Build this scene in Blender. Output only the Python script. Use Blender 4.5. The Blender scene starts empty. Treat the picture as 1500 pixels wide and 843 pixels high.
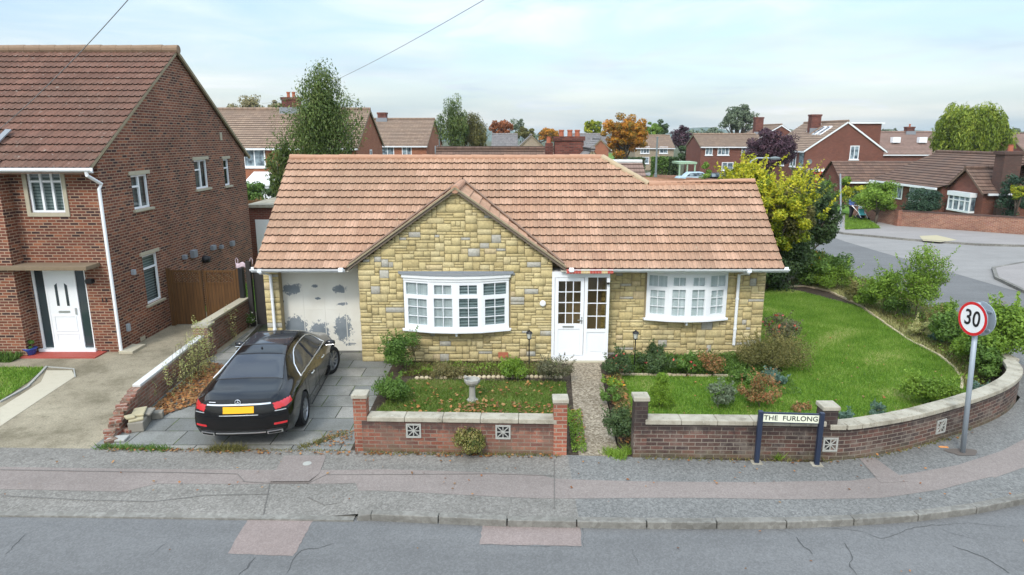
import bpy, bmesh, math, random
import numpy as np
from mathutils import Vector, Matrix
random.seed(7); rng = np.random.default_rng(7)
S = bpy.context.scene; COL = S.collection
R = math.radians
# ---------------------------------------------------------------- camera
F = 975.0; HY = 199.0; CH = 5.6; PIT = math.atan((421.5-HY)/F)
cam = bpy.data.objects.new('camera', bpy.data.cameras.new('camera')); COL.objects.link(cam)
cam.location = (0, 0, CH); cam.rotation_euler = (math.pi/2-PIT, 0, 0)
cam.data.sensor_width = 36; cam.data.lens = 36*F/1500; cam.data.clip_end = 4000; cam.data.clip_start = .1
S.camera = cam
def ray(u, v):
    x = (u-750)/F; y = -(v-421.5)/F
    return Vector((x, math.cos(PIT)+y*math.sin(PIT), -math.sin(PIT)+y*math.cos(PIT)))
def at(u, v, z=0.0):            # survey point: where a sight line meets the level z
    r = ray(u, v); t = (z-CH)/r.z; return Vector((r.x*t, r.y*t, z))
def atY(u, v, y):
    r = ray(u, v); t = y/r.y; return Vector((r.x*t, y, CH+r.z*t))
def atX(u, v, x):
    r = ray(u, v); t = x/r.x; return Vector((x, r.y*t, CH+r.z*t))
# ---------------------------------------------------------------- materials
MATS = {}
class NT:
    def __init__(s, name):
        s.m = bpy.data.materials.new(name); s.m.use_nodes = True; s.t = s.m.node_tree; s.n = s.t.nodes
        s.b = s.n['Principled BSDF']; s.out = s.n['Material Output']; MATS[name] = s.m
    def new(s, ty, **k):
        n = s.n.new(ty)
        for a, b in k.items(): setattr(n, a, b)
        return n
    def link(s, a, b): s.t.links.new(a, b)
    def coord(s, kind='Object', scale=None):
        c = s.new('ShaderNodeTexCoord').outputs[kind]
        if scale is not None:
            mp = s.new('ShaderNodeMapping'); s.link(c, mp.inputs[0])
            mp.inputs['Scale'].default_value = scale if hasattr(scale, '__len__') else (scale,)*3
            return mp.outputs[0]
        return c
    def noise(s, vec, scale, detail=3, rough=.55):
        n = s.new('ShaderNodeTexNoise'); s.link(vec, n.inputs['Vector'])
        n.inputs['Scale'].default_value = scale; n.inputs['Detail'].default_value = detail; n.inputs['Roughness'].default_value = rough
        return n.outputs['Fac']
    def ramp(s, fac, stops, const=False):
        r = s.new('ShaderNodeValToRGB'); s.link(fac, r.inputs[0]); e = r.color_ramp.elements
        if const: r.color_ramp.interpolation = 'CONSTANT'
        while len(e) < len(stops): e.new(.5)
        for i, (p, c) in enumerate(stops):
            e[i].position = p; e[i].color = (*c, 1) if hasattr(c, '__len__') else (c, c, c, 1)
        return r.outputs[0]
    def mix(s, fac, a, b, mode='MIX'):
        m = s.new('ShaderNodeMix', data_type='RGBA', blend_type=mode)
        for sock, v in ((m.inputs[0], fac), (m.inputs[6], a), (m.inputs[7], b)):
            if isinstance(v, (int, float)): sock.default_value = v if sock == m.inputs[0] else (v, v, v, 1)
            elif isinstance(v, tuple): sock.default_value = (*v, 1)
            else: s.link(v, sock)
        return m.outputs[2]
    def math(s, op, a, b=None, c=None):
        m = s.new('ShaderNodeMath', operation=op)
        for i, v in enumerate((a, b, c)):
            if v is None: continue
            if isinstance(v, (int, float)): m.inputs[i].default_value = v
            else: s.link(v, m.inputs[i])
        return m.outputs[0]
    def bump(s, h, strength=.4, dist=.01):
        b = s.new('ShaderNodeBump'); b.inputs['Strength'].default_value = strength; b.inputs['Distance'].default_value = dist
        s.link(h, b.inputs['Height']); s.link(b.outputs[0], s.b.inputs['Normal'])
    def fin(s, col=None, rough=.7, spec=.3, metal=0):
        if col is not None:
            if isinstance(col, tuple): s.b.inputs['Base Color'].default_value = (*col, 1)
            else: s.link(col, s.b.inputs['Base Color'])
        if isinstance(rough, (int, float)): s.b.inputs['Roughness'].default_value = rough
        else: s.link(rough, s.b.inputs['Roughness'])
        s.b.inputs['Specular IOR Level'].default_value = spec; s.b.inputs['Metallic'].default_value = metal
        return s.m
def plain(name, col, rough=.6, metal=0, spec=.4, var=.12, scale=6):
    t = NT(name); c = t.coord('Object')
    n = t.noise(c, scale, 4); n2 = t.noise(c, scale*9, 2)
    k = t.math('MULTIPLY_ADD', n, var*2, 1-var); k2 = t.math('MULTIPLY_ADD', n2, var, 1-var/2)
    kk = t.math('MULTIPLY', k, k2)
    cc = t.mix(1.0, tuple(col), t.ramp(kk, [(0, 0), (1, 1)]), 'MULTIPLY') if var > 0 else tuple(col)
    return t.fin(cc, rough, spec, metal)
def brick(name, cols, mortar, bw=.225, rh=.075, ms=.011, big=.25, bumps=.5, stain=None, smooth=.1, grime=None):
    t = NT(name); uv = t.coord('UV')
    b = t.new('ShaderNodeTexBrick'); t.link(uv, b.inputs['Vector'])
    b.inputs['Scale'].default_value = 1; b.inputs['Brick Width'].default_value = bw; b.inputs['Row Height'].default_value = rh
    b.inputs['Mortar Size'].default_value = ms; b.inputs['Mortar Smooth'].default_value = smooth; b.offset = .5
    b.inputs['Color1'].default_value = (0, 0, 0, 1); b.inputs['Color2'].default_value = (1, 1, 1, 1); b.inputs['Mortar'].default_value = (.5, .5, .5, 1)
    n = len(cols); col = t.ramp(b.outputs['Color'], [((i+.5)/n, c) for i, c in enumerate(cols)])
    o = t.coord('Object'); f = t.noise(o, 45, 3)
    col = t.mix(1.0, col, t.ramp(f, [(.25, .72), (.75, 1.25)]), 'MULTIPLY')
    col = t.mix(b.outputs['Fac'], col, mortar)
    l = t.noise(o, .9, 4); col = t.mix(1.0, col, t.ramp(l, [(.3, 1-big), (.7, 1+big*.4)]), 'MULTIPLY')
    if stain:
        s_ = t.noise(o, stain[1], 6, .7); col = t.mix(t.ramp(s_, [(stain[2], 0), (stain[2]+.13, stain[3])]), col, stain[0])
    if grime:      # soot and algae soaked into the courses below a coping, and splash dirt at the foot
        z_ = t.new('ShaderNodeSeparateXYZ'); t.link(o, z_.inputs[0]); n_ = t.noise(t.coord('Object', (3, 3, 1.2)), 2.2, 6, .75)
        h_ = t.math('ADD', z_.outputs[2], t.math('MULTIPLY', t.math('SUBTRACT', n_, .5), .55))
        col = t.mix(t.ramp(h_, [(grime[0], 0), (grime[0]+.12, grime[2])]), col, grime[1])
        col = t.mix(t.ramp(h_, [(.0, .5), (.16, 0)]), col, (.13, .12, .07))
    t.bump(t.math('MULTIPLY_ADD', b.outputs['Fac'], -1, t.math('MULTIPLY', f, .4)), bumps, .008)
    return t.fin(col, .85, .2)
def tilemat(name, cols, patch, lich=None, dark=.7):
    t = NT(name); uv = t.coord('UV')
    fl = t.new('ShaderNodeVectorMath', operation='FLOOR'); t.link(uv, fl.inputs[0])
    wn = t.new('ShaderNodeTexWhiteNoise', noise_dimensions='2D'); t.link(fl.outputs[0], wn.inputs['Vector'])
    n = len(cols); col = t.ramp(wn.outputs['Value'], [((i+.5)/n, c) for i, c in enumerate(cols)])
    o = t.coord('Object'); b = t.noise(o, .7, 5, .6); f = t.noise(o, 22, 4, .65)
    col = t.mix(t.ramp(b, [(.42, 0), (.62, .55)]), col, patch)
    col = t.mix(1.0, col, t.ramp(f, [(.25, dark), (.8, 1.22)]), 'MULTIPLY')
    sx = t.new('ShaderNodeSeparateXYZ'); t.link(uv, sx.inputs[0])
    fu = t.math('FRACT', sx.outputs[0]); e = t.math('MINIMUM', fu, t.math('SUBTRACT', 1.0, fu))
    col = t.mix(t.ramp(e, [(.012, .55), (.035, 0)]), col, tuple(x*.35 for x in patch))
    fv = t.math('FRACT', sx.outputs[1]); col = t.mix(t.ramp(fv, [(.052, .95), (.075, .0)]), col, tuple(x*.16 for x in patch))  # bare lower tile edge, painted extra dark as the shadow line of each course
    gu = t.math('FRACT', t.math('MULTIPLY', sx.outputs[0], 2.0)); ge_ = t.math('ABSOLUTE', t.math('SUBTRACT', gu, .75)); col = t.mix(t.ramp(ge_, [(.05, .32), (.22, 0)]), col, tuple(x*.45 for x in patch))
    if lich:
        s_ = t.noise(o, 7, 6, .75); col = t.mix(t.ramp(s_, [(lich[1], 0), (lich[1]+.1, .8)]), col, lich[0])
    t.bump(f, .35, .01)
    return t.fin(col, .85, .15)
def asphalt(name, base, light, sp=.5, patch=.25, scale=38):
    t = NT(name); o = t.coord('Object')
    f = t.noise(o, scale, 2, .8); g = t.noise(o, .55, 5, .6); m = t.noise(o, 4.5, 5, .7)
    v = t.new('ShaderNodeTexVoronoi'); t.link(o, v.inputs['Vector']); v.inputs['Scale'].default_value = scale*.8
    vb = t.new('ShaderNodeRGBToBW'); t.link(v.outputs['Color'], vb.inputs[0])
    k = t.math('MULTIPLY_ADD', f, .6, t.math('MULTIPLY', vb.outputs[0], .4))
    col = t.mix(t.ramp(k, [(.38, 0), (.72, sp)]), base, light)
    col = t.mix(1.0, col, t.ramp(g, [(.25, 1-patch), (.75, 1+patch*.45)]), 'MULTIPLY')
    col = t.mix(1.0, col, t.ramp(m, [(.3, 1-patch*.35), (.7, 1.04)]), 'MULTIPLY')
    w = t.noise(t.coord('Object', (.25, 1.6, 1)), .9, 5, .65); col = t.mix(1.0, col, t.ramp(w, [(.3, 1-patch*.7), (.7, 1+patch*.5)]), 'MULTIPLY')
    s_ = t.noise(o, 1.7, 7, .8); col = t.mix(t.ramp(s_, [(.60, 0), (.68, .35)]), col, tuple(x*.55 for x in base))
    t.bump(k, .35, .006)
    return t.fin(col, .9, .25)
def leafmat(name, stops, trans=.25, rough=.55):
    t = NT(name); a = t.new('ShaderNodeAttribute', attribute_name='rnd')
    n = len(stops); col = t.ramp(a.outputs['Fac'], [(i/(n-1), c) for i, c in enumerate(stops)])
    t.fin(col, rough, .25)
    tr = t.new('ShaderNodeBsdfTranslucent'); t.link(col, tr.inputs[0])
    mx = t.new('ShaderNodeMixShader'); mx.inputs[0].default_value = trans
    t.link(t.b.outputs[0], mx.inputs[1]); t.link(tr.outputs[0], mx.inputs[2]); t.link(mx.outputs[0], t.out.inputs[0])
    return t.m
def glassmat(name, tint=(.75, .85, .85), refl=.06, rough=.02):
    t = NT(name); t.n.remove(t.b)
    tr = t.new('ShaderNodeBsdfTransparent'); tr.inputs[0].default_value = (*tint, 1)
    gl = t.new('ShaderNodeBsdfGlossy'); gl.inputs['Roughness'].default_value = rough
    lw = t.new('ShaderNodeFresnel'); lw.inputs[0].default_value = 1.5
    ge = t.new('ShaderNodeNewGeometry'); f = t.math('MULTIPLY', t.math('ADD', lw.outputs[0], refl), t.math('SUBTRACT', 1.0, ge.outputs['Backfacing']))
    mx = t.new('ShaderNodeMixShader'); t.link(f, mx.inputs[0]); t.link(tr.outputs[0], mx.inputs[1]); t.link(gl.outputs[0], mx.inputs[2])
    t.link(mx.outputs[0], t.out.inputs[0]); return t.m
# ---------------------------------------------------------------- objects
MW = {}
def thing(name, label, cat, loc=(0, 0, 0), rz=0, group=None, kind=None):
    o = bpy.data.objects.new(name, None); COL.objects.link(o); o.empty_display_size = .2
    o.location = loc; o.rotation_euler = (0, 0, rz)
    MW[o.name] = Matrix.Translation(Vector(loc)) @ Matrix.Rotation(rz, 4, 'Z')
    o['label'] = label; o['category'] = cat
    if group: o['group'] = group
    return o
def tag(o, label, cat, group=None, kind=None):
    o['label'] = label; o['category'] = cat
    if group: o['group'] = group
    if kind: o['kind'] = kind
    return o
class Fr:
    def __init__(s, O=(0, 0, 0), ux=(1, 0, 0), uz=(0, 0, 1), n=(0, -1, 0)):
        s.O = Vector(O); s.x = Vector(ux).normalized(); s.z = Vector(uz).normalized(); s.n = Vector(n).normalized()
    def p(s, x, z, d=0): return s.O + s.x*x + s.z*z + s.n*d
class MB:
    def __init__(s): s.v = []; s.f = []; s.uv = {}
    def add(s, vs, fs, uvs=None):
        o = len(s.v); s.v += [tuple(v) for v in vs]
        for i, f in enumerate(fs):
            if uvs: s.uv[len(s.f)] = uvs[i]
            s.f.append([o+k for k in f])
        return s
    def fbox(s, fr, x0, x1, z0, z1, d0, d1):
        P = [fr.p(x, z, d) for d in (d0, d1) for z in (z0, z1) for x in (x0, x1)]
        return s.add(P, [(0, 1, 3, 2), (4, 6, 7, 5), (0, 4, 5, 1), (2, 3, 7, 6), (0, 2, 6, 4), (1, 5, 7, 3)])
    def box(s, x0, x1, y0, y1, z0, z1):
        return s.add([(x, y, z) for z in (z0, z1) for y in (y0, y1) for x in (x0, x1)],
                     [(0, 2, 3, 1), (4, 5, 7, 6), (0, 1, 5, 4), (2, 6, 7, 3), (0, 4, 6, 2), (1, 3, 7, 5)])
    def prism(s, pts, z0, z1, base=None):     # polygon in plan
        n = len(pts); f0 = (lambda p: z0) if not callable(z0) else z0; f1 = (lambda p: z1) if not callable(z1) else z1
        s.add([(p[0], p[1], f0(p)) for p in pts]+[(p[0], p[1], f1(p)) for p in pts],
              [tuple(range(n))[::-1], tuple(range(n, 2*n))]+[(i, (i+1) % n, n+(i+1) % n, n+i) for i in range(n)]); return s
    def fprism(s, fr, pts, d0, d1):
        n = len(pts)
        s.add([fr.p(x, z, d0) for x, z in pts]+[fr.p(x, z, d1) for x, z in pts],
              [tuple(range(n)), tuple(range(n, 2*n))[::-1]]+[(i, (i+1) % n, n+(i+1) % n, n+i) for i in range(n)]); return s
    def sheet(s, pts, z):
        s.add([(p[0], p[1], z) for p in pts], [tuple(range(len(pts)))]); return s
    def tube(s, pts, r, k=8, cap=True):
        pts = [Vector(p) for p in pts]; n = len(pts)
        rs = [r]*n if not hasattr(r, '__len__') else r
        prev = None; V = []
        for i, p in enumerate(pts):
            t = (pts[min(i+1, n-1)]-pts[max(i-1, 0)]).normalized()
            if prev is None: a = t.orthogonal().normalized()
            else: a = (prev-t*prev.dot(t)); a = a.normalized() if a.length > 1e-6 else t.orthogonal().normalized()
            prev = a; b = t.cross(a)
            V += [p+(a*math.cos(2*math.pi*j/k)+b*math.sin(2*math.pi*j/k))*rs[i] for j in range(k)]
        fs = [(i*k+j, i*k+(j+1) % k, (i+1)*k+(j+1) % k, (i+1)*k+j) for i in range(n-1) for j in range(k)]
        if cap: fs += [tuple(range(k))[::-1], tuple(range((n-1)*k, n*k))]
        return s.add(V, fs)
    def bar(s, a, b, w, h, up=(0, 0, 1)):
        a = Vector(a); b = Vector(b); t = (b-a).normalized(); u = Vector(up); sd = t.cross(u)
        sd = sd.normalized() if sd.length > 1e-5 else Vector((1, 0, 0)); u = sd.cross(t).normalized()
        P = [c+sd*x*w/2+u*y*h/2 for c in (a, b) for y in (-1, 1) for x in (-1, 1)]
        return s.add(P, [(0, 1, 3, 2), (4, 6, 7, 5), (0, 4, 5, 1), (2, 3, 7, 6), (0, 2, 6, 4), (1, 5, 7, 3)])
    def lathe(s, prof, c=(0, 0, 0), k=20, axis='z', rot=None):
        V = []; c = Vector(c)
        for r, h in prof:
            for j in range(k):
                a = 2*math.pi*j/k
                p = Vector((r*math.cos(a), r*math.sin(a), h))
                if axis == 'x': p = Vector((p.z, p.x, p.y))
                if axis == 'y': p = Vector((p.x, p.z, p.y))
                if rot: p = rot @ p
                V.append(c+p)
        n = len(prof)
        fs = [(i*k+j, i*k+(j+1) % k, (i+1)*k+(j+1) % k, (i+1)*k+j) for i in range(n-1) for j in range(k)]
        fs += [tuple(range(k))[::-1], tuple(range((n-1)*k, n*k))]
        return s.add(V, fs)
    def path_box(s, pts, w, z0, z1, closed=False):   # band of width w along a plan polyline
        pts = [Vector((p[0], p[1])) for p in pts]; n = len(pts); L = []; Rr = []
        for i in range(n):
            t = (pts[min(i+1, n-1)]-pts[max(i-1, 0)]).normalized(); nn = Vector((-t.y, t.x))
            L.append(pts[i]+nn*w/2); Rr.append(pts[i]-nn*w/2)
        V = []; U = []
        for i in range(n): V += [(L[i].x, L[i].y, z0), (L[i].x, L[i].y, z1), (Rr[i].x, Rr[i].y, z1), (Rr[i].x, Rr[i].y, z0)]
        ln = 0; fs = []; uv = []
        for i in range(n-1):
            d = (pts[i+1]-pts[i]).length; a = i*4; b = a+4
            for k in range(4):
                j = (k+1) % 4; fs.append((a+k, b+k, b+j, a+j))
                if k in (0, 2): uv.append([(ln, (z0, z1)[k == 2]), (ln+d, (z0, z1)[k == 2]), (ln+d, (z1, z0)[k == 2]), (ln, (z1, z0)[k == 2])])
                else: uv.append([(ln, 0), (ln+d, 0), (ln+d, w), (ln, w)])
            ln += d
        fs += [(0, 1, 2, 3), ((n-1)*4+3, (n-1)*4+2, (n-1)*4+1, (n-1)*4)]; uv += [[(0, z0), (0, z1), (w, z1), (w, z0)]]*2
        return s.add(V, fs, uv)
    def build(s, name, mat, parent=None, world=True, smooth=False, bevel=0, recalc=True, rnd=False):
        me = bpy.data.meshes.new(name)
        V = [Vector(v) for v in s.v]
        root = parent
        while root is not None and root.name not in MW: root = root.parent
        if root is not None and world:
            inv = MW[root.name].inverted(); V = [inv @ v for v in V]
        me.from_pydata(V, [], s.f); me.update()
        if recalc:
            bm = bmesh.new(); bm.from_mesh(me); bmesh.ops.recalc_face_normals(bm, faces=bm.faces); 
            uvl = bm.loops.layers.uv.new('UVMap'); bm.faces.ensure_lookup_table()
        else:
            bm = bmesh.new(); bm.from_mesh(me); uvl = bm.loops.layers.uv.new('UVMap'); bm.faces.ensure_lookup_table()
        for i, f in enumerate(bm.faces):
            if i in s.uv:
                orig = s.f[i]; mp = {vi: uv for vi, uv in zip(orig, s.uv[i])}
                for l in f.loops: l[uvl].uv = mp[l.vert.index]
            else:
                nn = f.normal; ax, ay, az = abs(nn.x), abs(nn.y), abs(nn.z)
                for l in f.loops:
                    c = l.vert.co
                    l[uvl].uv = (c.x, c.y) if az > .8 and az >= max(ax, ay) else ((c.y, c.z) if ax > ay else (c.x, c.z))
            f.smooth = smooth
        bm.to_mesh(me); bm.free()
        if rnd:
            a = me.attributes.new('rnd', 'FLOAT', 'FACE'); a.data.foreach_set('value', rng.random(len(me.polygons)).astype(np.float32))
        me.materials.append(mat)
        o = bpy.data.objects.new(name, me); COL.objects.link(o)
        if parent is not None: o.parent = parent
        if bevel:
            b = o.modifiers.new('bevel', 'BEVEL'); b.width = bevel; b.segments = 2; b.limit_method = 'ANGLE'; b.angle_limit = R(40)
        return o
def build_each(mb, name, mat, parent, **k):
    n = len(mb.v); par_ = list(range(n))
    def fd(a):
        while par_[a] != a: par_[a] = par_[par_[a]]; a = par_[a]
        return a
    for f in mb.f:
        for q in f[1:]: par_[fd(q)] = fd(f[0])
    gr = {}
    for i, f in enumerate(mb.f): gr.setdefault(fd(f[0]), []).append(i)
    out = []
    for fi in gr.values():
        m2 = MB(); mp = {}
        for i in fi:
            for v in mb.f[i]:
                if v not in mp: mp[v] = len(m2.v); m2.v.append(mb.v[v])
            if i in mb.uv: m2.uv[len(m2.f)] = mb.uv[i]
            m2.f.append([mp[v] for v in mb.f[i]])
        out.append(m2.build(name, mat, parent, **k))
    return out
def struct(mb, name, mat, **k):
    o = mb.build(name, mat, **k); o['kind'] = 'structure'; return o
def npmesh(name, V, Fq, mat, parent=None, rnd=None, world=True, smooth=False):
    V = np.asarray(V, dtype=np.float32)
    if parent is not None and world:
        root = parent
        while root.name not in MW: root = root.parent
        inv = np.array(MW[root.name].inverted(), dtype=np.float32); V = V@inv[:3, :3].T+inv[:3, 3]
    n, k = Fq.shape; me = bpy.data.meshes.new(name)
    me.vertices.add(len(V)); me.vertices.foreach_set('co', V.ravel())
    me.loops.add(n*k); me.loops.foreach_set('vertex_index', Fq.astype(np.int32).ravel())
    me.polygons.add(n); me.polygons.foreach_set('loop_start', np.arange(0, n*k, k, dtype=np.int32))
    me.update(calc_edges=True)
    if rnd is not None:
        a = me.attributes.new('rnd', 'FLOAT', 'FACE'); a.data.foreach_set('value', rnd.astype(np.float32))
    if smooth: me.polygons.foreach_set('use_smooth', np.ones(n, dtype=bool))
    me.materials.append(mat); o = bpy.data.objects.new(name, me); COL.objects.link(o)
    if parent is not None: o.parent = parent
    return o
# leaves: folded quads at points
def leaf_quads(P, size, up=.3, aspect=.6, N=None, hang=False):
    n = len(P); d = rng.normal(size=(n, 3)); d[:, 2] += up
    if N is not None: d = d*.6+N*1.0
    d /= np.linalg.norm(d, axis=1)[:, None]
    a = rng.normal(size=(n, 3))*(.35 if hang else 1)
    if hang: a[:, 2] -= 1.0
    a -= d*(a*d).sum(1)[:, None]; a /= np.linalg.norm(a, axis=1)[:, None]
    b = np.cross(d, a); s = size*(.6+.8*rng.random((n, 1)))
    V = np.stack([P-a*s, P+b*s*aspect+d*s*.15, P+a*s, P-b*s*aspect+d*s*.15], 1).reshape(-1, 3)
    return V, np.arange(4*n).reshape(n, 4)
def clump_pts(c, r, n, squash=(1, 1, 1)):
    d = rng.normal(size=(n, 3)); d /= np.linalg.norm(d, axis=1)[:, None]
    rad = (.45+.55*rng.random((n, 1))**.6)
    return np.asarray(c)+d*rad*r*np.asarray(squash), d
def crown(center, rad, n, nclump, leaf, cl=.33, shape='round', droop=0, up=.3, shoots=False):
    cx = np.asarray(center, float); rad = np.asarray(rad, float)
    C = []
    while len(C) < nclump:
        d = rng.normal(size=3); d /= np.linalg.norm(d); q = d*(.35+.65*rng.random()**.5)
        if shape == 'cone': q[2] = rng.random()*2-1; k = (1-(q[2]+1)/2)*.95+.08; a = rng.random()*6.28; rr = (.5+.5*rng.random()); q[0] = math.cos(a)*k*rr; q[1] = math.sin(a)*k*rr
        if shape == 'column': q[2] = rng.random()*2-1; k = (1-max(0, q[2])**2*.75)*(.75+.25*math.cos(q[2]*2.2)); a = rng.random()*6.28; rr = rng.random()**.5; q[0] = math.cos(a)*k*rr*.85; q[1] = math.sin(a)*k*rr*.85
        if shape == 'dome' and q[2] < -.3: q[2] *= .4
        C.append(q)
    C = np.array(C); ph = rng.random(6)*6.28
    if shape not in ('cone',): C *= (1+.20*np.sin(C[:, 0]*4+ph[0])*np.sin(C[:, 2]*4+ph[1])+.12*np.sin(C[:, 1]*5+ph[2]))[:, None]
    PP = []; NN = []; RR = []; per = n//nclump; mr = rad.mean() if shape not in ('column', 'cone') else rad[:2].mean()
    for q in C:
        c = cx+q*rad*(1-cl*.6); r = mr*cl*(.65+.7*rng.random())
        sq = (1, 1, .75) if not droop else (.8, .8, 1.5)
        p, d = clump_pts(c, r, int(per*(.6+.8*rng.random())), sq)
        PP.append(p); NN.append(d); b = rng.random()*.45
        RR.append(np.clip(b+.55*rng.random(len(p)), 0, 1))
    P = np.concatenate(PP); N = np.concatenate(NN); rr = np.concatenate(RR)
    if shoots:
        cc = cx+C*rad*(1-cl*.6); up_ = cc[(C[:, 2] > -.2)]; k = max(3, len(up_)); src = up_[rng.integers(0, len(up_), k)]; L_ = mr*(.35+.5*rng.random(k))
        dd_ = np.column_stack([rng.normal(size=(k, 2))*.35+(src[:, :2]-cx[:2])/max(mr, 1e-3)*.35, np.ones(k)]); m = max(6, int(n*.10/k)); tt_ = np.linspace(.2, 1, m)
        Q = (src[:, None, :]+dd_[:, None, :]*(L_[:, None]*tt_[None, :])[..., None]).reshape(-1, 3)+rng.normal(size=(k*m, 3))*leaf*.7
        P = np.concatenate([P, Q]); N = np.concatenate([N, rng.normal(size=Q.shape)]); rr = np.concatenate([rr, .5+.5*rng.random(len(Q))])
    V, Fq = leaf_quads(P, leaf, up, N=N, hang=bool(droop), aspect=.3 if droop else .6)
    return V, Fq, rr, cx+C*rad*(1-cl*.6)
def tree(name, label, cat, base, center, rad, n, mat, bark, nclump=40, leaf=.08, cl=.33, shape='round', trunk=.15, group=None, droop=0, limbs=9, parts=('trunk', 'crown'), extra=None, shoots=False, core=None):
    base = Vector(base); t = thing(name, label, cat, base, 0, group)
    if base.y < 30: n = int(n*1.5); leaf *= .82
    V, Fq, rr, C = crown(center, rad, n, nclump, leaf, cl, shape, droop, shoots=shoots)
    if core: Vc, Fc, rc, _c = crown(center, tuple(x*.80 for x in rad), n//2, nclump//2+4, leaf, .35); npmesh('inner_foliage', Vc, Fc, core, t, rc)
    npmesh(parts[1], V, Fq, mat, t, rr)
    if extra:
        m2, frac, sz = extra; k = rng.random(len(Fq)) < frac
        idx = np.where(k)[0]; P = V[Fq[idx][:, 0]]+rng.normal(size=(len(idx), 3))*.03; V2, F2 = leaf_quads(P, sz, .6)
        npmesh('flowers', V2, F2, m2, t, rng.random(len(F2)))['kind'] = 'stuff'
    if trunk:
        mb = MB(); top = Vector(center)-Vector((0, 0, rad[2]*.1)); mid = base.lerp(top, .45)+Vector((random.uniform(-.1, .1), random.uniform(-.1, .1), 0))
        base2 = base.copy(); base2.z -= .03
        mb.tube([base2, base.lerp(mid, .5), mid, top], [trunk*1.15, trunk*.95, trunk*.75, trunk*.3], 8)
        for i in range(limbs):
            c = Vector(C[int(rng.integers(len(C)))]); s0 = base.lerp(top, random.uniform(.3, .8)); m_ = s0.lerp(c, .5)+Vector((0, 0, -.1*abs((c-s0).length)*.3))
            mb.tube([s0, m_, c], [trunk*.45, trunk*.3, trunk*.1], 5)
        mb.build(parts[0], bark, t, smooth=True)
    return t
def shrub(name, label, base, rad, h, n, mat, leaf=.04, nclump=14, cat='shrub', group=None, cl=.42, shape='dome', extra=None, droop=0):
    base = Vector(base)
    return tree(name, label, cat, base, base+Vector((0, 0, h*.52)), (rad[0], rad[1], h*.52), n, mat, M['stem'], nclump, leaf, cl, shape, .018, group, droop, 7, ('stem', 'foliage'), extra, shoots=(shape != 'cone'))
def inpoly(P, poly):
    x, y = P[:, 0], P[:, 1]; c = np.zeros(len(P), bool); n = len(poly)
    for i in range(n):
        x0, y0 = poly[i][:2]; x1, y1 = poly[i-1][:2]
        c ^= ((y0 > y) != (y1 > y)) & (x < (x1-x0)*(y-y0)/(y1-y0+1e-12)+x0)
    return c
def scatter(poly, n):
    a = np.array([p[:2] for p in poly]); lo = a.min(0); hi = a.max(0)
    P = lo+rng.random((n*2, 2))*(hi-lo); return P[inpoly(P, poly)][:n]
def blades(name, P, z, h, w, mat, label, cat='grass', lean=.5, parent=None):
    n = len(P); a = rng.random(n)*6.28; hh = h*(.5+rng.random(n)); b = np.column_stack([np.cos(a), np.sin(a), np.zeros(n)])*w
    base = np.column_stack([P, np.full(n, z)]); tip = base+np.column_stack([rng.normal(size=(n, 2))*lean*hh[:, None], hh])
    V = np.stack([base-b, base+b, tip], 1).reshape(-1, 3)
    cl = .5+.5*np.sin(P[:, 0]*3.1+np.sin(P[:, 1]*2.3)*2)*np.sin(P[:, 1]*2.7+P[:, 0])
    big = np.sin(P[:, 0]*1.3+1.7*np.sin(P[:, 1]*.9))*np.sin(P[:, 1]*1.7+np.sin(P[:, 0]*1.1)*1.5)
    r = np.clip(.60*rng.random(n)+.22*cl+.10+.45*np.clip(big-.45, 0, 1), 0, 1)
    o = npmesh(name, V, np.arange(3*n).reshape(n, 3), mat, parent, r)
    if label: tag(o, label, cat, kind='stuff')
    return o
def flat_leaves(name, P, z, size, mat, label):
    n = len(P); a = rng.random(n)*6.28; s = size*(.6+.8*rng.random(n))[:, None]
    u = np.column_stack([np.cos(a), np.sin(a), rng.normal(size=n)*.25])*s; v = np.column_stack([-np.sin(a), np.cos(a), rng.normal(size=n)*.25])*s*.7
    c = np.column_stack([P, z+.008+.02*rng.random(n)]) if np.isscalar(z) else np.column_stack([P, z])
    V = np.stack([c-u, c+v, c+u, c-v], 1).reshape(-1, 3)
    o = npmesh(name, V, np.arange(4*n).reshape(n, 4), mat, None, rng.random(n)); tag(o, label, 'leaves', kind='stuff'); return o
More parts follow.
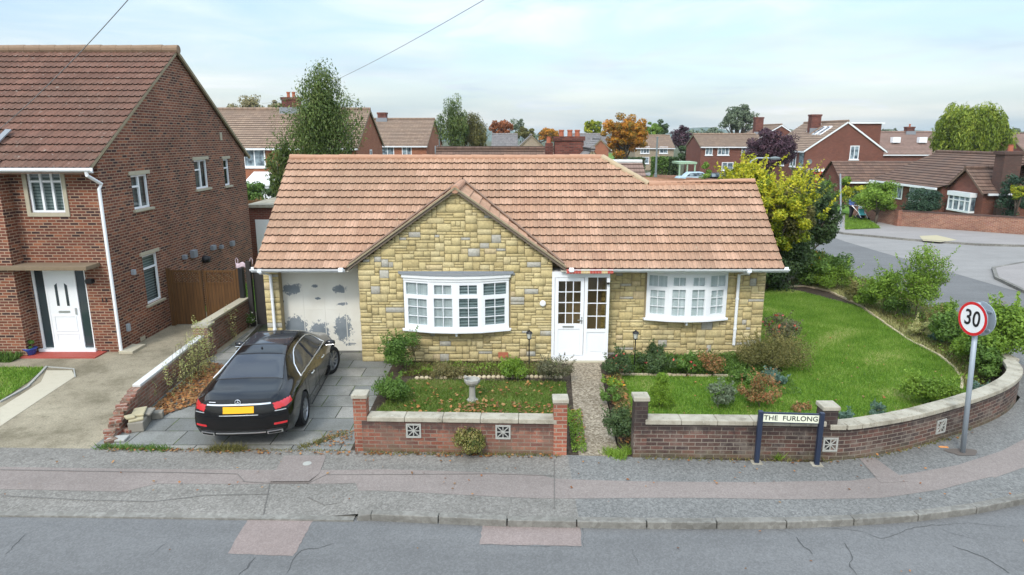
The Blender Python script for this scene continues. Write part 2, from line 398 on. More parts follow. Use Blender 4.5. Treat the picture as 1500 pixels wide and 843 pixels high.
# roof tiles in courses
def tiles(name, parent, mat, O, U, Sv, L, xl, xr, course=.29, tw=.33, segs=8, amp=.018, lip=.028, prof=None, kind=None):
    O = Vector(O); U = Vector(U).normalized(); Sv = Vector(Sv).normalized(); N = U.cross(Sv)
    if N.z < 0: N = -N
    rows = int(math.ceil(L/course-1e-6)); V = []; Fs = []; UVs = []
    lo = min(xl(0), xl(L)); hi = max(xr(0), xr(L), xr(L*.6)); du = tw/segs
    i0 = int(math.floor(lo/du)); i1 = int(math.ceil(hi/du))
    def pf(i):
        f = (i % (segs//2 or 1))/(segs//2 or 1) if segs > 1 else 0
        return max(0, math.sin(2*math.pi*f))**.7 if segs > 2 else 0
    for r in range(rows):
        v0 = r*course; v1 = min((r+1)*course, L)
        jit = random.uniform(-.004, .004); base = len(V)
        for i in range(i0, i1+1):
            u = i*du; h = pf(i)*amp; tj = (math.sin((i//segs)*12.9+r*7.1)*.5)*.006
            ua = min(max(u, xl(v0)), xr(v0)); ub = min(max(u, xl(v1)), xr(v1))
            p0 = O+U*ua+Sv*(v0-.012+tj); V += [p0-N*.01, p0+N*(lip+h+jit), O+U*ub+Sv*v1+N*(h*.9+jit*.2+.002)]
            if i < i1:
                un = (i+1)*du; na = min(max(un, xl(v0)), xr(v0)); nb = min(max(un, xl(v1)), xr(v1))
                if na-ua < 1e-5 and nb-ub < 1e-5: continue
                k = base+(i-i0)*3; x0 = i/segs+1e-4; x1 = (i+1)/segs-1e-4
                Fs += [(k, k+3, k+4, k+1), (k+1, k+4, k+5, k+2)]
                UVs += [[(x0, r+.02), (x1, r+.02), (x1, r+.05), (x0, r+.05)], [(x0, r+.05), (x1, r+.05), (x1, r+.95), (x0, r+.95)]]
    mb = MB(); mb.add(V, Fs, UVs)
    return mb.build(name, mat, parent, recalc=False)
def ridge(name, parent, mat, A, B, r=.12, seg=.45):
    A = Vector(A); B = Vector(B); n = max(1, int((B-A).length/seg)); mb = MB(); t = (B-A)/n
    for i in range(n):
        j = Vector((0, 0, random.uniform(-.006, .006)))
        a = A+t*i+j; b = A+t*(i+1)+j; mb.tube([a, a.lerp(b, .03), a.lerp(b, .97), b], [r*.97, r*1.02, r*.95, r*.93], 12)
    return mb.build(name, mat, parent, smooth=False)
# wall with openings in a frame
def wall(mb, fr, W, Hh, holes=(), x0=0, z0=0, reveal=.1):
    xs = sorted({x0, W, *[h[0] for h in holes], *[h[1] for h in holes]}); zs = sorted({z0, Hh, *[h[2] for h in holes], *[h[3] for h in holes]})
    for i in range(len(xs)-1):
        for j in range(len(zs)-1):
            cx = (xs[i]+xs[i+1])/2; cz = (zs[j]+zs[j+1])/2
            if any(h[0] < cx < h[1] and h[2] < cz < h[3] for h in holes): continue
            P = [fr.p(xs[i], zs[j]), fr.p(xs[i+1], zs[j]), fr.p(xs[i+1], zs[j+1]), fr.p(xs[i], zs[j+1])]
            mb.add(P, [(0, 1, 2, 3)])
    for h in holes:
        q = [(h[0], h[2]), (h[1], h[2]), (h[1], h[3]), (h[0], h[3])]
        for k in range(4):
            a, b = q[k], q[(k+1) % 4]
            mb.add([fr.p(*a), fr.p(*b), fr.p(*b, -reveal), fr.p(*a, -reveal)], [(0, 1, 2, 3)])
# window: mullions at fractions cols; transom fraction or None; bars=(nx,nz)
def window(parent, fr, x0, x1, z0, z1, cols=(.5,), transom=None, fw=.05, d=-.04, glass=None, back=None, backd=.12, bars=None, frame_mat=None, name='window', sill=None, label=None, openers=()):
    mf = MB(); mg = MB(); th = .05; W = x1-x0; Hh = z1-z0
    mf.fbox(fr, x0, x1, z0, z0+fw, d-th, d+.005); mf.fbox(fr, x0, x1, z1-fw, z1, d-th, d+.005)
    mf.fbox(fr, x0, x0+fw, z0+fw, z1-fw, d-th, d+.004); mf.fbox(fr, x1-fw, x1, z0+fw, z1-fw, d-th, d+.004)
    for c in cols: mf.fbox(fr, x0+c*W-fw*.5, x0+c*W+fw*.5, z0+fw, z1-fw, d-th, d+.003)
    if transom:
        es = [0]+list(cols)+[1]
        for k in range(len(es)-1): 
            if (not openers) or k in openers: mf.fbox(fr, x0+es[k]*W+fw*.6, x0+es[k+1]*W-fw*.6, z0+transom*Hh-fw*.45, z0+transom*Hh+fw*.45, d-th, d+.002)
    w = mf.build(name, frame_mat or M['upvc'], parent)
    if label: w['label'] = label
    mg.fbox(fr, x0+fw*.4, x1-fw*.4, z0+fw*.4, z1-fw*.4, d-.03, d-.022); mg.build('pane', glass or M['glass'], w)
    if back:
        b = MB(); b.fbox(fr, x0-.05, x1+.05, z0-.05, z1+.05, d-backd-.01, d-backd); b.build('curtain' if back != M['blind'] else 'blind', back, w)
    if sill:
        b = MB(); b.fbox(fr, x0-.08, x1+.08, z0-.07, z0-.002, d, .07); b.build('sill', sill, w, bevel=.006)
    return w
# ================================================================ materials
class _M(dict):
    def __getitem__(s, k): return MATS[k]
M = _M()
plain('upvc', (.80, .82, .83), .35, spec=.5, var=.03); plain('white_paint', (.78, .79, .78), .5, var=.06)
plain('cream_paint', (.62, .58, .48), .6, var=.08); plain('lead', (.22, .24, .26), .55, var=.2); plain('black_plastic', (.02, .02, .022), .45, var=.1)
plain('sill_stone', (.42, .38, .28), .85, var=.25, scale=9)
t = NT('coping'); o = t.coord('Object'); a = t.noise(o, 3.5, 6, .7); b = t.noise(o, 14, 5, .75); e = t.noise(o, 40, 2)
c = t.ramp(a, [(.32, (.20, .18, .135)), (.5, (.36, .33, .26)), (.68, (.44, .41, .33))]); c = t.mix(t.ramp(b, [(.56, 0), (.66, .7)]), c, (.16, .145, .10)); c = t.mix(t.ramp(t.noise(o, 9, 5, .7), [(.62, 0), (.68, .8)]), c, (.46, .44, .36)); t.bump(e, .4, .006); t.fin(c, .9, .2)
plain('concrete_white', (.60, .60, .57), .85, var=.2, scale=8); plain('block_grey', (.36, .36, .325), .9, var=.25, scale=14)
plain('verge_mortar', (.30, .25, .16), .9, var=.35, scale=9); plain('soffit', (.20, .13, .09), .7)
plain('barge', (.17, .135, .10), .85, var=.3); plain('bark', (.10, .08, .06), .9, var=.3, scale=12); plain('stem', (.09, .08, .045), .9, var=.2)
plain('birch_bark', (.45, .42, .38), .9, var=.5, scale=7); plain('clay', (.40, .13, .07), .8, var=.25); plain('galv', (.36, .41, .45), .5, metal=.3, var=.12, scale=5)
plain('lamp_grey', (.16, .19, .19), .55, var=.1); plain('navy', (.018, .028, .055), .4, spec=.5, var=.1); plain('sign_cream', (.72, .74, .58), .45, var=.05)
plain('sign_white', (.80, .80, .80), .4, var=.03); plain('sign_red', (.62, .02, .025), .4, var=.05); plain('ink', (.012, .012, .015), .5, var=0)
plain('old_timber', (.035, .032, .03), .9, var=.4, scale=8); plain('black_paint', (.012, .012, .013), .4, var=.05); plain('blue_pot', (.03, .07, .30), .35, var=.1)
plain('birdbath_stone', (.33, .32, .28), .9, var=.35, scale=16); plain('edging', (.50, .42, .28), .9, var=.3, scale=8)
plain('curtain', (.85, .88, .88), .9, var=.06); plain('blind', (.40, .46, .45), .7, var=.05); plain('wire', (.20, .20, .20), .6, var=0)
plain('red_door', (.42, .03, .03), .5); plain('grey_patch', (.4, .4, .4), .8); plain('skin', (.5, .3, .22), .6, var=0); plain('denim', (.05, .09, .2), .8); plain('trousers', (.02, .02, .03), .8)
plain('teal', (.1, .45, .45), .6); plain('silver', (.6, .62, .63), .3, metal=.8, var=.05); plain('yellow_green', (.3, .4, .05), .8)
plain('pink_cloth', (.62, .5, .55), .8, var=.1); plain('orange_cloth', (.6, .25, .08), .8); plain('hair', (.25, .2, .17), .8)
plain('door_red_tile', (.36, .07, .05), .7, var=.25, scale=9); plain('stack_stone', (.40, .35, .22), .9, var=.35, scale=9)
# gate timber: vertical boards
t = NT('gate_wood'); o = t.coord('Object'); wv = t.coord('Object', (9, 9, .6)); n = t.noise(wv, 3, 4)
sx = t.new('ShaderNodeSeparateXYZ'); t.link(o, sx.inputs[0]); fr_ = t.math('FRACT', t.math('MULTIPLY', sx.outputs[0], 10.5))
e = t.math('MINIMUM', fr_, t.math('SUBTRACT', 1.0, fr_))
c = t.ramp(n, [(.25, (.07, .034, .012)), (.75, (.14, .068, .022))]); c = t.mix(t.ramp(e, [(.03, .8), (.08, 0)]), c, (.02, .01, .005)); t.fin(c, .6, .3)
# slatted blind in dark room
t = NT('dark_blind'); o = t.coord('Object'); sx = t.new('ShaderNodeSeparateXYZ'); t.link(o, sx.inputs[0])
f = t.math('FRACT', t.math('MULTIPLY', sx.outputs[2], 13)); c = t.ramp(f, [(.0, (.06, .09, .09)), (.45, (.17, .22, .22)), (.75, (.34, .40, .40)), (.95, (.06, .09, .09))]); t.fin(c, .7, .2)
# net curtains with folds
t = NT('net_curtain'); o = t.coord('Object', (11, 1, .15)); n = t.noise(o, 1.6, 3)
c = t.ramp(n, [(.3, (.36, .40, .40)), (.7, (.56, .60, .59))]); t.fin(c, .9, .1)
t = NT('pale_curtain'); o = t.coord('Object', (11, 1, .15)); n = t.noise(o, 1.6, 3)
c = t.ramp(n, [(.3, (.48, .54, .54)), (.7, (.70, .74, .74))]); t.fin(c, .9, .1)
t = NT('dark_curtain'); o = t.coord('Object', (9, 9, .2)); n = t.noise(o, 2, 3)
c = t.ramp(n, [(.3, (.04, .06, .06)), (.7, (.16, .21, .20))]); t.fin(c, .9, .1)
glassmat('glass', (.93, .95, .95), .04); glassmat('porch_glass', (.78, .76, .68), .02)
t = NT('dark_glass'); t.fin((.03, .045, .05), .08, .8)
t = NT('far_glass'); o = t.coord('Object'); n = t.noise(o, 2.2, 2); c = t.ramp(n, [(.35, (.05, .07, .09)), (.65, (.30, .38, .42))]); t.fin(c, .15, .6)
brick('brick_house', [(.05, .026, .025), (.22, .072, .040), (.12, .044, .032), (.19, .062, .036), (.07, .034, .030), (.29, .105, .055), (.16, .054, .036)], (.33, .23, .16), big=.25, ms=.012)
brick('brick_wall_red', [(.27, .10, .065), (.17, .075, .06), (.32, .13, .085), (.21, .085, .062), (.35, .155, .105)], (.27, .215, .165), big=.35, ms=.009, stain=((.15, .105, .08), 2.0, .46, .6), grime=(.40, (.065, .045, .04), .75))
brick('brick_pier_red', [(.33, .11, .065), (.23, .08, .055), (.38, .15, .095), (.28, .095, .06)], (.30, .24, .18), big=.35, ms=.009)
brick('brick_wall_dark', [(.075, .048, .042), (.125, .070, .052), (.058, .042, .040), (.17, .085, .064), (.10, .062, .052), (.07, .05, .045)], (.24, .205, .165), big=.42, ms=.007, stain=((.22, .19, .155), 2.6, .50, .5), grime=(.44, (.035, .028, .027), .7))
brick('brick_low', [(.24, .09, .06), (.30, .13, .09), (.16, .08, .06), (.34, .18, .13)], (.30, .25, .2), big=.3, stain=((.16, .13, .09), 3, .5, .6))
brick('brick_orange', [(.34, .105, .05), (.28, .085, .045), (.40, .14, .07), (.31, .09, .05)], (.33, .2, .13), big=.15)
brick('brick_brown', [(.17, .050, .034), (.13, .042, .032), (.21, .065, .042), (.15, .048, .034)], (.20, .12, .09), big=.15)
brick('brick_buff', [(.32, .25, .16), (.38, .30, .20), (.28, .21, .14)], (.38, .34, .27), big=.15)
brick('brick_chimney', [(.16, .045, .035), (.10, .035, .03), (.22, .07, .05)], (.14, .09, .07), big=.35)
brick('brick_far_wall', [(.30, .12, .075), (.22, .085, .06), (.36, .17, .11), (.26, .10, .075)], (.34, .26, .19), big=.3)
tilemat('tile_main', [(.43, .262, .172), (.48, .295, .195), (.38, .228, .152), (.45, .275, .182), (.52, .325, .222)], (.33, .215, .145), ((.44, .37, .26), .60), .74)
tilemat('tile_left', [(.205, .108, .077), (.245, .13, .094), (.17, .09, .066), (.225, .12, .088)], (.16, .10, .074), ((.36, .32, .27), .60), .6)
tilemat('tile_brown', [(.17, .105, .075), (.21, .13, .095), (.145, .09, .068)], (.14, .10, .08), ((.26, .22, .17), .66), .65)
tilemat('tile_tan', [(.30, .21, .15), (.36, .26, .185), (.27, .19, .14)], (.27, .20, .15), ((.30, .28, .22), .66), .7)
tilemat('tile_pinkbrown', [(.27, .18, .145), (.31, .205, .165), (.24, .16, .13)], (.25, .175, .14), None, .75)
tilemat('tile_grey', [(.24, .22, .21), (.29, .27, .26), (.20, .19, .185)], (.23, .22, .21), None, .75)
plain('ridge_main', (.44, .25, .16), .9, var=.35, scale=7); plain('ridge_lichen', (.42, .33, .21), .9, var=.35, scale=8); plain('ridge_left', (.25, .17, .11), .9, var=.4, scale=7)
asphalt('road', (.140, .140, .136), (.245, .247, .243), .45, .14, 55); asphalt('road_light', (.25, .24, .225), (.33, .32, .30), .4, .12)
asphalt('paving_pink', (.215, .182, .162), (.36, .32, .29), .45, .14, 60); asphalt('paving_grey', (.165, .155, .136), (.40, .38, .34), .5, .2, 42)
asphalt('paving_dark', (.135, .134, .125), (.36, .355, .33), .5, .15, 42); asphalt('patch_pink', (.23, .185, .165), (.36, .30, .275), .5, .12, 60)
asphalt('paving_far', (.27, .25, .235), (.36, .335, .31), .4, .1); asphalt('kerb', (.20, .19, .165), (.38, .37, .33), .5, .4, 16)
asphalt('gravel', (.17, .135, .09), (.52, .45, .34), .8, .25, 30); asphalt('earth', (.07, .085, .04), (.13, .13, .07), .5, .3, 3)
asphalt('soil', (.045, .033, .022), (.13, .10, .07), .5, .3, 20)
# left concrete drive
t = NT('concrete_drive'); o = t.coord('Object'); a = t.noise(o, .8, 6, .65); b = t.noise(o, 30, 3, .8)
c = t.ramp(a, [(.32, (.15, .13, .085)), (.48, (.27, .235, .165)), (.68, (.38, .335, .24))]); c = t.mix(1.0, c, t.ramp(b, [(.3, .65), (.7, 1.25)]), 'MULTIPLY'); d2 = t.noise(o, 5, 7, .8); c = t.mix(t.ramp(d2, [(.52, 0), (.66, .6)]), c, (.13, .115, .075)); t.bump(b, .3, .006); t.fin(c, .9, .2)
# slab paving
t = NT('slab_paving'); uv = t.coord('UV'); b = t.new('ShaderNodeTexBrick'); t.link(uv, b.inputs['Vector'])
b.offset = .5; b.inputs['Scale'].default_value = 1; b.inputs['Brick Width'].default_value = .9; b.inputs['Row Height'].default_value = .6; b.inputs['Mortar Size'].default_value = .012; b.inputs['Mortar Smooth'].default_value = .3
b.inputs['Color1'].default_value = (0, 0, 0, 1); b.inputs['Color2'].default_value = (1, 1, 1, 1)
c = t.ramp(b.outputs['Color'], [(.1, (.17, .175, .165)), (.5, (.225, .225, .205)), (.9, (.285, .275, .245))]); o = t.coord('Object')
a = t.noise(o, 1.3, 5, .65); f = t.noise(o, 35, 3, .7); c = t.mix(t.ramp(a, [(.45, 0), (.65, .6)]), c, (.12, .12, .10)); c = t.mix(t.ramp(t.noise(o, 6, 7, .8), [(.55, 0), (.66, .5)]), c, (.09, .09, .07)); c = t.mix(1.0, c, t.ramp(f, [(.3, .75), (.7, 1.25)]), 'MULTIPLY')
g = t.noise(o, 3.1, 3); jc = t.ramp(g, [(.45, (.045, .042, .035)), (.6, (.09, .12, .03))]); c = t.mix(b.outputs['Fac'], c, jc); t.bump(t.math('MULTIPLY', b.outputs['Fac'], -1), .6, .01); t.fin(c, .85, .25)
# lawn under-sheet
t = NT('lawn'); o = t.coord('Object'); a = t.noise(o, 1.1, 5, .6); b = t.noise(o, 25, 3, .7)
c = t.ramp(a, [(.3, (.07, .15, .022)), (.55, (.12, .22, .035)), (.72, (.22, .24, .08))]); c = t.mix(1.0, c, t.ramp(b, [(.3, .7), (.7, 1.2)]), 'MULTIPLY'); t.fin(c, .9, .1)
# garage door
t = NT('garage_door'); o = t.coord('Object'); n = t.noise(o, 8.5, 6, .8); n3 = t.noise(o, 2, 3); base = t.ramp(n3, [(.3, (.66, .64, .56)), (.7, (.74, .73, .66))]); cur = None
sx = t.new('ShaderNodeSeparateXYZ'); t.link(o, sx.inputs[0]); X_, Z_ = sx.outputs[0], sx.outputs[2]
for (cx, cz, rx, rz, kk) in [(-5.66, 1.70, .26, .16, .2), (-5.62, .62, .28, .30, .0), (-5.0, .50, .24, .28, .05), (-4.42, 1.70, .20, .12, .25), (-4.36, 1.30, .15, .05, .25), (-4.38, .62, .22, .34, .1), (-5.05, 1.78, .10, .05, .3), (-5.0, 1.45, .09, .04, .3), (-4.2, .2, .2, .05, .35)]:
    dx = t.math('DIVIDE', t.math('SUBTRACT', X_, cx-.08), rx); dz = t.math('DIVIDE', t.math('SUBTRACT', Z_, cz), rz)
    d = t.math('SQRT', t.math('ADD', t.math('MULTIPLY', dx, dx), t.math('MULTIPLY', dz, dz))); d = t.math('ADD', d, kk)
    cur = d if cur is None else t.math('MINIMUM', cur, d)
k = t.math('MULTIPLY_ADD', t.math('SUBTRACT', n, .5), 3.0, t.math('SUBTRACT', cur, .12)); m = t.ramp(k, [(.97, 1), (1.03, 0)])
c = t.mix(m, base, t.ramp(n3, [(.3, (.16, .19, .21)), (.7, (.25, .28, .30))])); t.fin(c, .5, .3)
# stones, coloured stone by stone
t = NT('walling_stone'); a = t.new('ShaderNodeAttribute', attribute_name='rnd'); o = t.coord('Object'); f = t.noise(o, 16, 4, .7); g = t.noise(o, 1.1, 4)
c = t.ramp(a.outputs['Fac'], [(0, (0.495, 0.394, 0.190)), (.2, (0.551, 0.448, 0.224)), (.4, (0.590, 0.490, 0.257)), (.55, (0.523, 0.417, 0.198)), (.72, (0.628, 0.531, 0.298)), (.86, (0.561, 0.458, 0.224)), (.93, (0.570, 0.458, 0.273)), (.945, (.42, .40, .34)), (1, (.47, .45, .38))])
c = t.mix(1.0, c, t.ramp(f, [(.2, .70), (.8, 1.22)]), 'MULTIPLY'); c = t.mix(1.0, c, t.ramp(g, [(.3, .80), (.7, 1.1)]), 'MULTIPLY'); st_ = t.noise(t.coord('Object', (3.5, 3.5, .7)), 1.2, 5, .7); c = t.mix(t.ramp(st_, [(.52, 0), (.70, .45)]), c, (.30, .24, .13)); t.bump(f, .8, .018); t.fin(c, .9, .15)
plain('stone_joint', (.36, .29, .17), .95, var=.3)
plain('crack_dark', (.075, .076, .074), .95, var=.2); plain('joint_dark', (.14, .13, .115), .95, var=.3)
# car
t = NT('car_paint'); t.fin((.003, .003, .0035), .14, .35); t.b.inputs['Coat Weight'].default_value = .45; t.b.inputs['Coat Roughness'].default_value = .03
t = NT('car_glass'); t.fin((.028, .032, .040), .07, .8)
t = NT('chrome'); t.fin((.88, .90, .91), .28, .5, .85)
t = NT('tyre'); t.fin((.02, .02, .02), .85, .2)
t = NT('rim'); t.fin((.32, .33, .34), .3, .5, .7)
t = NT('tail_red'); t.fin((.55, .012, .018), .15, .6); t.b.inputs['Coat Weight'].default_value = 1
t = NT('plate_yellow'); t.fin((.85, .42, .01), .4, .4)
t = NT('trim_black'); t.fin((.015, .015, .016), .5, .3)
# foliage
leafmat('lf_yellow', [(.05, .09, .012), (.13, .19, .018), (.28, .33, .022), (.50, .48, .028), (.68, .60, .05)], .3)
leafmat('lf_darkgreen', [(0.024, 0.043, 0.019), (0.047, 0.084, 0.030), (0.074, 0.121, 0.041), (0.108, 0.162, 0.054)], .2)
leafmat('lf_green', [(0.041, 0.081, 0.016), (0.081, 0.155, 0.027), (0.121, 0.216, 0.041), (0.176, 0.284, 0.054)], .25)
leafmat('lf_bright', [(0.068, 0.121, 0.016), (0.135, 0.230, 0.027), (0.203, 0.324, 0.041), (0.284, 0.419, 0.061)], .3)
leafmat('lf_conifer', [(0.016, 0.038, 0.024), (0.027, 0.061, 0.034), (0.041, 0.084, 0.043), (0.061, 0.108, 0.054)], .1)
leafmat('lf_birch', [(.035, .06, .02), (.075, .12, .03), (.12, .18, .045), (.19, .25, .07), (.28, .29, .11)], .3)
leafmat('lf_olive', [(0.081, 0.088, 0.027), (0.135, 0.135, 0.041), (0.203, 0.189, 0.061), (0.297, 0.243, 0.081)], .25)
leafmat('lf_willow', [(.07, .11, .015), (.17, .24, .03), (.28, .35, .045), (.42, .46, .07)], .35)
leafmat('lf_orange', [(.12, .10, .02), (.28, .19, .025), (.48, .22, .02), (.62, .24, .03), (.55, .36, .05)], .3)
leafmat('lf_rust', [(0.162, 0.061, 0.020), (0.297, 0.095, 0.027), (0.405, 0.135, 0.041)], .25)
leafmat('lf_purple', [(0.030, 0.016, 0.024), (0.061, 0.030, 0.043), (0.101, 0.049, 0.068), (0.162, 0.095, 0.101)], .15)
leafmat('lf_redshrub', [(.06, .10, .03), (.22, .10, .04), (.12, .16, .04), (.40, .16, .07), (.42, .26, .12), (.10, .15, .04)], .25)
leafmat('lf_brown', [(0.108, 0.095, 0.041), (0.176, 0.149, 0.054), (0.230, 0.203, 0.081), (0.135, 0.162, 0.054)], .2)
leafmat('lf_box', [(0.041, 0.061, 0.020), (0.108, 0.135, 0.034), (0.216, 0.203, 0.054), (0.351, 0.270, 0.121)], .2)
leafmat('lf_blue', [(.07, .13, .095), (.11, .19, .14), (.18, .27, .21)], .2)
leafmat('lf_cone', [(.10, .19, .02), (.18, .30, .03), (.28, .42, .045)], .3)
leafmat('lf_greyolive', [(0.068, 0.074, 0.041), (0.115, 0.121, 0.061), (0.176, 0.176, 0.095), (0.135, 0.101, 0.061)], .2)
plain('canopy_slab', (.20, .15, .095), .9, var=.3)
leafmat('lf_fallen', [(.10, .045, .02), (.26, .10, .035), (.40, .17, .05), (.36, .22, .09), (.16, .08, .035)], .1)
leafmat('lf_grass', [(.045, .115, .012), (.10, .21, .02), (.17, .31, .032), (.26, .39, .06), (.50, .48, .20)], .35)
leafmat('lf_grass_dull', [(.05, .09, .015), (.09, .15, .022), (.14, .21, .035), (.20, .24, .06), (.30, .27, .11)], .3)
leafmat('lf_straw', [(.24, .27, .08), (.38, .40, .15), (.52, .48, .22), (.30, .36, .10)], .35)
leafmat('lf_flower', [(.6, .08, .08), (.65, .14, .08), (.6, .1, .15)], .2); leafmat('lf_yflower', [(.70, .32, .02), (.75, .42, .03)], .2); leafmat('lf_wflower', [(.6, .6, .5), (.7, .7, .6)], .2)
leafmat('lf_sparse', [(.22, .20, .10), (.30, .27, .13), (.26, .22, .14)], .25)
leafmat('lf_greygreen', [(0.081, 0.115, 0.068), (0.135, 0.176, 0.101), (0.203, 0.243, 0.149)], .2)
# ================================================================ ground
P = at
g = MB(); g.sheet([(-900, -60), (900, -60), (900, 1600), (-900, 1600)], -.15); struct(g, 'ground', M['earth'])
kerb = [(-2.14, 9.13), (0, 8.96), (2.5, 8.90), (4.4, 8.92), (6.0, 9.08), (7.3, 9.34), (8.4, 9.68), (9.6, 10.25), (10.9, 11.1), (12.0, 12.2), (12.9, 13.6), (13.3, 15.5), (13.4, 18), (13.4, 24), (13.6, 40), (14, 85)]
kerb_full = [(-30, 9.45), (-12, 9.32), (-7, 9.25)]+kerb
g = MB(); g.sheet([(-60, -12), (70, -12), (70, 22), (19, 24.2)]+[(18.9, 24.7), (18.71, 28.8), (18.5, 33), (18.37, 36.5), (18.6, 41), (18.8, 85), (14, 85)]+[(x, y+.05) for x, y in kerb_full[::-1]]+[(-60, 9.5)], -.10); struct(g, 'road', M['road'])
isl = [(19.06, 23.4), (19.06, 24.14), (19.7, 26.47), (21.0, 28.49), (23.3, 29.77), (28, 29.9), (70, 24)]
fk = [(18.9, 85), (18.95, 60), (19.2, 44), (19.66, 39.18), (22.14, 36.76), (24.72, 35.08), (26.92, 34.62), (34, 33.5), (70, 28)]
g = MB(); g.sheet(isl[::-1][:-1]+[(18.9, 24.7), (18.71, 28.8), (18.5, 33), (18.37, 36.5), (18.6, 41), (18.8, 85)]+fk, -.096); struct(g, 'side_street', M['road_light'])
g = MB(); g.prism(isl+[(70, 14), (30, 17)], -.14, 0); struct(g, 'corner_pavement', M['paving_far'])
g = MB(); g.prism(fk+[(70, 32), (29.7, 38.2), (24.6, 42.2), (24.2, 47), (24.2, 85)], -.14, 0); struct(g, 'far_pavement', M['paving_far'])
g = MB(); g.path_box([(x-.02, y-.05) for x, y in fk], .14, -.12, .012); g.path_box(isl, .14, -.12, .012); struct(g, 'far_kerb', M['kerb'])
g = MB(); g.sheet([P(1238, 316), P(1262, 317), P(1290, 335), P(1238, 337)], .02); struct(g, 'grass_verge', M['lawn'])
blades('verge_grass', scatter([P(1238, 316), P(1262, 317), P(1290, 335), P(1238, 337)], 6000), .02, .12, .02, M['lf_bright'], 'bright rough grass on the verge beside the person with the pushchair')
g = MB(); g.sheet([P(1390, 349), P(1402, 352), P(1378, 355), P(1352, 353), P(1347, 346), P(1372, 345)], .006); struct(g, 'pale_pavement_patch', plain('pale_patch', (.42, .37, .24), .9))
# pavement (near) with dropped kerb to the left
back = [(-30, 11.45), (-12, 11.35), (-7.6, 11.25), (-2.8, 11.18), (.92, 11.0), (2.1, 10.93), (5.4, 10.72), (5.95, 10.85), (6.85, 11.15), (8.0, 11.6), (8.9, 12.05), (9.7, 12.6), (10.4, 13.2), (10.95, 14.0), (11.3, 15), (11.6, 17), (11.9, 20), (11.7, 25), (11.5, 85)]
def lerp_path(path, n):
    pts = [Vector(p) for p in path]; d = [0]
    for i in range(1, len(pts)): d.append(d[-1]+(pts[i]-pts[i-1]).length)
    out = []
    for k in range(n):
        s_ = d[-1]*k/(n-1); j = max(i for i in range(len(d)) if d[i] <= s_+1e-9); j = min(j, len(pts)-2)
        out.append(pts[j].lerp(pts[j+1], (s_-d[j])/(d[j+1]-d[j])))
    return out
def along(path, n0, n1, c):   # corresponding resample by x for front part then by length
    pass
# matched stations: explicit pairs so that strips stay straight
pair = [((-30, 9.45), (-30, 11.45)), ((-12, 9.32), (-12, 11.35)), ((-7.6, 9.26), (-7.6, 11.25)), ((-5, 9.21), (-5, 11.22)), ((-2.8, 9.15), (-2.8, 11.18)), ((-2.15, 9.13), (-2.2, 11.16)), ((0, 8.96), (0, 11.05)), ((1, 8.93), (1, 11.0)), ((2.5, 8.90), (2.3, 10.92)), ((4.4, 8.92), (4.0, 10.80)), ((6.0, 9.08), (5.4, 10.72)), ((7.3, 9.34), (6.3, 10.95)), ((8.4, 9.68), (7.4, 11.35)), ((9.6, 10.25), (8.4, 11.8)), ((10.9, 11.1), (9.4, 12.4)), ((12.0, 12.2), (10.35, 12.95)), ((12.9, 13.6), (11.15, 13.7)), ((13.3, 15.5), (11.6, 15)), ((13.3, 18), (11.6, 17.5)), ((13.4, 24), (11.8, 24)), ((13.6, 40), (11.8, 40)), ((14, 85), (12, 85))]
def pav(tt, i):
    a, b = Vector(pair[i][0]), Vector(pair[i][1]); p = a.lerp(b, tt); dz = 0
    if pair[i][0][0] < -2.6: dz = -.075*max(0, 1-tt*1.7)
    elif pair[i][0][0] < -2.0: dz = -.01*max(0, 1-tt*1.7)
    return p, dz
def strip(t0, t1, i0, i1, zoff=0, steps=4, f0=None, f1=None):
    mb = MB(); n = i1-i0; V = []
    for k in range(n*6+1):
        ii = i0+k/6; i = min(int(ii), i1-1); fr = ii-i
        a0 = t0 if f0 is None else f0(ii); a1 = t1 if f1 is None else f1(ii)
        for s_ in range(steps+1):
            tt = a0+(a1-a0)*s_/steps; p, z = pav(tt, i); q, z2 = pav(tt, i+1)
            r_ = p.lerp(q, fr); V.append((r_.x, r_.y, z+(z2-z)*fr+zoff))
    fs = [(k*(steps+1)+s_, (k+1)*(steps+1)+s_, (k+1)*(steps+1)+s_+1, k*(steps+1)+s_+1) for k in range(n*6) for s_ in range(steps)]
    return mb.add(V, fs)
struct(strip(0, 1, 0, 7, 0, 8), 'pavement', M['paving_grey']); struct(strip(0, 1, 7, 21, 0, 8), 'pavement', M['paving_dark'])
def w1(ii): return .36+.03*math.sin(ii*2.1)-(.0 if ii > 5 else .0)
def pinkband(ii):
    # lower edge
    return .30+.02*math.sin(ii*1.7)+(.12 if 2.6 < ii < 4.4 else 0)
def pinktop(ii): return .64+.02*math.sin(ii*1.3+1)-(.05 if ii > 6.5 else 0)
struct(strip(0, 0, 0, 12, .004, 3, pinkband, pinktop), 'pavement_repair', M['paving_pink'])
struct(strip(0, 0, 12, 20, .004, 3, lambda i: .30, lambda i: .58), 'pavement_repair', M['paving_pink'])
def cross(pts, mat, name='pavement_repair', z=.008):
    mb = MB(); mb.add([(p[0], p[1], z+ (-.05 if p[1] < 9.6 and p[0] < -2.4 else (-.018 if p[1] < 10 and p[0] < -2.4 else 0))) for p in pts], [tuple(range(len(pts)))]); struct(mb, name, mat)
cross([P(416, 668), P(478, 668), P(468, 694), P(452, 706), P(395, 706), P(402, 694)], M['paving_pink'])
cross([P(1258, 672), P(1282, 672), P(1330, 706), P(1290, 708)], M['paving_pink'])
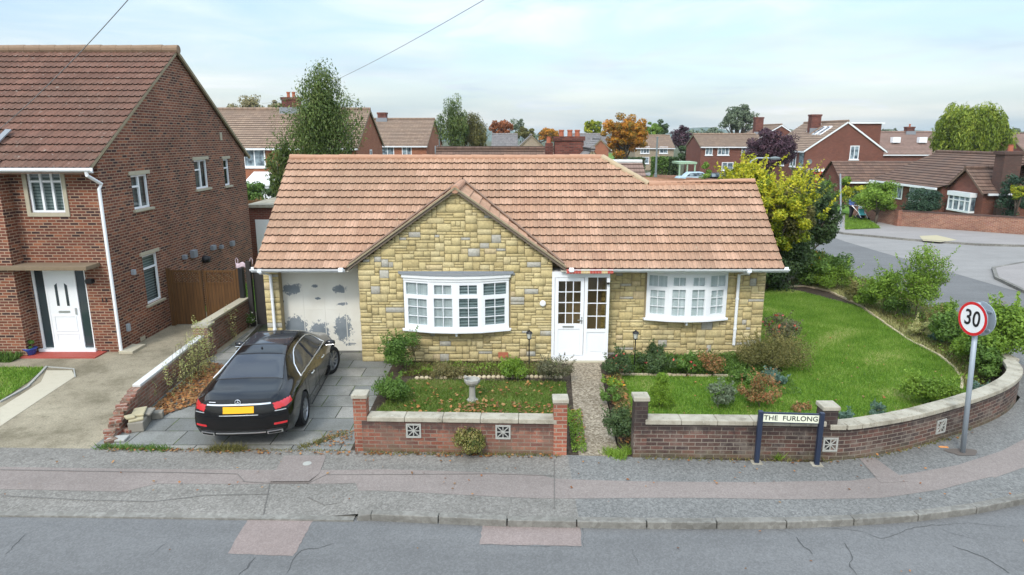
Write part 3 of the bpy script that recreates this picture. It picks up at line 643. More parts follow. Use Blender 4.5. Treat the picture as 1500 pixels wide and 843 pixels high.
# road repair patches and cracks
for pts in ([(368, 755), (462, 757), (446, 786), (430, 815), (333, 812)], [(708, 762), (848, 764), (853, 800), (703, 798)]):
    q = [P(u, v, -.10) for u, v in pts]; rg_ = []
    for a, b in zip(q, q[1:]+q[:1]):
        for k in range(9): rg_.append(a.lerp(b, k/9)+Vector((random.uniform(-.012, .012), random.uniform(-.012, .012), 0)))
    g = MB(); g.sheet(rg_, -.096); struct(g, 'road_repair', M['patch_pink'])
def crack(pts, w, z=-.0955, name='road_crack'):
    L = [P(u, v, z) for u, v in pts]; out = []
    for a, b in zip(L[:-1], L[1:]):
        k = max(2, int((b-a).length/.09))
        for i in range(k): out.append(a.lerp(b, i/k)+Vector((random.uniform(-.02, .02), random.uniform(-.02, .02), 0)))
    out.append(L[-1]); mb = MB(); V = []; n = len(out)
    for i, p in enumerate(out):
        tt = (out[min(i+1, n-1)]-out[max(i-1, 0)]).normalized(); nn = Vector((-tt.y, tt.x, 0)); ww = w*(.3+.9*random.random())*math.sin(math.pi*(i+.5)/(n))**.4
        V += [p+nn*ww/2, p-nn*ww/2]
    for v in V: v.z = z
    mb.add(V, [(2*i, 2*i+1, 2*i+3, 2*i+2) for i in range(n-1)]); struct(mb, name, M['crack_dark'])
for pts, w in [([(38, 783), (20, 800), (8, 812)], .012), ([(490, 795), (470, 803), (440, 806), (425, 828), (420, 840)], .014), ([(372, 818), (360, 833), (350, 842)], .022), ([(1165, 787), (1178, 800), (1190, 812)], .02), ([(1238, 795), (1248, 815), (1243, 830), (1255, 842)], .026), ([(1395, 800), (1440, 815), (1478, 840)], .026), ([(925, 805), (935, 828)], .010), ([(955, 772), (1010, 777), (1060, 770), (1130, 772), (1165, 785)], .010), ([(1380, 776), (1430, 790)], .010), ([(1195, 772), (1260, 778), (1290, 790), (1340, 772), (1420, 765), (1490, 775)], .010), ([(215, 818), (245, 795)], .008), ([(853, 765), (855, 800)], .010), ([(704, 798), (780, 800), (852, 801)], .008)]:
    crack(pts, w)
for pts in ([(0, 688), (120, 690), (260, 692), (348, 694), (358, 704)], [(355, 704), (395, 706), (452, 706), (478, 695), (600, 695), (720, 694), (812, 697)], [(0, 722), (120, 728), (225, 730), (300, 722), (395, 720)], [(395, 706), (388, 735), (385, 748)], [(812, 673), (812, 745)], [(450, 724), (475, 735), (530, 727)]):
    L = [P(u, v, .012) for u, v in pts]
    mb = MB(); V = []
    for i, p in enumerate(L):
        tt = (L[min(i+1, len(L)-1)]-L[max(i-1, 0)]).normalized(); nn = Vector((-tt.y, tt.x, 0)); zz = pav(0, 0)[1]*0+(.012 if p.y > 10.5 or p.x > -2.2 else .012-.075*max(0, 1-1.7*(p.y-9.2)/2))
        V += [(p.x+nn.x*.006, p.y+nn.y*.006, zz), (p.x-nn.x*.006, p.y-nn.y*.006, zz)]
    mb.add(V, [(2*i, 2*i+1, 2*i+3, 2*i+2) for i in range(len(L)-1)]); struct(mb, 'pavement_joint', M['joint_dark'])
# kerb stones
km = MB(); pts = lerp_path(kerb[:12], 19)
for a, b in zip(pts[:-1], pts[1:]):
    t_ = (b-a).normalized(); a2 = a+t_*.008; b2 = b-t_*.008; dz = random.uniform(-.006, .006)
    km.path_box([a2, b2], .135, -.13, .012+dz)
km.add(*[[(-2.36, 9.06, -.12), (-2.14, 9.06, -.12), (-2.14, 9.2, -.12), (-2.36, 9.2, -.12), (-2.34, 9.07, -.02), (-2.14, 9.06, .012), (-2.14, 9.2, .012), (-2.34, 9.2, .0)], [(0, 1, 2, 3), (4, 7, 6, 5), (0, 4, 5, 1), (1, 5, 6, 2), (2, 6, 7, 3), (3, 7, 4, 0)]])
struct(km, 'kerb', M['kerb'], bevel=.012)
km = MB(); km.path_box([(-30, 9.42), (-12, 9.29), (-7, 9.22), (-2.4, 9.10)], .13, -.13, -.073); km.path_box([(13.35, 18), (13.45, 24), (13.65, 40), (14.05, 85)], .135, -.13, .012); struct(km, 'dropped_kerb', M['kerb'])
c_ = P(450, 680); mb = MB(); mb.lathe([(.075, .001), (.075, .014), (.06, .016)], (c_.x, c_.y, 0), 18); tag(mb.build('access_cover', M['block_grey']), 'small round pale access cover set in the pavement', 'cover')
# yards (top at 0)
g = MB(); g.prism([(-40, 11.5), (-12, 11.35), (-7.75, 11.25), (-7.75, 21), (-9, 30), (-40, 30)], -.14, -.002); struct(g, 'driveway', M['concrete_drive'])
g = MB(); g.prism([(-7.75, 11.25), (-2.95, 11.18), (-3.0, 16.0), (-3.75, 16.3), (-3.75, 17.0), (-7.4, 17.0), (-7.75, 20)], -.14, 0); struct(g, 'paved_driveway', M['slab_paving'])
gp = [(-2.95, 11.18), (.92, 11.0), (1.28, 11.0), (1.4, 15.9), (1.0, 16.0), (-3.0, 16.0)]
g = MB(); g.prism(gp+[(-3.0, 17.5), (1.0, 17.5)][:0], -.14, .0); struct(g, 'garden_soil', M['soil'])
g = MB(); g.prism([(1.20, 10.99), (1.92, 10.95), (2.0, 12.6), (2.2, 15.8), (2.6, 16.6), (1.0, 16.6), (1.45, 15.8), (1.28, 12.8)], -.14, .003); struct(g, 'garden_path', M['gravel'])
rg = [(1.95, 10.95), (5.4, 10.72), (5.95, 10.9), (6.85, 11.2), (8.0, 11.65), (8.9, 12.1), (9.7, 12.6), (10.6, 13.2), (11.2, 14.0), (11.6, 15), (11.8, 17), (12.3, 20), (12.2, 25), (11.4, 30), (9, 31), (6.5, 30), (6.5, 16.6), (2.3, 16.6), (2.2, 15.8)]
g = MB(); g.prism(rg, -.14, 0); struct(g, 'garden_bed', M['soil'])
lawnR = [(2.2, 11.3), (5.4, 11.1), (6.6, 11.5), (8.0, 12.1), (9.2, 12.9), (10.05, 13.8), (10.5, 14.5), (10.95, 15.57), (11.15, 17.0), (11.2, 18.6), (11.6, 21.6), (10.7, 23.6), (10.0, 24.5), (6.9, 25.2), (6.6, 25), (6.6, 15.2), (5.6, 14.9), (2.5, 15.0)]
g = MB(); g.sheet(lawnR, .012); struct(g, 'lawn', M['lawn'])
lawnL = [(-2.7, 11.45), (.9, 11.3), (1.15, 12.5), (1.25, 14.6), (-2.4, 14.75), (-2.8, 13)]
g = MB(); g.sheet(lawnL, .012); struct(g, 'lawn', M['lawn'])
blades('lawn_grass', scatter(lawnR, 190000), .012, .05, .008, M['lf_grass'], 'bright green mown grass of the corner lawn right of the stone bungalow')
blades('lawn_grass', scatter(lawnL, 26000), .012, .06, .010, M['lf_grass_dull'], 'leaf-strewn grass behind the low brick wall round the bird bath')
llp = [(-14, 13.0), (-11.02, 13.2), (-11.25, 14.6), (-11.56, 15.6), (-12.3, 15.62), (-14.5, 15.6)]
g = MB(); g.sheet(llp, .012); struct(g, 'lawn', M['lawn'])
blades('lawn_grass', scatter(llp, 14000), .012, .05, .009, M['lf_grass'], 'small patch of grass in front of the left brick house')
g = MB(); g.path_box([P(0, 590), P(40, 568), P(62, 545), P(68, 538)], .05, -.01, .03); g.path_box([P(68, 538), P(108, 541), P(110, 553)], .03, -.01, .02); struct(g, 'garden_edging', M['block_grey'])
g = MB(); g.sheet([P(0, 612), P(0, 598), P(60, 560), P(68, 543), P(105, 543), P(110, 552), P(60, 585), P(0, 625)], .004); struct(g, 'garden_path', plain('path_slab', (.46, .42, .32), .9, var=.2))
g = MB(); g.box(-13.1, -10.75, 16.32, 16.84, -.01, .03); struct(g, 'doorstep', M['door_red_tile'])
blades('border_plants', scatter([(-14, 16.0), (-12.7, 16.0), (-12.7, 16.4), (-14, 16.4)], 1500), 0, .16, .02, M['lf_green'], 'dark green border plants left of the blue flower pot')
# curved lawn edging stones
e = MB(); ep = [P(1140, 422), P(1180, 420), P(1215, 428), P(1262, 450), P(1300, 478), P(1332, 500), P(1372, 520), P(1398, 540), P(1410, 558), P(1408, 572)]
pts = lerp_path([(p.x, p.y) for p in ep], 46)
for a, b in zip(pts[:-1], pts[1:]):
    t_ = (b-a).normalized(); e.path_box([a+t_*.01, b-t_*.01], .06, -.01, .05+random.uniform(-.008, .012))
struct(e, 'garden_edging', M['edging'])
e = MB(); pts = lerp_path([(-2.3, 14.85), (-1.6, 14.9), (.5, 14.95), (1.2, 14.9)], 32)
for a, b in zip(pts[:-1], pts[1:]):
    c_ = a.lerp(b, .5); e.lathe([(.0, -.01), (.055, 0), (.055, .03), (.03, .055)], (c_.x, c_.y, 0), 8)
pts = lerp_path([(2.6, 15.1), (4.0, 15.05), (5.6, 14.95)], 28)
for a, b in zip(pts[:-1], pts[1:]):
    c_ = a.lerp(b, .5); e.path_box([a, b-(b-a)*.1], .06, -.01, .045+random.uniform(-.01, .01))
struct(e, 'garden_edging', M['edging'])
# ================================================================ the stone bungalow
GY = 16.08; WY = 16.60; GAR = 16.90
B = thing('bungalow', 'yellow stone bungalow with orange tiled roof, white bow windows and a peeling garage door', 'bungalow', (0, GY, 0))
EZ = 2.50; EY = 15.98; SL = (4.98-2.48)/(19.12-15.98); sv = Vector((0, 1, SL)).normalized()
def onroof(u, v):
    r = ray(u, v); # z = EZ + SL*(y-EY)
    tt = (EZ-SL*EY-CH)/(r.z-SL*r.y); q = r*tt; return Vector((q.x, q.y, q.z+CH))
rL = onroof(425, 232); rA = onroof(882, 230); rB = onroof(950, 269.5); rC = onroof(1105, 265)
def vv(p): return math.hypot(p.y-EY, p.z-EZ)
Lm = vv(rL); vA, vB, vC = vv(rA), vv(rB), vv(rC); VX0 = -6.28; VX1 = 6.62
zc = 4.98
def xr(v):
    if v <= vB: return VX1
    return rB.x+(rA.x-rB.x)*(v-vB)/(vA-vB)
Lm = vA
backing = MB()
garage_hole = (-6.10-VX0+0, 0, 0, 0)
# backing walls
fg = Fr((0, GY+.03, 0)); fw_ = Fr((0, WY+.03, 0)); fgar = Fr((0, GAR, 0))
bow1 = (-2.70, -.06, .90, 2.22); bow2 = (3.42, 5.52, 1.02, 2.30)
wall(backing, fg, 1.0, 2.50, [(bow1[0]+.05, bow1[1]-.05, bow1[2]+.05, bow1[3]-.05)], x0=-3.77)
backing.add([(-3.77, GY+.03, 2.50), (1.0, GY+.03, 2.50), (-1.355, GY+.03, 4.22)], [(0, 1, 2)])
backing.box(-3.77, -3.74, GY+.03, GAR, 0, 2.5); backing.box(.97, 1.0, GY+.03, WY+.03, 0, 2.5)
wall(backing, fw_, 6.45, 2.48, [(bow2[0]+.05, bow2[1]-.05, bow2[2]+.05, bow2[3]-.05), (1.08, 2.38, .06, 2.2)], x0=1.0)
backing.box(-6.32, -5.98, WY+.03, GAR+.3, 0, 2.45); backing.box(-5.98, -3.77, GAR+.06, GAR+.2, 2.13, 2.5)
# sides and rear
backing.add([(-6.2, WY, 0), (-6.2, 22.2, 0), (-6.2, 22.2, 2.4), (-6.2, 19.12, 4.85), (-6.2, WY, 2.85)], [(0, 1, 2, 3, 4)])
backing.add([(6.45, WY, 0), (6.45, 21.0, 0), (6.45, 21.0, 2.3), (6.45, 18.45, 4.3), (6.45, WY, 2.85)], [(0, 1, 2, 3, 4)])
backing.add([(-6.2, 22.2, 0), (4, 22.2, 0), (4, 22.2, 2.4), (-6.2, 22.2, 2.4)], [(0, 1, 2, 3)]); backing.add([(4, 22.2, 0), (4, 21, 0), (4, 21, 2.4), (4, 22.2, 2.4)], [(0, 1, 2, 3)]); backing.add([(4, 21, 0), (6.45, 21, 0), (6.45, 21, 2.4), (4, 21, 2.4)], [(0, 1, 2, 3)])
backing.build('wall', M['stone_joint'], B)
# coursed random stones
def stones(name, fr, x0, x1, z0, z1, holes=(), top=None, left=False, cw=.058, ch=.068):
    nx = int(round((x1-x0)/cw)); nz = int(round((z1-z0)/ch)); cw = (x1-x0)/nx; ch = (z1-z0)/nz; occ = np.zeros((nx, nz), bool)
    for i in range(nx):
        for j in range(nz):
            cx = x0+(i+.5)*cw; cz = z0+(j+.5)*ch
            if any(h[0] < cx < h[1] and h[2] < cz < h[3] for h in holes) or (top and not top(cx, cz)): occ[i, j] = True
    V = []; Fs = []; rr = []
    for j in range(nz):
        i = 0
        while i < nx:
            if occ[i, j]: i += 1; continue
            hh = random.choices([1, 2, 3], [.40, .38, .22])[0]; ww = random.choices([2, 3, 4, 5, 6, 7], [.10, .20, .24, .22, .14, .10])[0]
            if hh == 1: ww += 1
            ww = min(ww, nx-i); hh = min(hh, nz-j)
            w = 0
            while w < ww and not occ[i+w, j]: w += 1
            if i+w < nx and not occ[i+w, j] and (i+w+1 >= nx or occ[i+w+1, j]): w += 1
            h = 1
            while h < hh and not occ[i:i+w, j+h].any(): h += 1
            occ[i:i+w, j:j+h] = True
            a, b, c, d = x0+i*cw+.0045, x0+(i+w)*cw-.0045, z0+j*ch+.0045, z0+(j+h)*ch-.0045
            if i == 0: a -= .006
            e = .006; dp = .006+random.random()*.010; j4 = [random.uniform(-.003, .003) for _ in range(8)]
            k = len(V)
            V += [fr.p(a, c, 0), fr.p(b, c, 0), fr.p(b, d, 0), fr.p(a, d, 0), fr.p(a+e, c+e, dp+j4[0]), fr.p(b-e, c+e, dp+j4[1]), fr.p(b-e, d-e, dp+j4[2]), fr.p(a+e, d-e, dp+j4[3])]
            Fs += [(k+4, k+5, k+6, k+7), (k, k+1, k+5, k+4), (k+1, k+2, k+6, k+5), (k+2, k+3, k+7, k+6), (k+3, k, k+4, k+7)]
            r = random.random()*.93 if random.random() > .055 else random.uniform(.95, 1); rr += [r]*5
            i += w
    return npmesh(name, np.array([tuple(v) for v in V]), np.array(Fs), M['walling_stone'], B, np.array(rr))
f0 = Fr((0, GY, 0)); hw = 2.62; zt = 4.33
stones('stone_cladding', Fr((0, GY+.01, 0)), -3.79, 1.0, 0, 4.33, [bow1, (-9, -8, 0, 0)], lambda x, z: z < 2.46 or (z-2.46) < (1-abs(x+1.355)/2.53)*1.86)
stones('stone_cladding', Fr((0, WY+.01, 0)), 2.30, 6.48, 0, 2.46, [bow2])
stones('stone_cladding', Fr((0, WY+.01, 0)), -6.34, -5.96, 0, 2.42, cw=.08)
stones('stone_cladding', Fr((-3.79, GY+.02, 0), (0, 1, 0), (0, 0, 1), (-1, 0, 0)), 0, .86, 0, 2.45)
stones('stone_cladding', Fr((6.47, WY+.02, 0), (0, 1, 0), (0, 0, 1), (1, 0, 0)), 0, 4.3, 0, 2.3)
# roofs
GX = -1.355; vg = (18.3-EY+.02)*math.sqrt(1+SL*SL)
OFF = math.hypot(.08, .0637); crs = (vB+OFF)/round((vB+OFF)/.285)
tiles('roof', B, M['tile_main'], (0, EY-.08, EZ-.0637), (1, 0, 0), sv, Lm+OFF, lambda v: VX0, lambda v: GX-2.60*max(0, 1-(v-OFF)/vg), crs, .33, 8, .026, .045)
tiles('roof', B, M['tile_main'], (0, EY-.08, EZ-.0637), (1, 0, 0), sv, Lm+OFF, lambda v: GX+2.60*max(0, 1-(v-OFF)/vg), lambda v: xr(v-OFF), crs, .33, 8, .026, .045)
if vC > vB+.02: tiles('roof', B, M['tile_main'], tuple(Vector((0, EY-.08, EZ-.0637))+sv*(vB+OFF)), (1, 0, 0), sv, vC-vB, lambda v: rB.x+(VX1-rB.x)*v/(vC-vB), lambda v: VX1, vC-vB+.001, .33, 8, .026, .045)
def slab(name, pts, mat, par=B, th=.03):
    a, b, c = Vector(pts[0]), Vector(pts[1]), Vector(pts[2]); n = (b-a).cross(c-a).normalized()
    if n.z < 0: n = -n
    mb = MB(); k = len(pts); mb.add([Vector(p) for p in pts]+[Vector(p)-n*th for p in pts], [tuple(range(k)), tuple(range(k, 2*k))[::-1]]+[(i, (i+1) % k, k+(i+1) % k, k+i) for i in range(k)])
    return mb.build(name, mat, par)
zr = rA.z; rr_ = [(VX0, rL.y, rL.z), tuple(rA), (rA.x+1.0, rA.y+1.3, rA.z-1.0), (4.6, 22.4, 2.42), (VX0, 22.4, 2.42)]
slab('rear_roof', [(VX0, rA.y, rA.z-.02), (rA.x, rA.y, rA.z-.02), (4.3, 22.4, 2.42), (VX0, 22.4, 2.42)], M['tile_brown'])
slab('rear_roof', [(rA.x, rA.y, rA.z-.02), (rB.x, rB.y, rB.z-.02), (rB.x+1.2, 20.6, 2.42), (4.3, 22.4, 2.42)], M['tile_brown'])
slab('rear_roof', [(rB.x, rB.y, rB.z-.02), (VX1, rC.y, rC.z-.02), (VX1, 21.2, 2.3), (rB.x+1.2, 21.2, 2.3)], M['tile_brown'])
up = Vector((0, 0, -.02))
ridge('ridge_tiles', B, M['ridge_main'], Vector((VX0+.03, rL.y, rA.z-.02)), rA+up, .09); ridge('ridge_tiles', B, M['ridge_lichen'], rA+up, rB+up, .095); ridge('ridge_tiles', B, M['ridge_main'], rB+up, Vector((VX1, rC.y, rC.z))+up, .09)
# verges, soffit
mb = MB(); mb.bar((VX0+.02, EY-.06, EZ-.10), (VX0+.02, rA.y, rA.z-.07), .05, .10, (0, -.6, .8)); mb.bar((VX1-.02, EY-.06, EZ-.10), (VX1-.02, rC.y, rC.z-.06), .05, .10, (0, -.6, .8)); build_each(mb, 'verge', M['verge_mortar'], B)
# gable cross roof
gx = -1.355; hs = Vector((-2.62, 0, 1.87)).normalized(); gl = math.hypot(2.62, 1.87); VY = 15.93; vd = 18.3
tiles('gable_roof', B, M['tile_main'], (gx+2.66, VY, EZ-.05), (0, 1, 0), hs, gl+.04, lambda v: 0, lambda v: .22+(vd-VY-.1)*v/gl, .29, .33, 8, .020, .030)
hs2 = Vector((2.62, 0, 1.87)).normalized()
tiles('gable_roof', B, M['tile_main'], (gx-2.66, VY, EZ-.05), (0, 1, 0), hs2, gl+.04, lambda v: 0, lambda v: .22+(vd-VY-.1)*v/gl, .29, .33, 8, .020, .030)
apz = EZ-.05+1.87+.05
ridge('ridge_tiles', B, M['ridge_main'], (gx, VY-.01, apz-.02), (gx, vd+.05, apz-.02), .10, .4)
mb = MB()
for s_ in (-1, 1):
    a = Vector((gx+s_*2.72, VY+.035, EZ-.125)); b = Vector((gx, VY+.035, apz-.04)); mb.bar(a, b, .05, .055)
build_each(mb, 'bargeboard', M['barge'], B)
mb = MB()
for s_ in (-1, 1):
    a = Vector((gx+s_*2.74, VY-.004, EZ-.065)); b = Vector((gx, VY-.004, apz+.02)); mb.bar(a, b, .05, .04)
build_each(mb, 'verge', M['verge_mortar'], B)
# lead/dark valley lines
mb = MB()
for s_ in (-1, 1):
    a = Vector((gx+s_*2.62, EY-.02, EZ+.06)); b = Vector((gx+s_*.02, vd+.02, apz+.06)); mb.bar(a, b, .045, .05, (0, -.5, .8))
build_each(mb, 'valley', M['soffit'], B)
# gutters
def gutter(x0, x1, y, z, par, mat=None, name='gutter', r=.055):
    mb = MB(); mb.box(x0, x1, y+.05, y+.075, z-.09, z+.035); k = 8; V = []
    for x in (x0, x1):
        for rr2 in (r, r-.012):
            for j in range(k+1):
                a = math.pi*j/k; V.append((x, y-math.cos(a)*rr2, z-math.sin(a)*rr2))
    n = k+1; fs = []
    for j in range(k): fs += [(j, j+1, 2*n+j+1, 2*n+j), (n+j, n+j+1, 3*n+j+1, 3*n+j)]
    fs += [(0, n, 3*n, 2*n), (k, n+k, 3*n+k, 2*n+k)]
    fs += [(j, j+1, n+j+1, n+j) for j in range(k)]+[(2*n+j, 2*n+j+1, 3*n+j+1, 3*n+j) for j in range(k)]
    mb.add(V, fs); return mb.build(name, mat or M['upvc'], par)
gutter(-6.36, gx-2.72, EY-.12, EZ-.06, B); gutter(gx+2.72, 6.74, EY-.12, EZ-.06, B)
mb = MB(); mb.box(-6.3, -4.0, EY-.04, GAR+.05, EZ-.14, EZ-.12); mb.box(1.2, 6.6, EY-.04, WY+.05, EZ-.14, EZ-.12); build_each(mb, 'soffit', M['cream_paint'], B)
for x0, bot, top in ((-6.13, .05, 2.33), (5.76, .30, 2.33)):
    mb = MB(); mb.tube([(x0, EY-.12, 2.42), (x0, EY-.12, 2.35), (x0, WY-.07, 2.16), (x0, WY-.07, bot)], .038, 10); mb.box(x0-.05, x0+.05, EY-.17, EY-.07, 2.36, 2.44)
    for z in (.7, 1.5): mb.tube([(x0, WY-.07, z), (x0, WY-.07, z+.05)], .047, 10)
    mb.build('downpipe', M['upvc'], B, smooth=False)
for x in (gx-2.80, gx+2.80):
    mb = MB(); mb.box(x-.06, x+.06, EY-.20, EY-.05, EZ-.13, EZ-.03); mb.build('gutter_end', M['upvc'], B, bevel=.02)
# bow windows
def bow(x0, x1, z0, z1, y, proj, backs, flat_top, headh, lead=True):
    n = 4; W = x1-x0; xs = [x0, x0+W*.26, x0+W*.5, x0+W*.74, x1]; ds = [0.02, proj*.82, proj, proj*.82, .02]
    mf = MB(); mg = MB(); barm = MB(); fw = .055; th = .06; bk = {}
    for i in range(4):
        a = Vector((xs[i], y-ds[i], 0)); b = Vector((xs[i+1], y-ds[i+1], 0)); ux = (b-a); w = ux.length; ux.normalize(); nn = Vector((ux.y, -ux.x, 0))
        fr = Fr(a, ux, (0, 0, 1), nn); H = z1-z0; zt_ = z0+H*.66; outer = i in (0, 3)
        m0 = fw*(1.0 if outer else 2.0)
        mf.fbox(fr, 0, w, z0, z0+.085, -th, 0); mf.fbox(fr, 0, w, z1-.05, z1, -th, 0); mf.fbox(fr, 0, .06, z0+.085, z1-.05, -th, .001); mf.fbox(fr, w-.06, w, z0+.085, z1-.05, -th, .001)
        mf.fbox(fr, .06, w-.06, zt_, zt_+.065, -th, -.002)
        if outer: mf.fbox(fr, .06, .10, z0+.085, zt_, -th, -.004); mf.fbox(fr, w-.10, w-.06, z0+.085, zt_, -th, -.004); mf.fbox(fr, .10, w-.10, z0+.085, z0+.12, -th, -.004); mf.fbox(fr, .10, w-.10, zt_-.035, zt_, -th, -.004)
        else:
            for (p, q, r_, s2) in ((.06, .10, zt_+.065, z1-.05), (w-.10, w-.06, zt_+.065, z1-.05), (.10, w-.10, zt_+.065, zt_+.10), (.10, w-.10, z1-.085, z1-.05)): mf.fbox(fr, p, q, r_, s2, -th, -.004)
            mf.fbox(fr, .06, .085, z0+.085, zt_, -th, -.004); mf.fbox(fr, w-.085, w-.06, z0+.085, zt_, -th, -.004)
        mg.fbox(fr, .05, w-.05, z0+.05, z1-.03, -.04, -.032)
        cx = w/2
        barm.fbox(fr, cx-.009, cx+.009, z0+.085, zt_, -.031, -.012); barm.fbox(fr, cx-.009, cx+.009, zt_+.065, z1-.05, -.031, -.012)
        zlo = z0+.1; 
        for f_ in (1/3, 2/3):
            zz = zlo+(zt_-zlo)*f_; barm.fbox(fr, .08, cx-.0115, zz-.009, zz+.009, -.030, -.013); barm.fbox(fr, cx+.0115, w-.08, zz-.009, zz+.009, -.030, -.013)
        bk.setdefault(backs[i], MB()).fbox(fr, .02, w-.02, z0+.03, z1-.02, -.075, -.065)
    w_ = mf.build('bow_window', M['upvc'], B); mg.build('pane', M['glass'], w_); barm.build('glazing_bar', M['upvc'], w_)
    for k, m_ in bk.items(): m_.build('curtain' if 'curtain' in k else 'blind', M[k], w_)
    poly = [(x, y-d) for x, d in zip(xs, ds)]
    s_ = MB(); s_.prism([(x0-.07, y)]+[(x+(-.05 if i == 0 else .05 if i == 4 else 0), yy-.06) for i, (x, yy) in enumerate(poly)]+[(x1+.07, y)], z0-.06, z0); s_.build('sill', M['upvc'], w_, bevel=.01)
    h_ = MB(); h_.prism([(x0-.02, y)]+[(x, yy-.02) for x, yy in poly]+[(x1+.02, y)], z1, z1+headh*.45); h_.prism([(x0-.06, y)]+[(x+(-.04 if i == 0 else .04 if i == 4 else 0), yy-.05) for i, (x, yy) in enumerate(poly)]+[(x1+.06, y)], z1+headh*.45, z1+headh); h_.build('head', M['white_paint'], w_, bevel=.008)
    if lead:
        l_ = MB(); l_.prism([(x0-.12, y+.0)]+[(x+(-.08 if i == 0 else .08 if i == 4 else 0), yy-.07) for i, (x, yy) in enumerate(poly)]+[(x1+.12, y)], z1+headh, z1+headh+.018); l_.box(x0-.12, x1+.12, y-.03, y-.012, z1+headh, z1+headh+.06); l_.build('flashing', M['lead'], w_)
    b_ = MB(); b_.box((x0+x1)/2-.025, (x0+x1)/2+.025, y-proj*.8, y, z0-.17, z0-.06); b_.build('bracket', M['upvc'], w_, bevel=.008)
bow(-2.68, -.08, .90, 2.13, GY-.02, .28, ['net_curtain', 'net_curtain', 'dark_blind', 'dark_blind'], 0, .16)
bow(3.44, 5.50, 1.03, 2.20, WY-.02, .24, ['pale_curtain']*4, 0, .14, False)
# entrance porch unit
dY = GY-.02; fd = Fr((0, dY, 0)); D0, D1 = .99, 2.42
mb = MB(); mb.fbox(fd, D0, D0+.07, .06, 2.26, -.07, 0); mb.fbox(fd, D1-.07, D1, .06, 2.26, -.07, 0); mb.fbox(fd, D0+.07, D1-.07, 2.19, 2.26, -.07, 0); mb.fbox(fd, 1.80, 1.88, .16, 2.19, -.07, 0); mb.fbox(fd, D0+.07, D1-.07, .04, .16, -.07, .01)
mb.box(D1-.03, D1, dY+.07, WY+.02, .06, 2.3); mb.fbox(fd, 1.88, D1-.07, .78, .86, -.06, -.01); mb.fbox(fd, 1.88, D1-.07, .16, .78, -.05, -.03)
mb.fbox(fd, D0, D1, 2.26, 2.33, -.6, 0)
porch = mb.build('porch_frame', M['upvc'], B)
mb = MB(); mb.fbox(fd, 1.97, D1-.16, .26, .70, -.03, -.022); mb.build('panel', M['upvc'], porch, bevel=.008)
mb = MB(); mb.fbox(fd, 1.88, D1-.07, .86, 2.19, -.05, -.042); mb.build('pane', M['porch_glass'], porch)
mb = MB(); zz = [.86+(2.19-.86)*k/4 for k in range(5)]
mb.fbox(fd, 2.11, 2.13, .86, 2.19, -.041, -.025)
for z in zz[1:-1]: mb.fbox(fd, 1.88, 2.109, z-.011, z+.011, -.040, -.026); mb.fbox(fd, 2.131, D1-.07, z-.011, z+.011, -.040, -.026)
mb.build('glazing_bar', M['upvc'], porch)
mb = MB(); a0, a1 = D0+.08, 1.79
mb.fbox(fd, a0, a0+.085, .17, 2.18, -.06, -.012); mb.fbox(fd, a1-.085, a1, .17, 2.18, -.06, -.012); mb.fbox(fd, a0+.085, a1-.085, 2.09, 2.18, -.06, -.012); mb.fbox(fd, a0+.085, a1-.085, .86, 1.0, -.06, -.012); mb.fbox(fd, a0+.085, a1-.085, .17, .27, -.06, -.012); mb.fbox(fd, a0+.085, a1-.085, .27, .86, -.05, -.03)
door = mb.build('front_door', M['upvc'], B, bevel=.004)
mb = MB(); mb.fbox(fd, a0+.085, a1-.085, 1.0, 2.09, -.045, -.038); mb.build('pane', M['porch_glass'], door)
mb = MB()
for k in (1, 2): x = a0+.085+(a1-a0-.17)*k/3; mb.fbox(fd, x-.011, x+.011, 1.0, 2.09, -.037, -.02)
for k in (1, 2, 3):
    z = 1.0+1.09*k/4
    for q in range(3): xa = a0+.085+(a1-a0-.17)*q/3+(.0115 if q else 0); xb = a0+.085+(a1-a0-.17)*(q+1)/3-(.0115 if q < 2 else 0); mb.fbox(fd, xa, xb, z-.011, z+.011, -.036, -.021)
mb.build('glazing_bar', M['upvc'], door)
mb = MB(); mb.fbox(fd, a1-.06, a1-.03, 1.0, 1.18, -.012, -.002); mb.fbox(fd, a1-.15, a1-.03, 1.09, 1.11, -.0, .03); mb.build('handle', M['silver'], door)
mb = MB(); mb.fbox(fd, 1.27, 1.55, .90, .95, -.012, -.004); mb.build('letterbox', M['silver'], door)
mb = MB(); mb.box(1.0, D1, dY-.12, dY+.6, -.02, .04); mb.build('doorstep', M['sill_stone'], B, bevel=.01)
# interior of the porch: rear wall
mb = MB(); mb.box(1.0, D1, WY+.25, WY+.3, 0, 2.3); mb.box(1.0, D1, dY, WY+.3, 0.0, .03); mb.build('inner_wall', plain('inner', (.55, .46, .36), .9), B)
# striped tile hood over the door
mb = {'a': MB(), 'b': MB()}; x = 1.32; k = 0; pat = 'aaaaabbbaaaabbaa'
tw_ = (2.46-1.32)/16; 
for i in range(16):
    for r_ in range(2):
        z0 = 2.435-.045*(r_+1); y0 = 15.82-.012*(r_+1)
        mb[pat[i]].add([(x+i*tw_+.003, y0, z0), (x+(i+1)*tw_-.003, y0, z0), (x+(i+1)*tw_-.003, y0+.03, z0+.055), (x+i*tw_+.003, y0+.03, z0+.055), (x+i*tw_+.003, y0+.02, z0-.012), (x+(i+1)*tw_-.003, y0+.02, z0-.012)], [(0, 1, 2, 3), (0, 4, 5, 1)])
hm_ = MB(); hm_.box(1.32, 2.46, 15.845, 15.93, 2.34, 2.36); hood = hm_.build('door_hood', M['upvc'], B); build_each(mb['a'], 'hood_tile', plain('hood_red', (.38, .075, .055), .8, var=.3, scale=14), hood, recalc=False); build_each(mb['b'], 'hood_tile', plain('hood_buff', (.50, .38, .2), .8, var=.3, scale=14), hood, recalc=False)
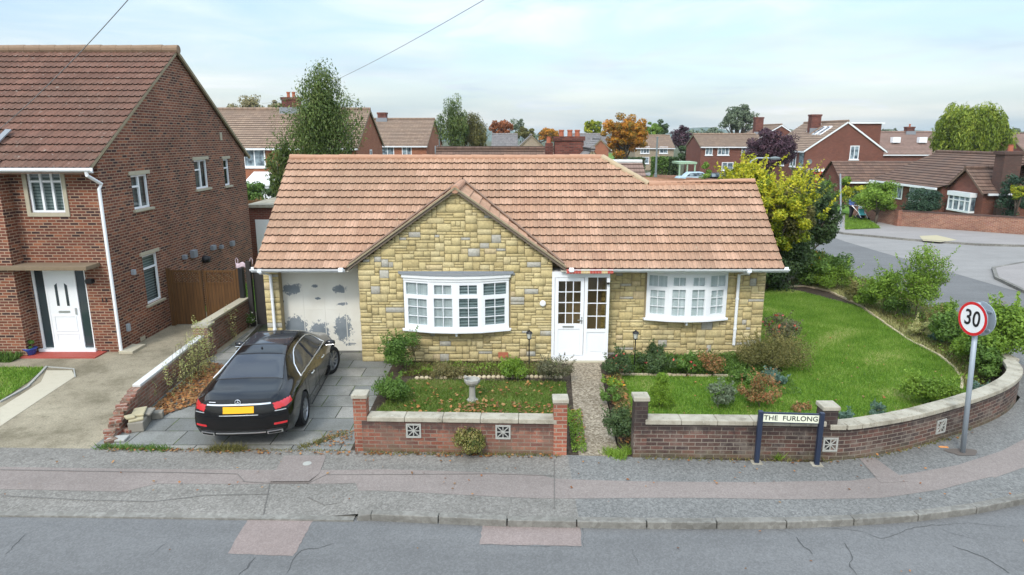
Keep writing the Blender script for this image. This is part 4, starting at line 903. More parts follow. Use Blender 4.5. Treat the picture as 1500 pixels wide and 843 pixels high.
# garage door
mb = MB(); fgd = Fr((0, GAR, 0)); G0, G1 = -6.02, -3.80
mb.fbox(fgd, G0, G1, .02, 2.26, -.05, 0)
gd = mb.build('garage_door', M['garage_door'], B)
mb = MB()
for k in range(1, 4): x = G0+(G1-G0)*k/4; mb.fbox(fgd, x-.008, x+.008, .03, 2.25, 0.0005, .006)
for k in range(4):
    xa = G0+(G1-G0)*k/4+.06; xb = G0+(G1-G0)*(k+1)/4-.06
    for z in (.2, 1.15, 2.1): mb.fbox(fgd, xa, xb, z-.006, z+.006, 0.0005, .006)
mb.build('rail', plain('garage_cream', (.70, .68, .61), .5, var=.1), gd)
mb = MB()
for k in (.25, .9, 1.3): mb.fbox(fgd, G1-.05, G1-.02, k, k+.07, 0.001, .02)
for k in (.75, 1.35): mb.fbox(fgd, G0+.02, G0+.05, k, k+.05, 0.001, .02)
build_each(mb, 'hinge', M['black_paint'], gd)
mb = MB(); mb.box(G0-.06, G1+.05, GAR-.05, GAR+.02, 2.26, 2.38); mb.box(G0-.06, G0-.002, GAR-.05, GAR+.02, 0, 2.26); mb.build('garage_frame', M['cream_paint'], B)
# plaque, camera, alarm, air brick
c_ = atY(795, 444, GY); mb = MB(); mb.lathe([(.075, 0), (.075, .02), (.05, .028)], (c_.x, GY-.035, c_.z), 20, 'y', Matrix.Rotation(math.pi, 3, 'Z')); pq = mb.build('house_plaque', M['white_paint'], B, smooth=False)
mb = MB(); mb.box(D1-.09, D1-.01, dY-.10, dY, 2.08, 2.2); cc = mb.build('security_camera', M['upvc'], B, bevel=.01); mb = MB(); mb.lathe([(.0, -.05), (.03, -.04), (.042, -.01), (.042, .02)], (D1-.05, dY-.06, 2.07), 12); mb.build('lens_dome', M['black_plastic'], cc, smooth=True)
mb = MB(); mb.fbox(f0, -.35, -.1, .12, .26, .03, .045); mb.build('air_brick', M['clay'], B)
# ================================================================ left house
LX = -10.33; LY = 16.84; LE = 4.92; LRY = 21.5; LRZ = 8.12; LB = 26.15
H = thing('brick_house', 'dark red brick two-storey house with white front door at the left edge', 'house', (LX, LY, 0))
mb = MB(); ff = Fr((0, LY, 0)); sd = Fr((LX, 0, 0), (0, 1, 0), (0, 0, 1), (1, 0, 0))
wf = (-12.15, -11.28, 3.70, 4.78); dd = (-12.46, -11.04, .05, 2.27)
wall(mb, ff, LX, 5.0, [wf, dd], x0=-12.55)
s1 = (18.24, 19.08, 3.62, 4.55); s2 = (21.97, 22.90, 3.88, 4.82); s3 = (24.2, 24.66, 3.84, 4.78); s4 = (18.30, 19.10, .92, 2.32)
wall(mb, sd, LB, LE, [s1, s2, s3, s4], x0=LY)
mb.add([(LX, LY, LE), (LX, LB, LE), (LX, LRY, LRZ-.08)], [(0, 1, 2)])
mb.add([(-12.55, 16.42, 0), (-12.55, LY, 0), (-12.55, LY, 5), (-12.55, 16.42, 5)], [(0, 1, 2, 3)]); mb.add([(-20, 16.42, 0), (-12.55, 16.42, 0), (-12.55, 16.42, 5), (-20, 16.42, 5)], [(0, 1, 2, 3)])
mb.add([(LX, LB, 0), (-20, LB, 0), (-20, LB, 5), (LX, LB, 5)], [(0, 1, 2, 3)]); mb.add([(-20, 16.42, 0), (-20, LB, 0), (-20, LB, 5), (-20, LRY, LRZ-.1), (-20, 16.42, 5)], [(0, 1, 2, 3, 4)])
mb.build('wall', M['brick_house'], H)
ls = Vector((0, LRY-16.42, LRZ-4.82)).normalized(); ll = math.hypot(LRY-16.42, LRZ-4.82)
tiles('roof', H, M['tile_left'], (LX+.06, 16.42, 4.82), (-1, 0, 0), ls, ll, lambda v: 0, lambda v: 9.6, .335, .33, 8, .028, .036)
slab('rear_roof', [(LX+.10, LRY, LRZ-.01), (-20, LRY, LRZ-.01), (-20, LB+.35, 4.82), (LX+.10, LB+.35, 4.82)], M['tile_left'], H)
ridge('ridge_tiles', H, M['ridge_left'], (LX+.12, LRY, LRZ+.06), (-20, LRY, LRZ+.06), .13)
mb = MB(); mb.bar((LX+.045, 16.44, 4.80), (LX+.045, LRY, LRZ-.04), .04, .07, (0, -.55, .8)); mb.bar((LX+.08, LB+.32, 4.76), (LX+.08, LRY, LRZ-.05), .07, .09, (0, .55, .8)); build_each(mb, 'verge', M['verge_mortar'], H)
gutter(-20, LX+.14, 16.34, 4.80, H); mb = MB(); mb.box(-20, LX, 16.36, LY+.02, 4.70, 4.73); mb.build('soffit', M['soffit'], H)
mb = MB(); mb.tube([(LX+.02, 16.34, 4.74), (LX+.02, 16.34, 4.66), (LX+.05, LY-.02, 4.42), (LX-.0, LY-.06, 4.3), (LX-.0, LY-.06, .06)], .042, 10); mb.build('downpipe', M['upvc'], H)
mb = MB(); a = atX(8, 230, -13.2); mb.bar((-13.1, 16.5, 4.95), (-12.95, 17.6, 5.75), .16, .03, (0, -.5, .8)); mb.build('flashing', M['lead'], H)
w_ = window(H, ff, *wf, cols=(.36, .68), transom=.72, fw=.055, back=M['dark_blind'], glass=M['glass'], openers=()); 
mb = MB(); x0, x1, z0, z1 = wf
for q in ((x0-.1, x0, z0-.1, z1+.1), (x1, x1+.1, z0-.1, z1+.1), (x0, x1, z1, z1+.1), (x0, x1, z0-.1, z0)): mb.fbox(ff, *q, -.02, .03)
mb.build('stone_surround', M['sill_stone'], w_, bevel=.006)
for q, cols, tr in ((s1, (.5,), .66), (s2, (.5,), .66), (s3, (), .66), (s4, (), .72)):
    w_ = window(H, sd, *q, cols=cols, transom=tr, fw=.055, back=M['dark_curtain'] if q != s4 else M['dark_blind'], sill=M['sill_stone'], openers=(0,) if cols else ())
    mb = MB(); mb.fbox(sd, q[0]-.1, q[1]+.1, q[3]+.002, q[3]+.10, .0, .035); mb.build('lintel', M['sill_stone'], w_)
# door set
fdd = Fr((0, LY+.05, 0)); mb = MB()
for a_, b_ in ((-12.46, -12.40), (-11.10, -11.04)): mb.fbox(fdd, a_, b_, .05, 2.27, -.06, 0)
mb.fbox(fdd, -12.40, -11.10, 2.20, 2.27, -.06, 0); mb.fbox(fdd, -12.5, -11.0, .02, .10, -.06, .12); mb.fbox(fdd, -12.16, -12.12, .1, 2.2, -.06, 0); mb.fbox(fdd, -11.38, -11.34, .1, 2.2, -.06, 0)
dfr = mb.build('door_frame', M['upvc'], H)
for a_, b_ in ((-12.40, -12.16), (-11.34, -11.10)): mb = MB(); mb.fbox(fdd, a_, b_, .1, 2.2, -.04, -.03); mb.build('side_panel', M['dark_glass'], dfr)
mb = MB(); mb.fbox(fdd, -12.12, -11.38, .1, 2.2, -.05, -.012); dr = mb.build('front_door', M['upvc'], H)
mb = MB()
for x in (-11.88, -11.62): mb.fprism(fdd, [(x-.035, 1.25), (x+.035, 1.25), (x+.035, 1.80 if x > -11.7 else 1.86), (x-.035, 1.86 if x > -11.7 else 1.80)], -.0115, -.006)
build_each(mb, 'pane', M['dark_glass'], dr)
mb = MB(); mb.fbox(fdd, -11.90, -11.60, 1.06, 1.12, -.011, -.002); mb.build('letterbox', M['silver'], dr); mb = MB(); mb.fbox(fdd, -11.45, -11.42, 1.02, 1.2, -.011, .02); mb.build('handle', M['silver'], dr)
mb = MB()
for x in (-12.0, -11.75, -11.5):
    pass
for q in ((-12.04, -11.46, .22, .50), (-12.04, -11.46, .56, .98)):
    for e_ in ((q[0], q[1], q[2], q[2]+.02), (q[0], q[1], q[3]-.02, q[3]), (q[0], q[0]+.02, q[2]+.02, q[3]-.02), (q[1]-.02, q[1], q[2]+.02, q[3]-.02)): mb.fbox(fdd, *e_, -.0115, .002)
build_each(mb, 'panel', M['upvc'], dr)
mb = MB(); mb.box(-12.95, -10.60, 16.25, LY-.001, 2.32, 2.42); mb.build('porch_canopy', M['canopy_slab'], H, bevel=.01)
mb = MB(); mb.box(-10.98, -10.80, LY-.14, LY, 1.88, 2.0); wl = mb.build('wall_lamp', M['black_paint'], H, bevel=.02)
def text(s_, size, mat, parent, mtx, name='lettering', depth=.004, font_scale=(1, 1)):
    c = bpy.data.curves.new('t', 'FONT'); c.body = s_; c.size = size; c.align_x = 'CENTER'; c.align_y = 'CENTER'; c.extrude = depth/2; c.offset = size*.012; c.space_character = 1.05
    o_ = bpy.data.objects.new('t', c); COL.objects.link(o_); dg = bpy.context.evaluated_depsgraph_get(); me = bpy.data.meshes.new_from_object(o_.evaluated_get(dg)); COL.objects.unlink(o_); bpy.data.objects.remove(o_)
    root = parent
    while root.name not in MW: root = root.parent
    me.transform(MW[root.name].inverted() @ mtx @ Matrix.Diagonal((font_scale[0], font_scale[1], 1, 1))); me.materials.clear(); me.materials.append(mat)
    o_ = bpy.data.objects.new(name, me); COL.objects.link(o_); o_.parent = parent; return o_
UP = Matrix.Rotation(math.pi/2, 4, 'X')
text('13', .17, M['ink'], H, Matrix.Translation((-10.62, LY-.012, 1.42)) @ UP, 'house_number', .01)
def sidebox(name, mat, u, v, w, h, d, sm=0):
    p = atX(u, v, LX); mb = MB(); mb.fbox(sd, p.y-w/2, p.y+w/2, p.z-h/2, p.z+h/2, 0, d); return mb.build(name, mat, H, bevel=.01)
sidebox('wall_lamp', M['galv'], 193, 399, .10, .14, .10); sidebox('vent', M['sill_stone'], 323, 200, .16, .28, .03); sidebox('meter_box', M['galv'], 186, 480, .1, .2, .08)
sidebox('vent', M['lead'], 268, 377, .14, .14, .12); sidebox('vent', M['lead'], 281, 372, .26, .24, .14); sidebox('vent', M['lead'], 310, 363, .24, .16, .12); sidebox('vent', M['lead'], 322, 362, .14, .12, .12); sidebox('vent', M['lead'], 338, 357, .22, .18, .12); sidebox('air_brick', M['sill_stone'], 209, 496, .25, .12, .01)
p = atX(298, 380, LX); mb = MB(); mb.lathe([(.12, 0), (.13, .08), (.10, .20), (.06, .22)], (LX, p.y, p.z), 14, 'x'); mb.build('boiler_flue', M['black_plastic'], H)
mb = MB(); mb.box(LX-.02, LX+.35, LY-.15, LY+.5, -.01, .07); mb.build('drain_step', M['sill_stone'], H, bevel=.01)
# pot plant
c_ = P(55, 517); c_.y = 16.55; pot = thing('flower_pot', 'blue glazed flower pot with green plant beside the white front door', 'flower pot', (c_.x, c_.y, .03))
mb = MB(); mb.lathe([(.09, .0), (.11, .02), (.14, .14), (.17, .17), (.16, .19), (.12, .17)], (c_.x, c_.y, .03), 18); mb.build('pot', M['blue_pot'], pot, smooth=True)
V, Fq, rr, C = crown((c_.x, c_.y, .30), (.18, .18, .12), 900, 8, .03); npmesh('plant', V, Fq, M['lf_green'], pot, rr)
# gate
zg0 = atY(250, 396, 19.4).z; gt = thing('garden_gate', 'tall brown wooden double gate closing the side passage', 'gate', (-9.25, 19.4, 0))
fgt = Fr((0, 19.38, 0)); gx0, gx1 = -10.26, -8.16; gm = (gx0+gx1)/2
for a_, b_ in ((gx0+.1, gm-.02), (gm+.02, gx1-.06)):
    mb = MB(); mb.fbox(fgt, a_, b_, .04, zg0-.42, -.03, 0); mb.fbox(fgt, a_, b_, zg0-.07, zg0, -.045, .012); mb.fbox(fgt, a_, b_, zg0-.42, zg0-.36, -.045, .012)
    mb.fbox(fgt, a_, a_+.09, .04, zg0-.42, 0.001, .014); mb.fbox(fgt, b_-.09, b_, .04, zg0-.42, 0.001, .014); mb.fbox(fgt, a_, a_+.09, zg0-.36, zg0-.07, -.045, .012); mb.fbox(fgt, b_-.09, b_, zg0-.36, zg0-.07, -.045, .012)
    lf = mb.build('gate_leaf', M['gate_wood'], gt)
    mb = MB(); n = 9; zl0, zl1 = zg0-.36, zg0-.07
    for k in range(-2, n+1):
        for s_ in (-1, 1):
            xa = a_+.09+(b_-a_-.18)*k/n; xb = xa+.29; 
            p0, p1 = (xa, zl0 if s_ > 0 else zl1), (xb, zl1 if s_ > 0 else zl0)
            lo_, hi_ = a_+.09, b_-.09
            ta = max(0, (lo_-p0[0])/.29); tb = min(1, (hi_-p0[0])/.29)
            if tb-ta > .15:
                q0 = (p0[0]+.29*ta, p0[1]+(p1[1]-p0[1])*ta); q1 = (p0[0]+.29*tb, p0[1]+(p1[1]-p0[1])*tb)
                mb.bar(fgt.p(*q0, -.02-.008*(s_ > 0)), fgt.p(*q1, -.02-.008*(s_ > 0)), .008, .028)
    mb.build('lattice', M['gate_wood'], lf)
mb = MB(); mb.fbox(fgt, gx0-.02, gx0+.09, 0, zg0+.06, -.07, .02); mb.build('post', M['gate_wood'], gt)
mb = MB(); mb.fbox(fgt, gx1-.05, gx1+.02, 0, zg0+.04, -.07, .02); mb.build('post', M['gate_wood'], gt)
mb = MB(); mb.box(-8.12, -7.98, 19.3, 19.45, 0, zg0+.08); tag(mb.build('gate_post', M['black_paint'], None, bevel=.01), 'black painted post at the right of the brown gate', 'post')
fp = thing('timber_fence', 'weathered dark timber fence panel between black post and stone bungalow', 'fence', (-7.3, 19.4, 0)); 
mb = MB()
for k in range(9): x = -7.72+k*.155; mb = MB(); mb.box(x, x+.15, 19.42-.01*(k % 2), 19.45, 0.02, 1.8+.02*(k % 3)); mb.build('board', M['old_timber'], fp)
for x in (-7.86, -7.0): mb = MB(); mb.box(x, x+.13, 19.26, 19.39, 0, 1.98); mb.build('post', M['old_timber'], fp)
# pink-white cloth over fence top
cl = thing('cloth', 'pale pink cloth draped over the fence top beside the brown gate', 'cloth', (-7.85, 19.42, 1.8)); mb = MB(); k = 8; V = []
for i in range(9):
    for j in range(5): V.append((-8.18+.055*i, 19.36+.02*math.sin(i*2.1+j), 1.93-.035*j-.03*math.sin(i*1.3)-(.25 if i > 6 else 0)*j*.3))
mb.add(V, [(i*5+j, i*5+j+1, (i+1)*5+j+1, (i+1)*5+j) for i in range(8) for j in range(4)]); o_ = mb.build('fabric', M['pink_cloth'], cl, smooth=True); so = o_.modifiers.new('s', 'SOLIDIFY'); so.thickness = .01
mb = MB()
for xx in (-8.15, -7.72): mb.tube([(xx-.03, 19.38, 1.9), (xx-.04, 19.38, 2.02), (xx, 19.38, 2.08), (xx+.04, 19.38, 2.02), (xx+.03, 19.38, 1.9)], .009, 6)
build_each(mb, 'strap', M['pink_cloth'], cl)
# ================================================================ garden walls
def ventblock(par, fr, x, z, s=.29, d0=0, d1=.02):
    mb = MB(); h = s/2; w = .03
    for q in ((x-h, x+h, z-h, z-h+w), (x-h, x+h, z+h-w, z+h), (x-h, x-h+w, z-h+w, z+h-w), (x+h-w, x+h, z-h+w, z+h-w)): mb.fbox(fr, *q, d0, d1)
    for a in range(4):
        an = a*math.pi/4+math.pi/4*0; c, s_ = math.cos(an), math.sin(an); L = (h-w)*(1.0 if a % 2 == 0 else 1.3)
        mb.bar(fr.p(x-c*L, z-s_*L, d0+.008+a*.001), fr.p(x+c*L, z+s_*L, d0+.008+a*.001), .016, .016)
    o_ = mb.build('vent_block', M['block_grey'], par)
    mb = MB(); mb.fbox(fr, x-h+w, x+h-w, z-h+w, z+h-w, d0-.001, d0+.0005); mb.build('recess', M['black_paint'], o_); return o_
def pier(par, x, y, w, h, mat, cap=.08, capw=.05, rot=0):
    mb = MB(); mb.box(x-w/2, x+w/2, y-w/2, y+w/2, -.05, h); p_ = mb.build('pier', mat, par)
    mb = MB(); mb.box(x-w/2-capw/2, x+w/2+capw/2, y-w/2-capw/2, y+w/2+capw/2, h, h+cap); mb.build('pier_cap', M['coping'], p_, bevel=.015)
W1 = thing('garden_wall', 'low red brick wall with two pierced vent blocks in front of the small lawn', 'wall', (-.9, 11.1, 0))
mb = MB(); mb.path_box([(-2.70, 11.24), (.86, 11.12)], .215, -.05, .60); mb.build('wall', M['brick_wall_red'], W1)
mb = MB(); pts = lerp_path([(-2.60, 11.24), (.80, 11.12)], 6)
for a, b in zip(pts[:-1], pts[1:]): mb.path_box([a+(b-a)*.004, b-(b-a)*.004], .28, .60, .69)
mb.build('coping', M['coping'], W1, bevel=.012)
pier(W1, -2.73, 11.26, .235, 1.02, M['brick_pier_red']); pier(W1, .86, 11.10, .235, 1.0, M['brick_pier_red'])
def frw(x0, y0, x1, y1, off=0): 
    u = Vector((x1-x0, y1-y0, 0)).normalized(); return Fr((x0, y0, 0), u, (0, 0, 1), (u.y, -u.x, 0))
fv = frw(-2.65, 11.24-.11, .86, 11.12-.11)
for u_ in (606, 737): p = atY(u_, 631, 11.1); ventblock(W1, fv, p.x+2.65, p.z, .27)
W2 = thing('garden_wall', 'dark weathered brick wall with stone coping curving round the corner lawn', 'wall', (6, 11.2, 0))
wp = [(2.35, 11.02), (4.2, 10.98), (5.5, 10.93)]; wc = [(5.9, 10.93), (6.6, 11.12), (7.4, 11.42), (8.2, 11.80), (8.95, 12.18), (9.7, 12.62), (10.35, 13.1), (10.85, 13.6), (11.15, 14.1), (11.3, 14.5)]
mb = MB(); mb.path_box(wp, .22, -.05, .64); mb.build('wall', M['brick_wall_dark'], W2)
def smooth_path(p, n):
    p = [Vector(q) for q in p]; out = []
    for i in range(len(p)-1):
        a, b, c, d = p[max(i-1, 0)], p[i], p[i+1], p[min(i+2, len(p)-1)]
        for k in range(n): t_ = k/n; out.append(.5*((2*b)+(c-a)*t_+(2*a-5*b+4*c-d)*t_*t_+(3*b-3*c+d-a)*t_**3))
    return out+[p[-1]]
wcs = smooth_path([(5.5, 10.93)]+wc, 4)
mb = MB(); mb.path_box(wcs, .22, -.05, .58); mb.build('wall', M['brick_wall_dark'], W2)
for pts, z in ((lerp_path(wp, 6), .64), (lerp_path([tuple(q) for q in wcs[1:]], 26), .58)):
    mb = MB()
    for a, b in zip(pts[:-1], pts[1:]): mb.path_box([a+(b-a)*.004, b-(b-a)*.004], .29, z, z+.09+random.uniform(-.004, .004))
    mb.build('coping', M['coping'], W2, bevel=.012)
pier(W2, 2.27, 11.02, .235, 1.07, M['brick_wall_dark']); pier(W2, 5.56, 10.95, .26, .93, M['brick_wall_dark']); pier(W2, 11.40, 14.62, .32, .56, M['brick_wall_dark'])
p = atY(1212, 654, 10.80); fv = frw(2.35, 11.02-.11, 5.5, 10.93-.11)
fvv = Fr((0, 10.83, 0)); ventblock(W2, Fr((5.60, 10.812, 0)), 0, .30, .26)
a, b = Vector((7.4, 11.42)), Vector((8.2, 11.80)); tt_ = (b-a).normalized(); q = a.lerp(b, .75)+Vector((tt_.y, -tt_.x))*.112; ventblock(W2, Fr((q.x, q.y, 0), (tt_.x, tt_.y, 0), (0, 0, 1), (tt_.y, -tt_.x, 0)), 0, .28, .27)
# boundary wall between the drives
W3 = thing('boundary_wall', 'crumbling low brick wall with pale coping between the two driveways', 'wall', (-7.8, 14, 0))
mb = MB(); zA = atX(290, 506, -8.0).z; 
def zlow(p): return .18+.42*max(0, min(1, (p[1]-11.9)/1.0))
mb.path_box([(-7.98, 16.4), (-7.72, 12.7)], .2, -.05, .55); mb.path_box([(-7.72, 12.7), (-7.69, 12.38)], .2, -.05, .45); mb.path_box([(-7.69, 12.38), (-7.66, 12.08)], .19, -.05, .37); mb.path_box([(-7.66, 12.08), (-7.62, 11.82)], .2, -.05, .22); mb.path_box([(-7.62, 11.82), (-7.6, 11.6)], .17, -.05, .10)
mb.build('wall', M['brick_low'], W3)
for (x_, y_, z_, r_) in [(-7.70, 12.62, .45, .2), (-7.66, 12.44, .45, -.3), (-7.70, 12.28, .37, .4), (-7.60, 12.14, .37, .1), (-7.66, 11.98, .22, -.2), (-7.60, 11.86, .22, .6), (-7.64, 11.72, .10, .3), (-7.5, 11.5, .0, .9), (-7.45, 11.95, .0, -.4)]:
    mb = MB(); c, s_ = math.cos(r_), math.sin(r_); mb.prism([(x_+c*a*.105-s_*b*.05, y_+s_*a*.105+c*b*.05) for a, b in ((-1, -1), (1, -1), (1, 1), (-1, 1))], z_, z_+.065); mb.build('brick', M['brick_low'], W3, bevel=.008)
mb = MB(); pts = lerp_path([(-7.98, 16.4), (-7.73, 12.9)], 6)
for a, b in zip(pts[:-1], pts[1:]): mb.path_box([a+(b-a)*.004, b-(b-a)*.004], .16, .55, .61)
mb.build('coping', M['concrete_white'], W3, bevel=.01)
mb = MB(); mb.path_box([(-8.02, 19.4), (-8.02, 16.7)], .22, -.05, .80); mb.build('wall', M['brick_low'], W3)
mb = MB(); pts = lerp_path([(-8.02, 19.4), (-8.02, 16.75)], 5)
for a, b in zip(pts[:-1], pts[1:]): mb.path_box([a+(b-a)*.004, b-(b-a)*.004], .27, .80, .87)
mb.build('coping', M['sill_stone'], W3, bevel=.012); pier(W3, -7.98, 16.55, .38, .80, M['brick_low'], .07)
plain('block_dark', (.24, .22, .18), .95, var=.4, scale=16); plain('patch_dark', (.12, .10, .085), .95, var=.3)
st = thing('stone_pile', 'small pile of loose pale stone slabs at the end of the crumbling wall', 'stones', (-7.35, 12.3, 0))
for (x, y, z, w, d, h, r, m_) in [(-7.34, 12.2, 0, .28, .55, .20, .2, 'block_dark'), (-7.34, 12.12, .20, .26, .30, .05, .5, 'stack_stone'), (-7.28, 12.40, .20, .22, .34, .05, .1, 'block_dark'), (-7.38, 12.3, .25, .22, .40, .045, .35, 'stack_stone'), (-7.42, 12.05, .25, .16, .18, .05, .7, 'stack_stone'), (-7.45, 11.62, 0, .34, .24, .05, .1, 'block_grey'), (-7.2, 12.62, .0, .2, .18, .14, .3, 'block_dark')]:
    mb = MB(); c, s_ = math.cos(r), math.sin(r); P4 = [(x+c*a*w/2-s_*b*d/2+random.uniform(-.015, .015), y+s_*a*w/2+c*b*d/2+random.uniform(-.02, .02)) for a, b in ((-1, -1), (1, -1), (1, 1), (-1, 1))]; mb.prism(P4, z, z+h); mb.build('slab', M[m_], st, bevel=.018)
# ================================================================ bird bath, lamp posts, signs
c_ = P(692, 588); bb = thing('bird_bath', 'grey stone bird bath with a small perched bird ornament on the front lawn', 'bird bath', c_)
mb = MB(); mb.lathe([(.13, 0), (.13, .04), (.09, .06)], c_, 8); mb.build('foot', M['birdbath_stone'], bb)
mb = MB(); mb.lathe([(.08, .06), (.068, .12), (.065, .34), (.08, .38)], c_, 12); mb.build('pedestal', M['birdbath_stone'], bb, smooth=False)
mb = MB(); mb.lathe([(.08, .38), (.15, .41), (.175, .46), (.175, .51), (.14, .51), (.12, .47), (.0, .46)], c_, 8); mb.build('bowl', M['birdbath_stone'], bb)
mb = MB(); q = Vector(c_)+Vector((-.14, 0, .51)); mb.lathe([(.0, 0), (.03, .01), (.035, .04), (.022, .07), (.0, .09)], q, 10); mb.tube([q+Vector((0, 0, .05)), q+Vector((.08, 0, .04))], [.03, .01], 8); mb.build('bird_ornament', M['birdbath_stone'], bb, smooth=True)
def garden_lamp(u, v, h, label):
    c_ = P(u, v); t_ = thing('garden_lamp', label, 'garden lamp', c_, 0, 'garden lamp posts')
    mb = MB(); mb.tube([c_, c_+Vector((0, 0, .05)), c_+Vector((0, 0, h-.22))], [.03, .016, .014], 8); mb.build('post', M['black_paint'], t_)
    mb = MB(); mb.lathe([(.03, h-.22), (.055, h-.2), (.055, h-.19)], c_, 10); mb.lathe([(.085, h-.06), (.06, h-.02), (.02, h), (.012, h+.03), (0, h+.035)], c_, 10)
    for k in range(4): a = k*math.pi/2+.4; mb.tube([c_+Vector((.05*math.cos(a), .05*math.sin(a), h-.19)), c_+Vector((.075*math.cos(a), .075*math.sin(a), h-.06))], .005, 5)
    ln = mb.build('lantern', M['black_paint'], t_)
    mb = MB(); mb.lathe([(.045, h-.188), (.068, h-.062)], c_, 10); mb.build('pane', M['frost'], ln)
plain('frost', (.55, .56, .5), .2, var=.05)
garden_lamp(775, 541, .98, 'black garden lamp post left of the white front door'); garden_lamp(929, 541, .98, 'black garden lamp post between the roses right of the white front door')
ns = thing('street_name_sign', 'cream street name sign reading THE FURLONG between two navy posts', 'sign', (4.82, 10.72, 0))
pa, pb = P(1108, 678), P(1196, 681); ztop = atY(1110, 602, pa.y).z
fs_ = frw(pa.x, pa.y, pb.x, pb.y); Lw = (pb-pa).length
for x in (0, Lw): mb = MB(); mb.fbox(fs_, x-.04, x+.04, -.02, ztop, -.04, .04); mb.build('post', M['navy'], ns, bevel=.012)
for x in (0, Lw): mb = MB(); mb.fbox(fs_, x-.09, x+.09, -.02, .012, -.08, .08); mb.build('footing', M['coping'], ns)
mb = MB(); mb.fbox(fs_, .04, Lw-.04, ztop-.22, ztop-.045, -.02, .0); mb.fbox(fs_, .04, Lw-.04, ztop-.045, ztop-.03, -.03, .01); mb.build('backing', M['navy'], ns)
mb = MB(); mb.fbox(fs_, .045, Lw-.045, ztop-.20, ztop-.055, .0005, .006); mb.build('plate', M['sign_cream'], ns)
u_ = fs_.x; mt = Matrix(((u_.x, 0, fs_.n.x, 0), (u_.y, 0, fs_.n.y, 0), (0, 1, 0, 0), (0, 0, 0, 1))); pc = fs_.p(Lw/2, ztop-.128, .007)
text('THE  FURLONG', .125, M['ink'], ns, Matrix.Translation(pc) @ mt, 'lettering', .003, (1.0, 1.0))
pb_ = P(1410, 663); top = Vector((8.02, 11.1, 2.80)); sp = thing('speed_limit_sign', 'round red-rimmed 30 speed limit sign on a leaning grey pole', 'road sign', pb_)
mb = MB(); mb.tube([pb_, top], .042, 14); mb.build('pole', M['galv'], sp, smooth=True)
ax = (top-pb_).normalized(); dc = pb_+ax*2.52
def disc(par, c, n, name_face, flip=False):
    n = Vector(n).normalized(); upv = (ax-n*ax.dot(n)).normalized(); rt = upv.cross(n)
    fr = Fr(c, rt, upv, n); rr2 = .30
    def circ(r0, r1, d, mat, nm, par_):
        mb = MB(); k = 40; V = []
        for r_ in (r0, r1):
            for j in range(k): a = 2*math.pi*j/k; V.append(fr.p(r_*math.cos(a), r_*math.sin(a), d))
        if r0 > 0: mb.add(V, [(j, (j+1) % k, k+(j+1) % k, k+j) for j in range(k)])
        else: mb.add(V[k:], [tuple(range(k))])
        return mb.build(nm, mat, par_, recalc=False)
    mb = MB(); mb.lathe([(rr2, -.012), (rr2, 0)], (0, 0, 0), 40); mb.v = [tuple(fr.p(v[0], v[1], v[2])) for v in mb.v]; pl_ = mb.build('disc', M['galv'], par)
    return fr, circ, pl_
n1 = Vector((-.985, -.17, 0)); fr1, circ, pl1 = disc(sp, dc+n1*.085, n1, '')
circ(.245, .295, .003, M['sign_red'], 'red_rim', pl1); circ(0, .247, .0025, M['sign_white'], 'white_face', pl1)
mt = Matrix(((fr1.x.x, fr1.z.x, fr1.n.x, 0), (fr1.x.y, fr1.z.y, fr1.n.y, 0), (fr1.x.z, fr1.z.z, fr1.n.z, 0), (0, 0, 0, 1)))
text('30', .34, M['ink'], pl1, Matrix.Translation(fr1.p(0, 0, .007)) @ mt, 'numerals', .003, (.95, 1.12))
fr2, circ2, pl2 = disc(sp, dc-n1*.085, -n1, ''); circ2(.245, .295, .003, M['sign_red'], 'red_rim', pl2); circ2(0, .247, .0025, M['sign_white'], 'white_face', pl2)
mb = MB(); 
for s_ in (-.16, .16):
    mb.bar(fr1.p(-.22, s_, -.02), fr1.p(.22, s_, -.02), .02, .03); mb.bar(fr2.p(-.22, s_, -.02), fr2.p(.22, s_, -.02), .02, .03)
    mb.bar(fr1.p(-.05, s_, -.02), fr2.p(.05, s_, -.02), .02, .04); mb.bar(fr1.p(.05, s_, -.02), fr2.p(-.05, s_, -.02), .02, .04)
mb.build('bracket', M['galv'], sp)
mb = MB(); mb.sheet([(pb_.x+.27*math.cos(a_)*(1+.25*math.sin(3*a_)), pb_.y+.17*math.sin(a_)*(1+.2*math.cos(2*a_))) for a_ in [k*math.pi/7 for k in range(14)]], .009); struct(mb, 'pavement_repair', M['patch_dark'])
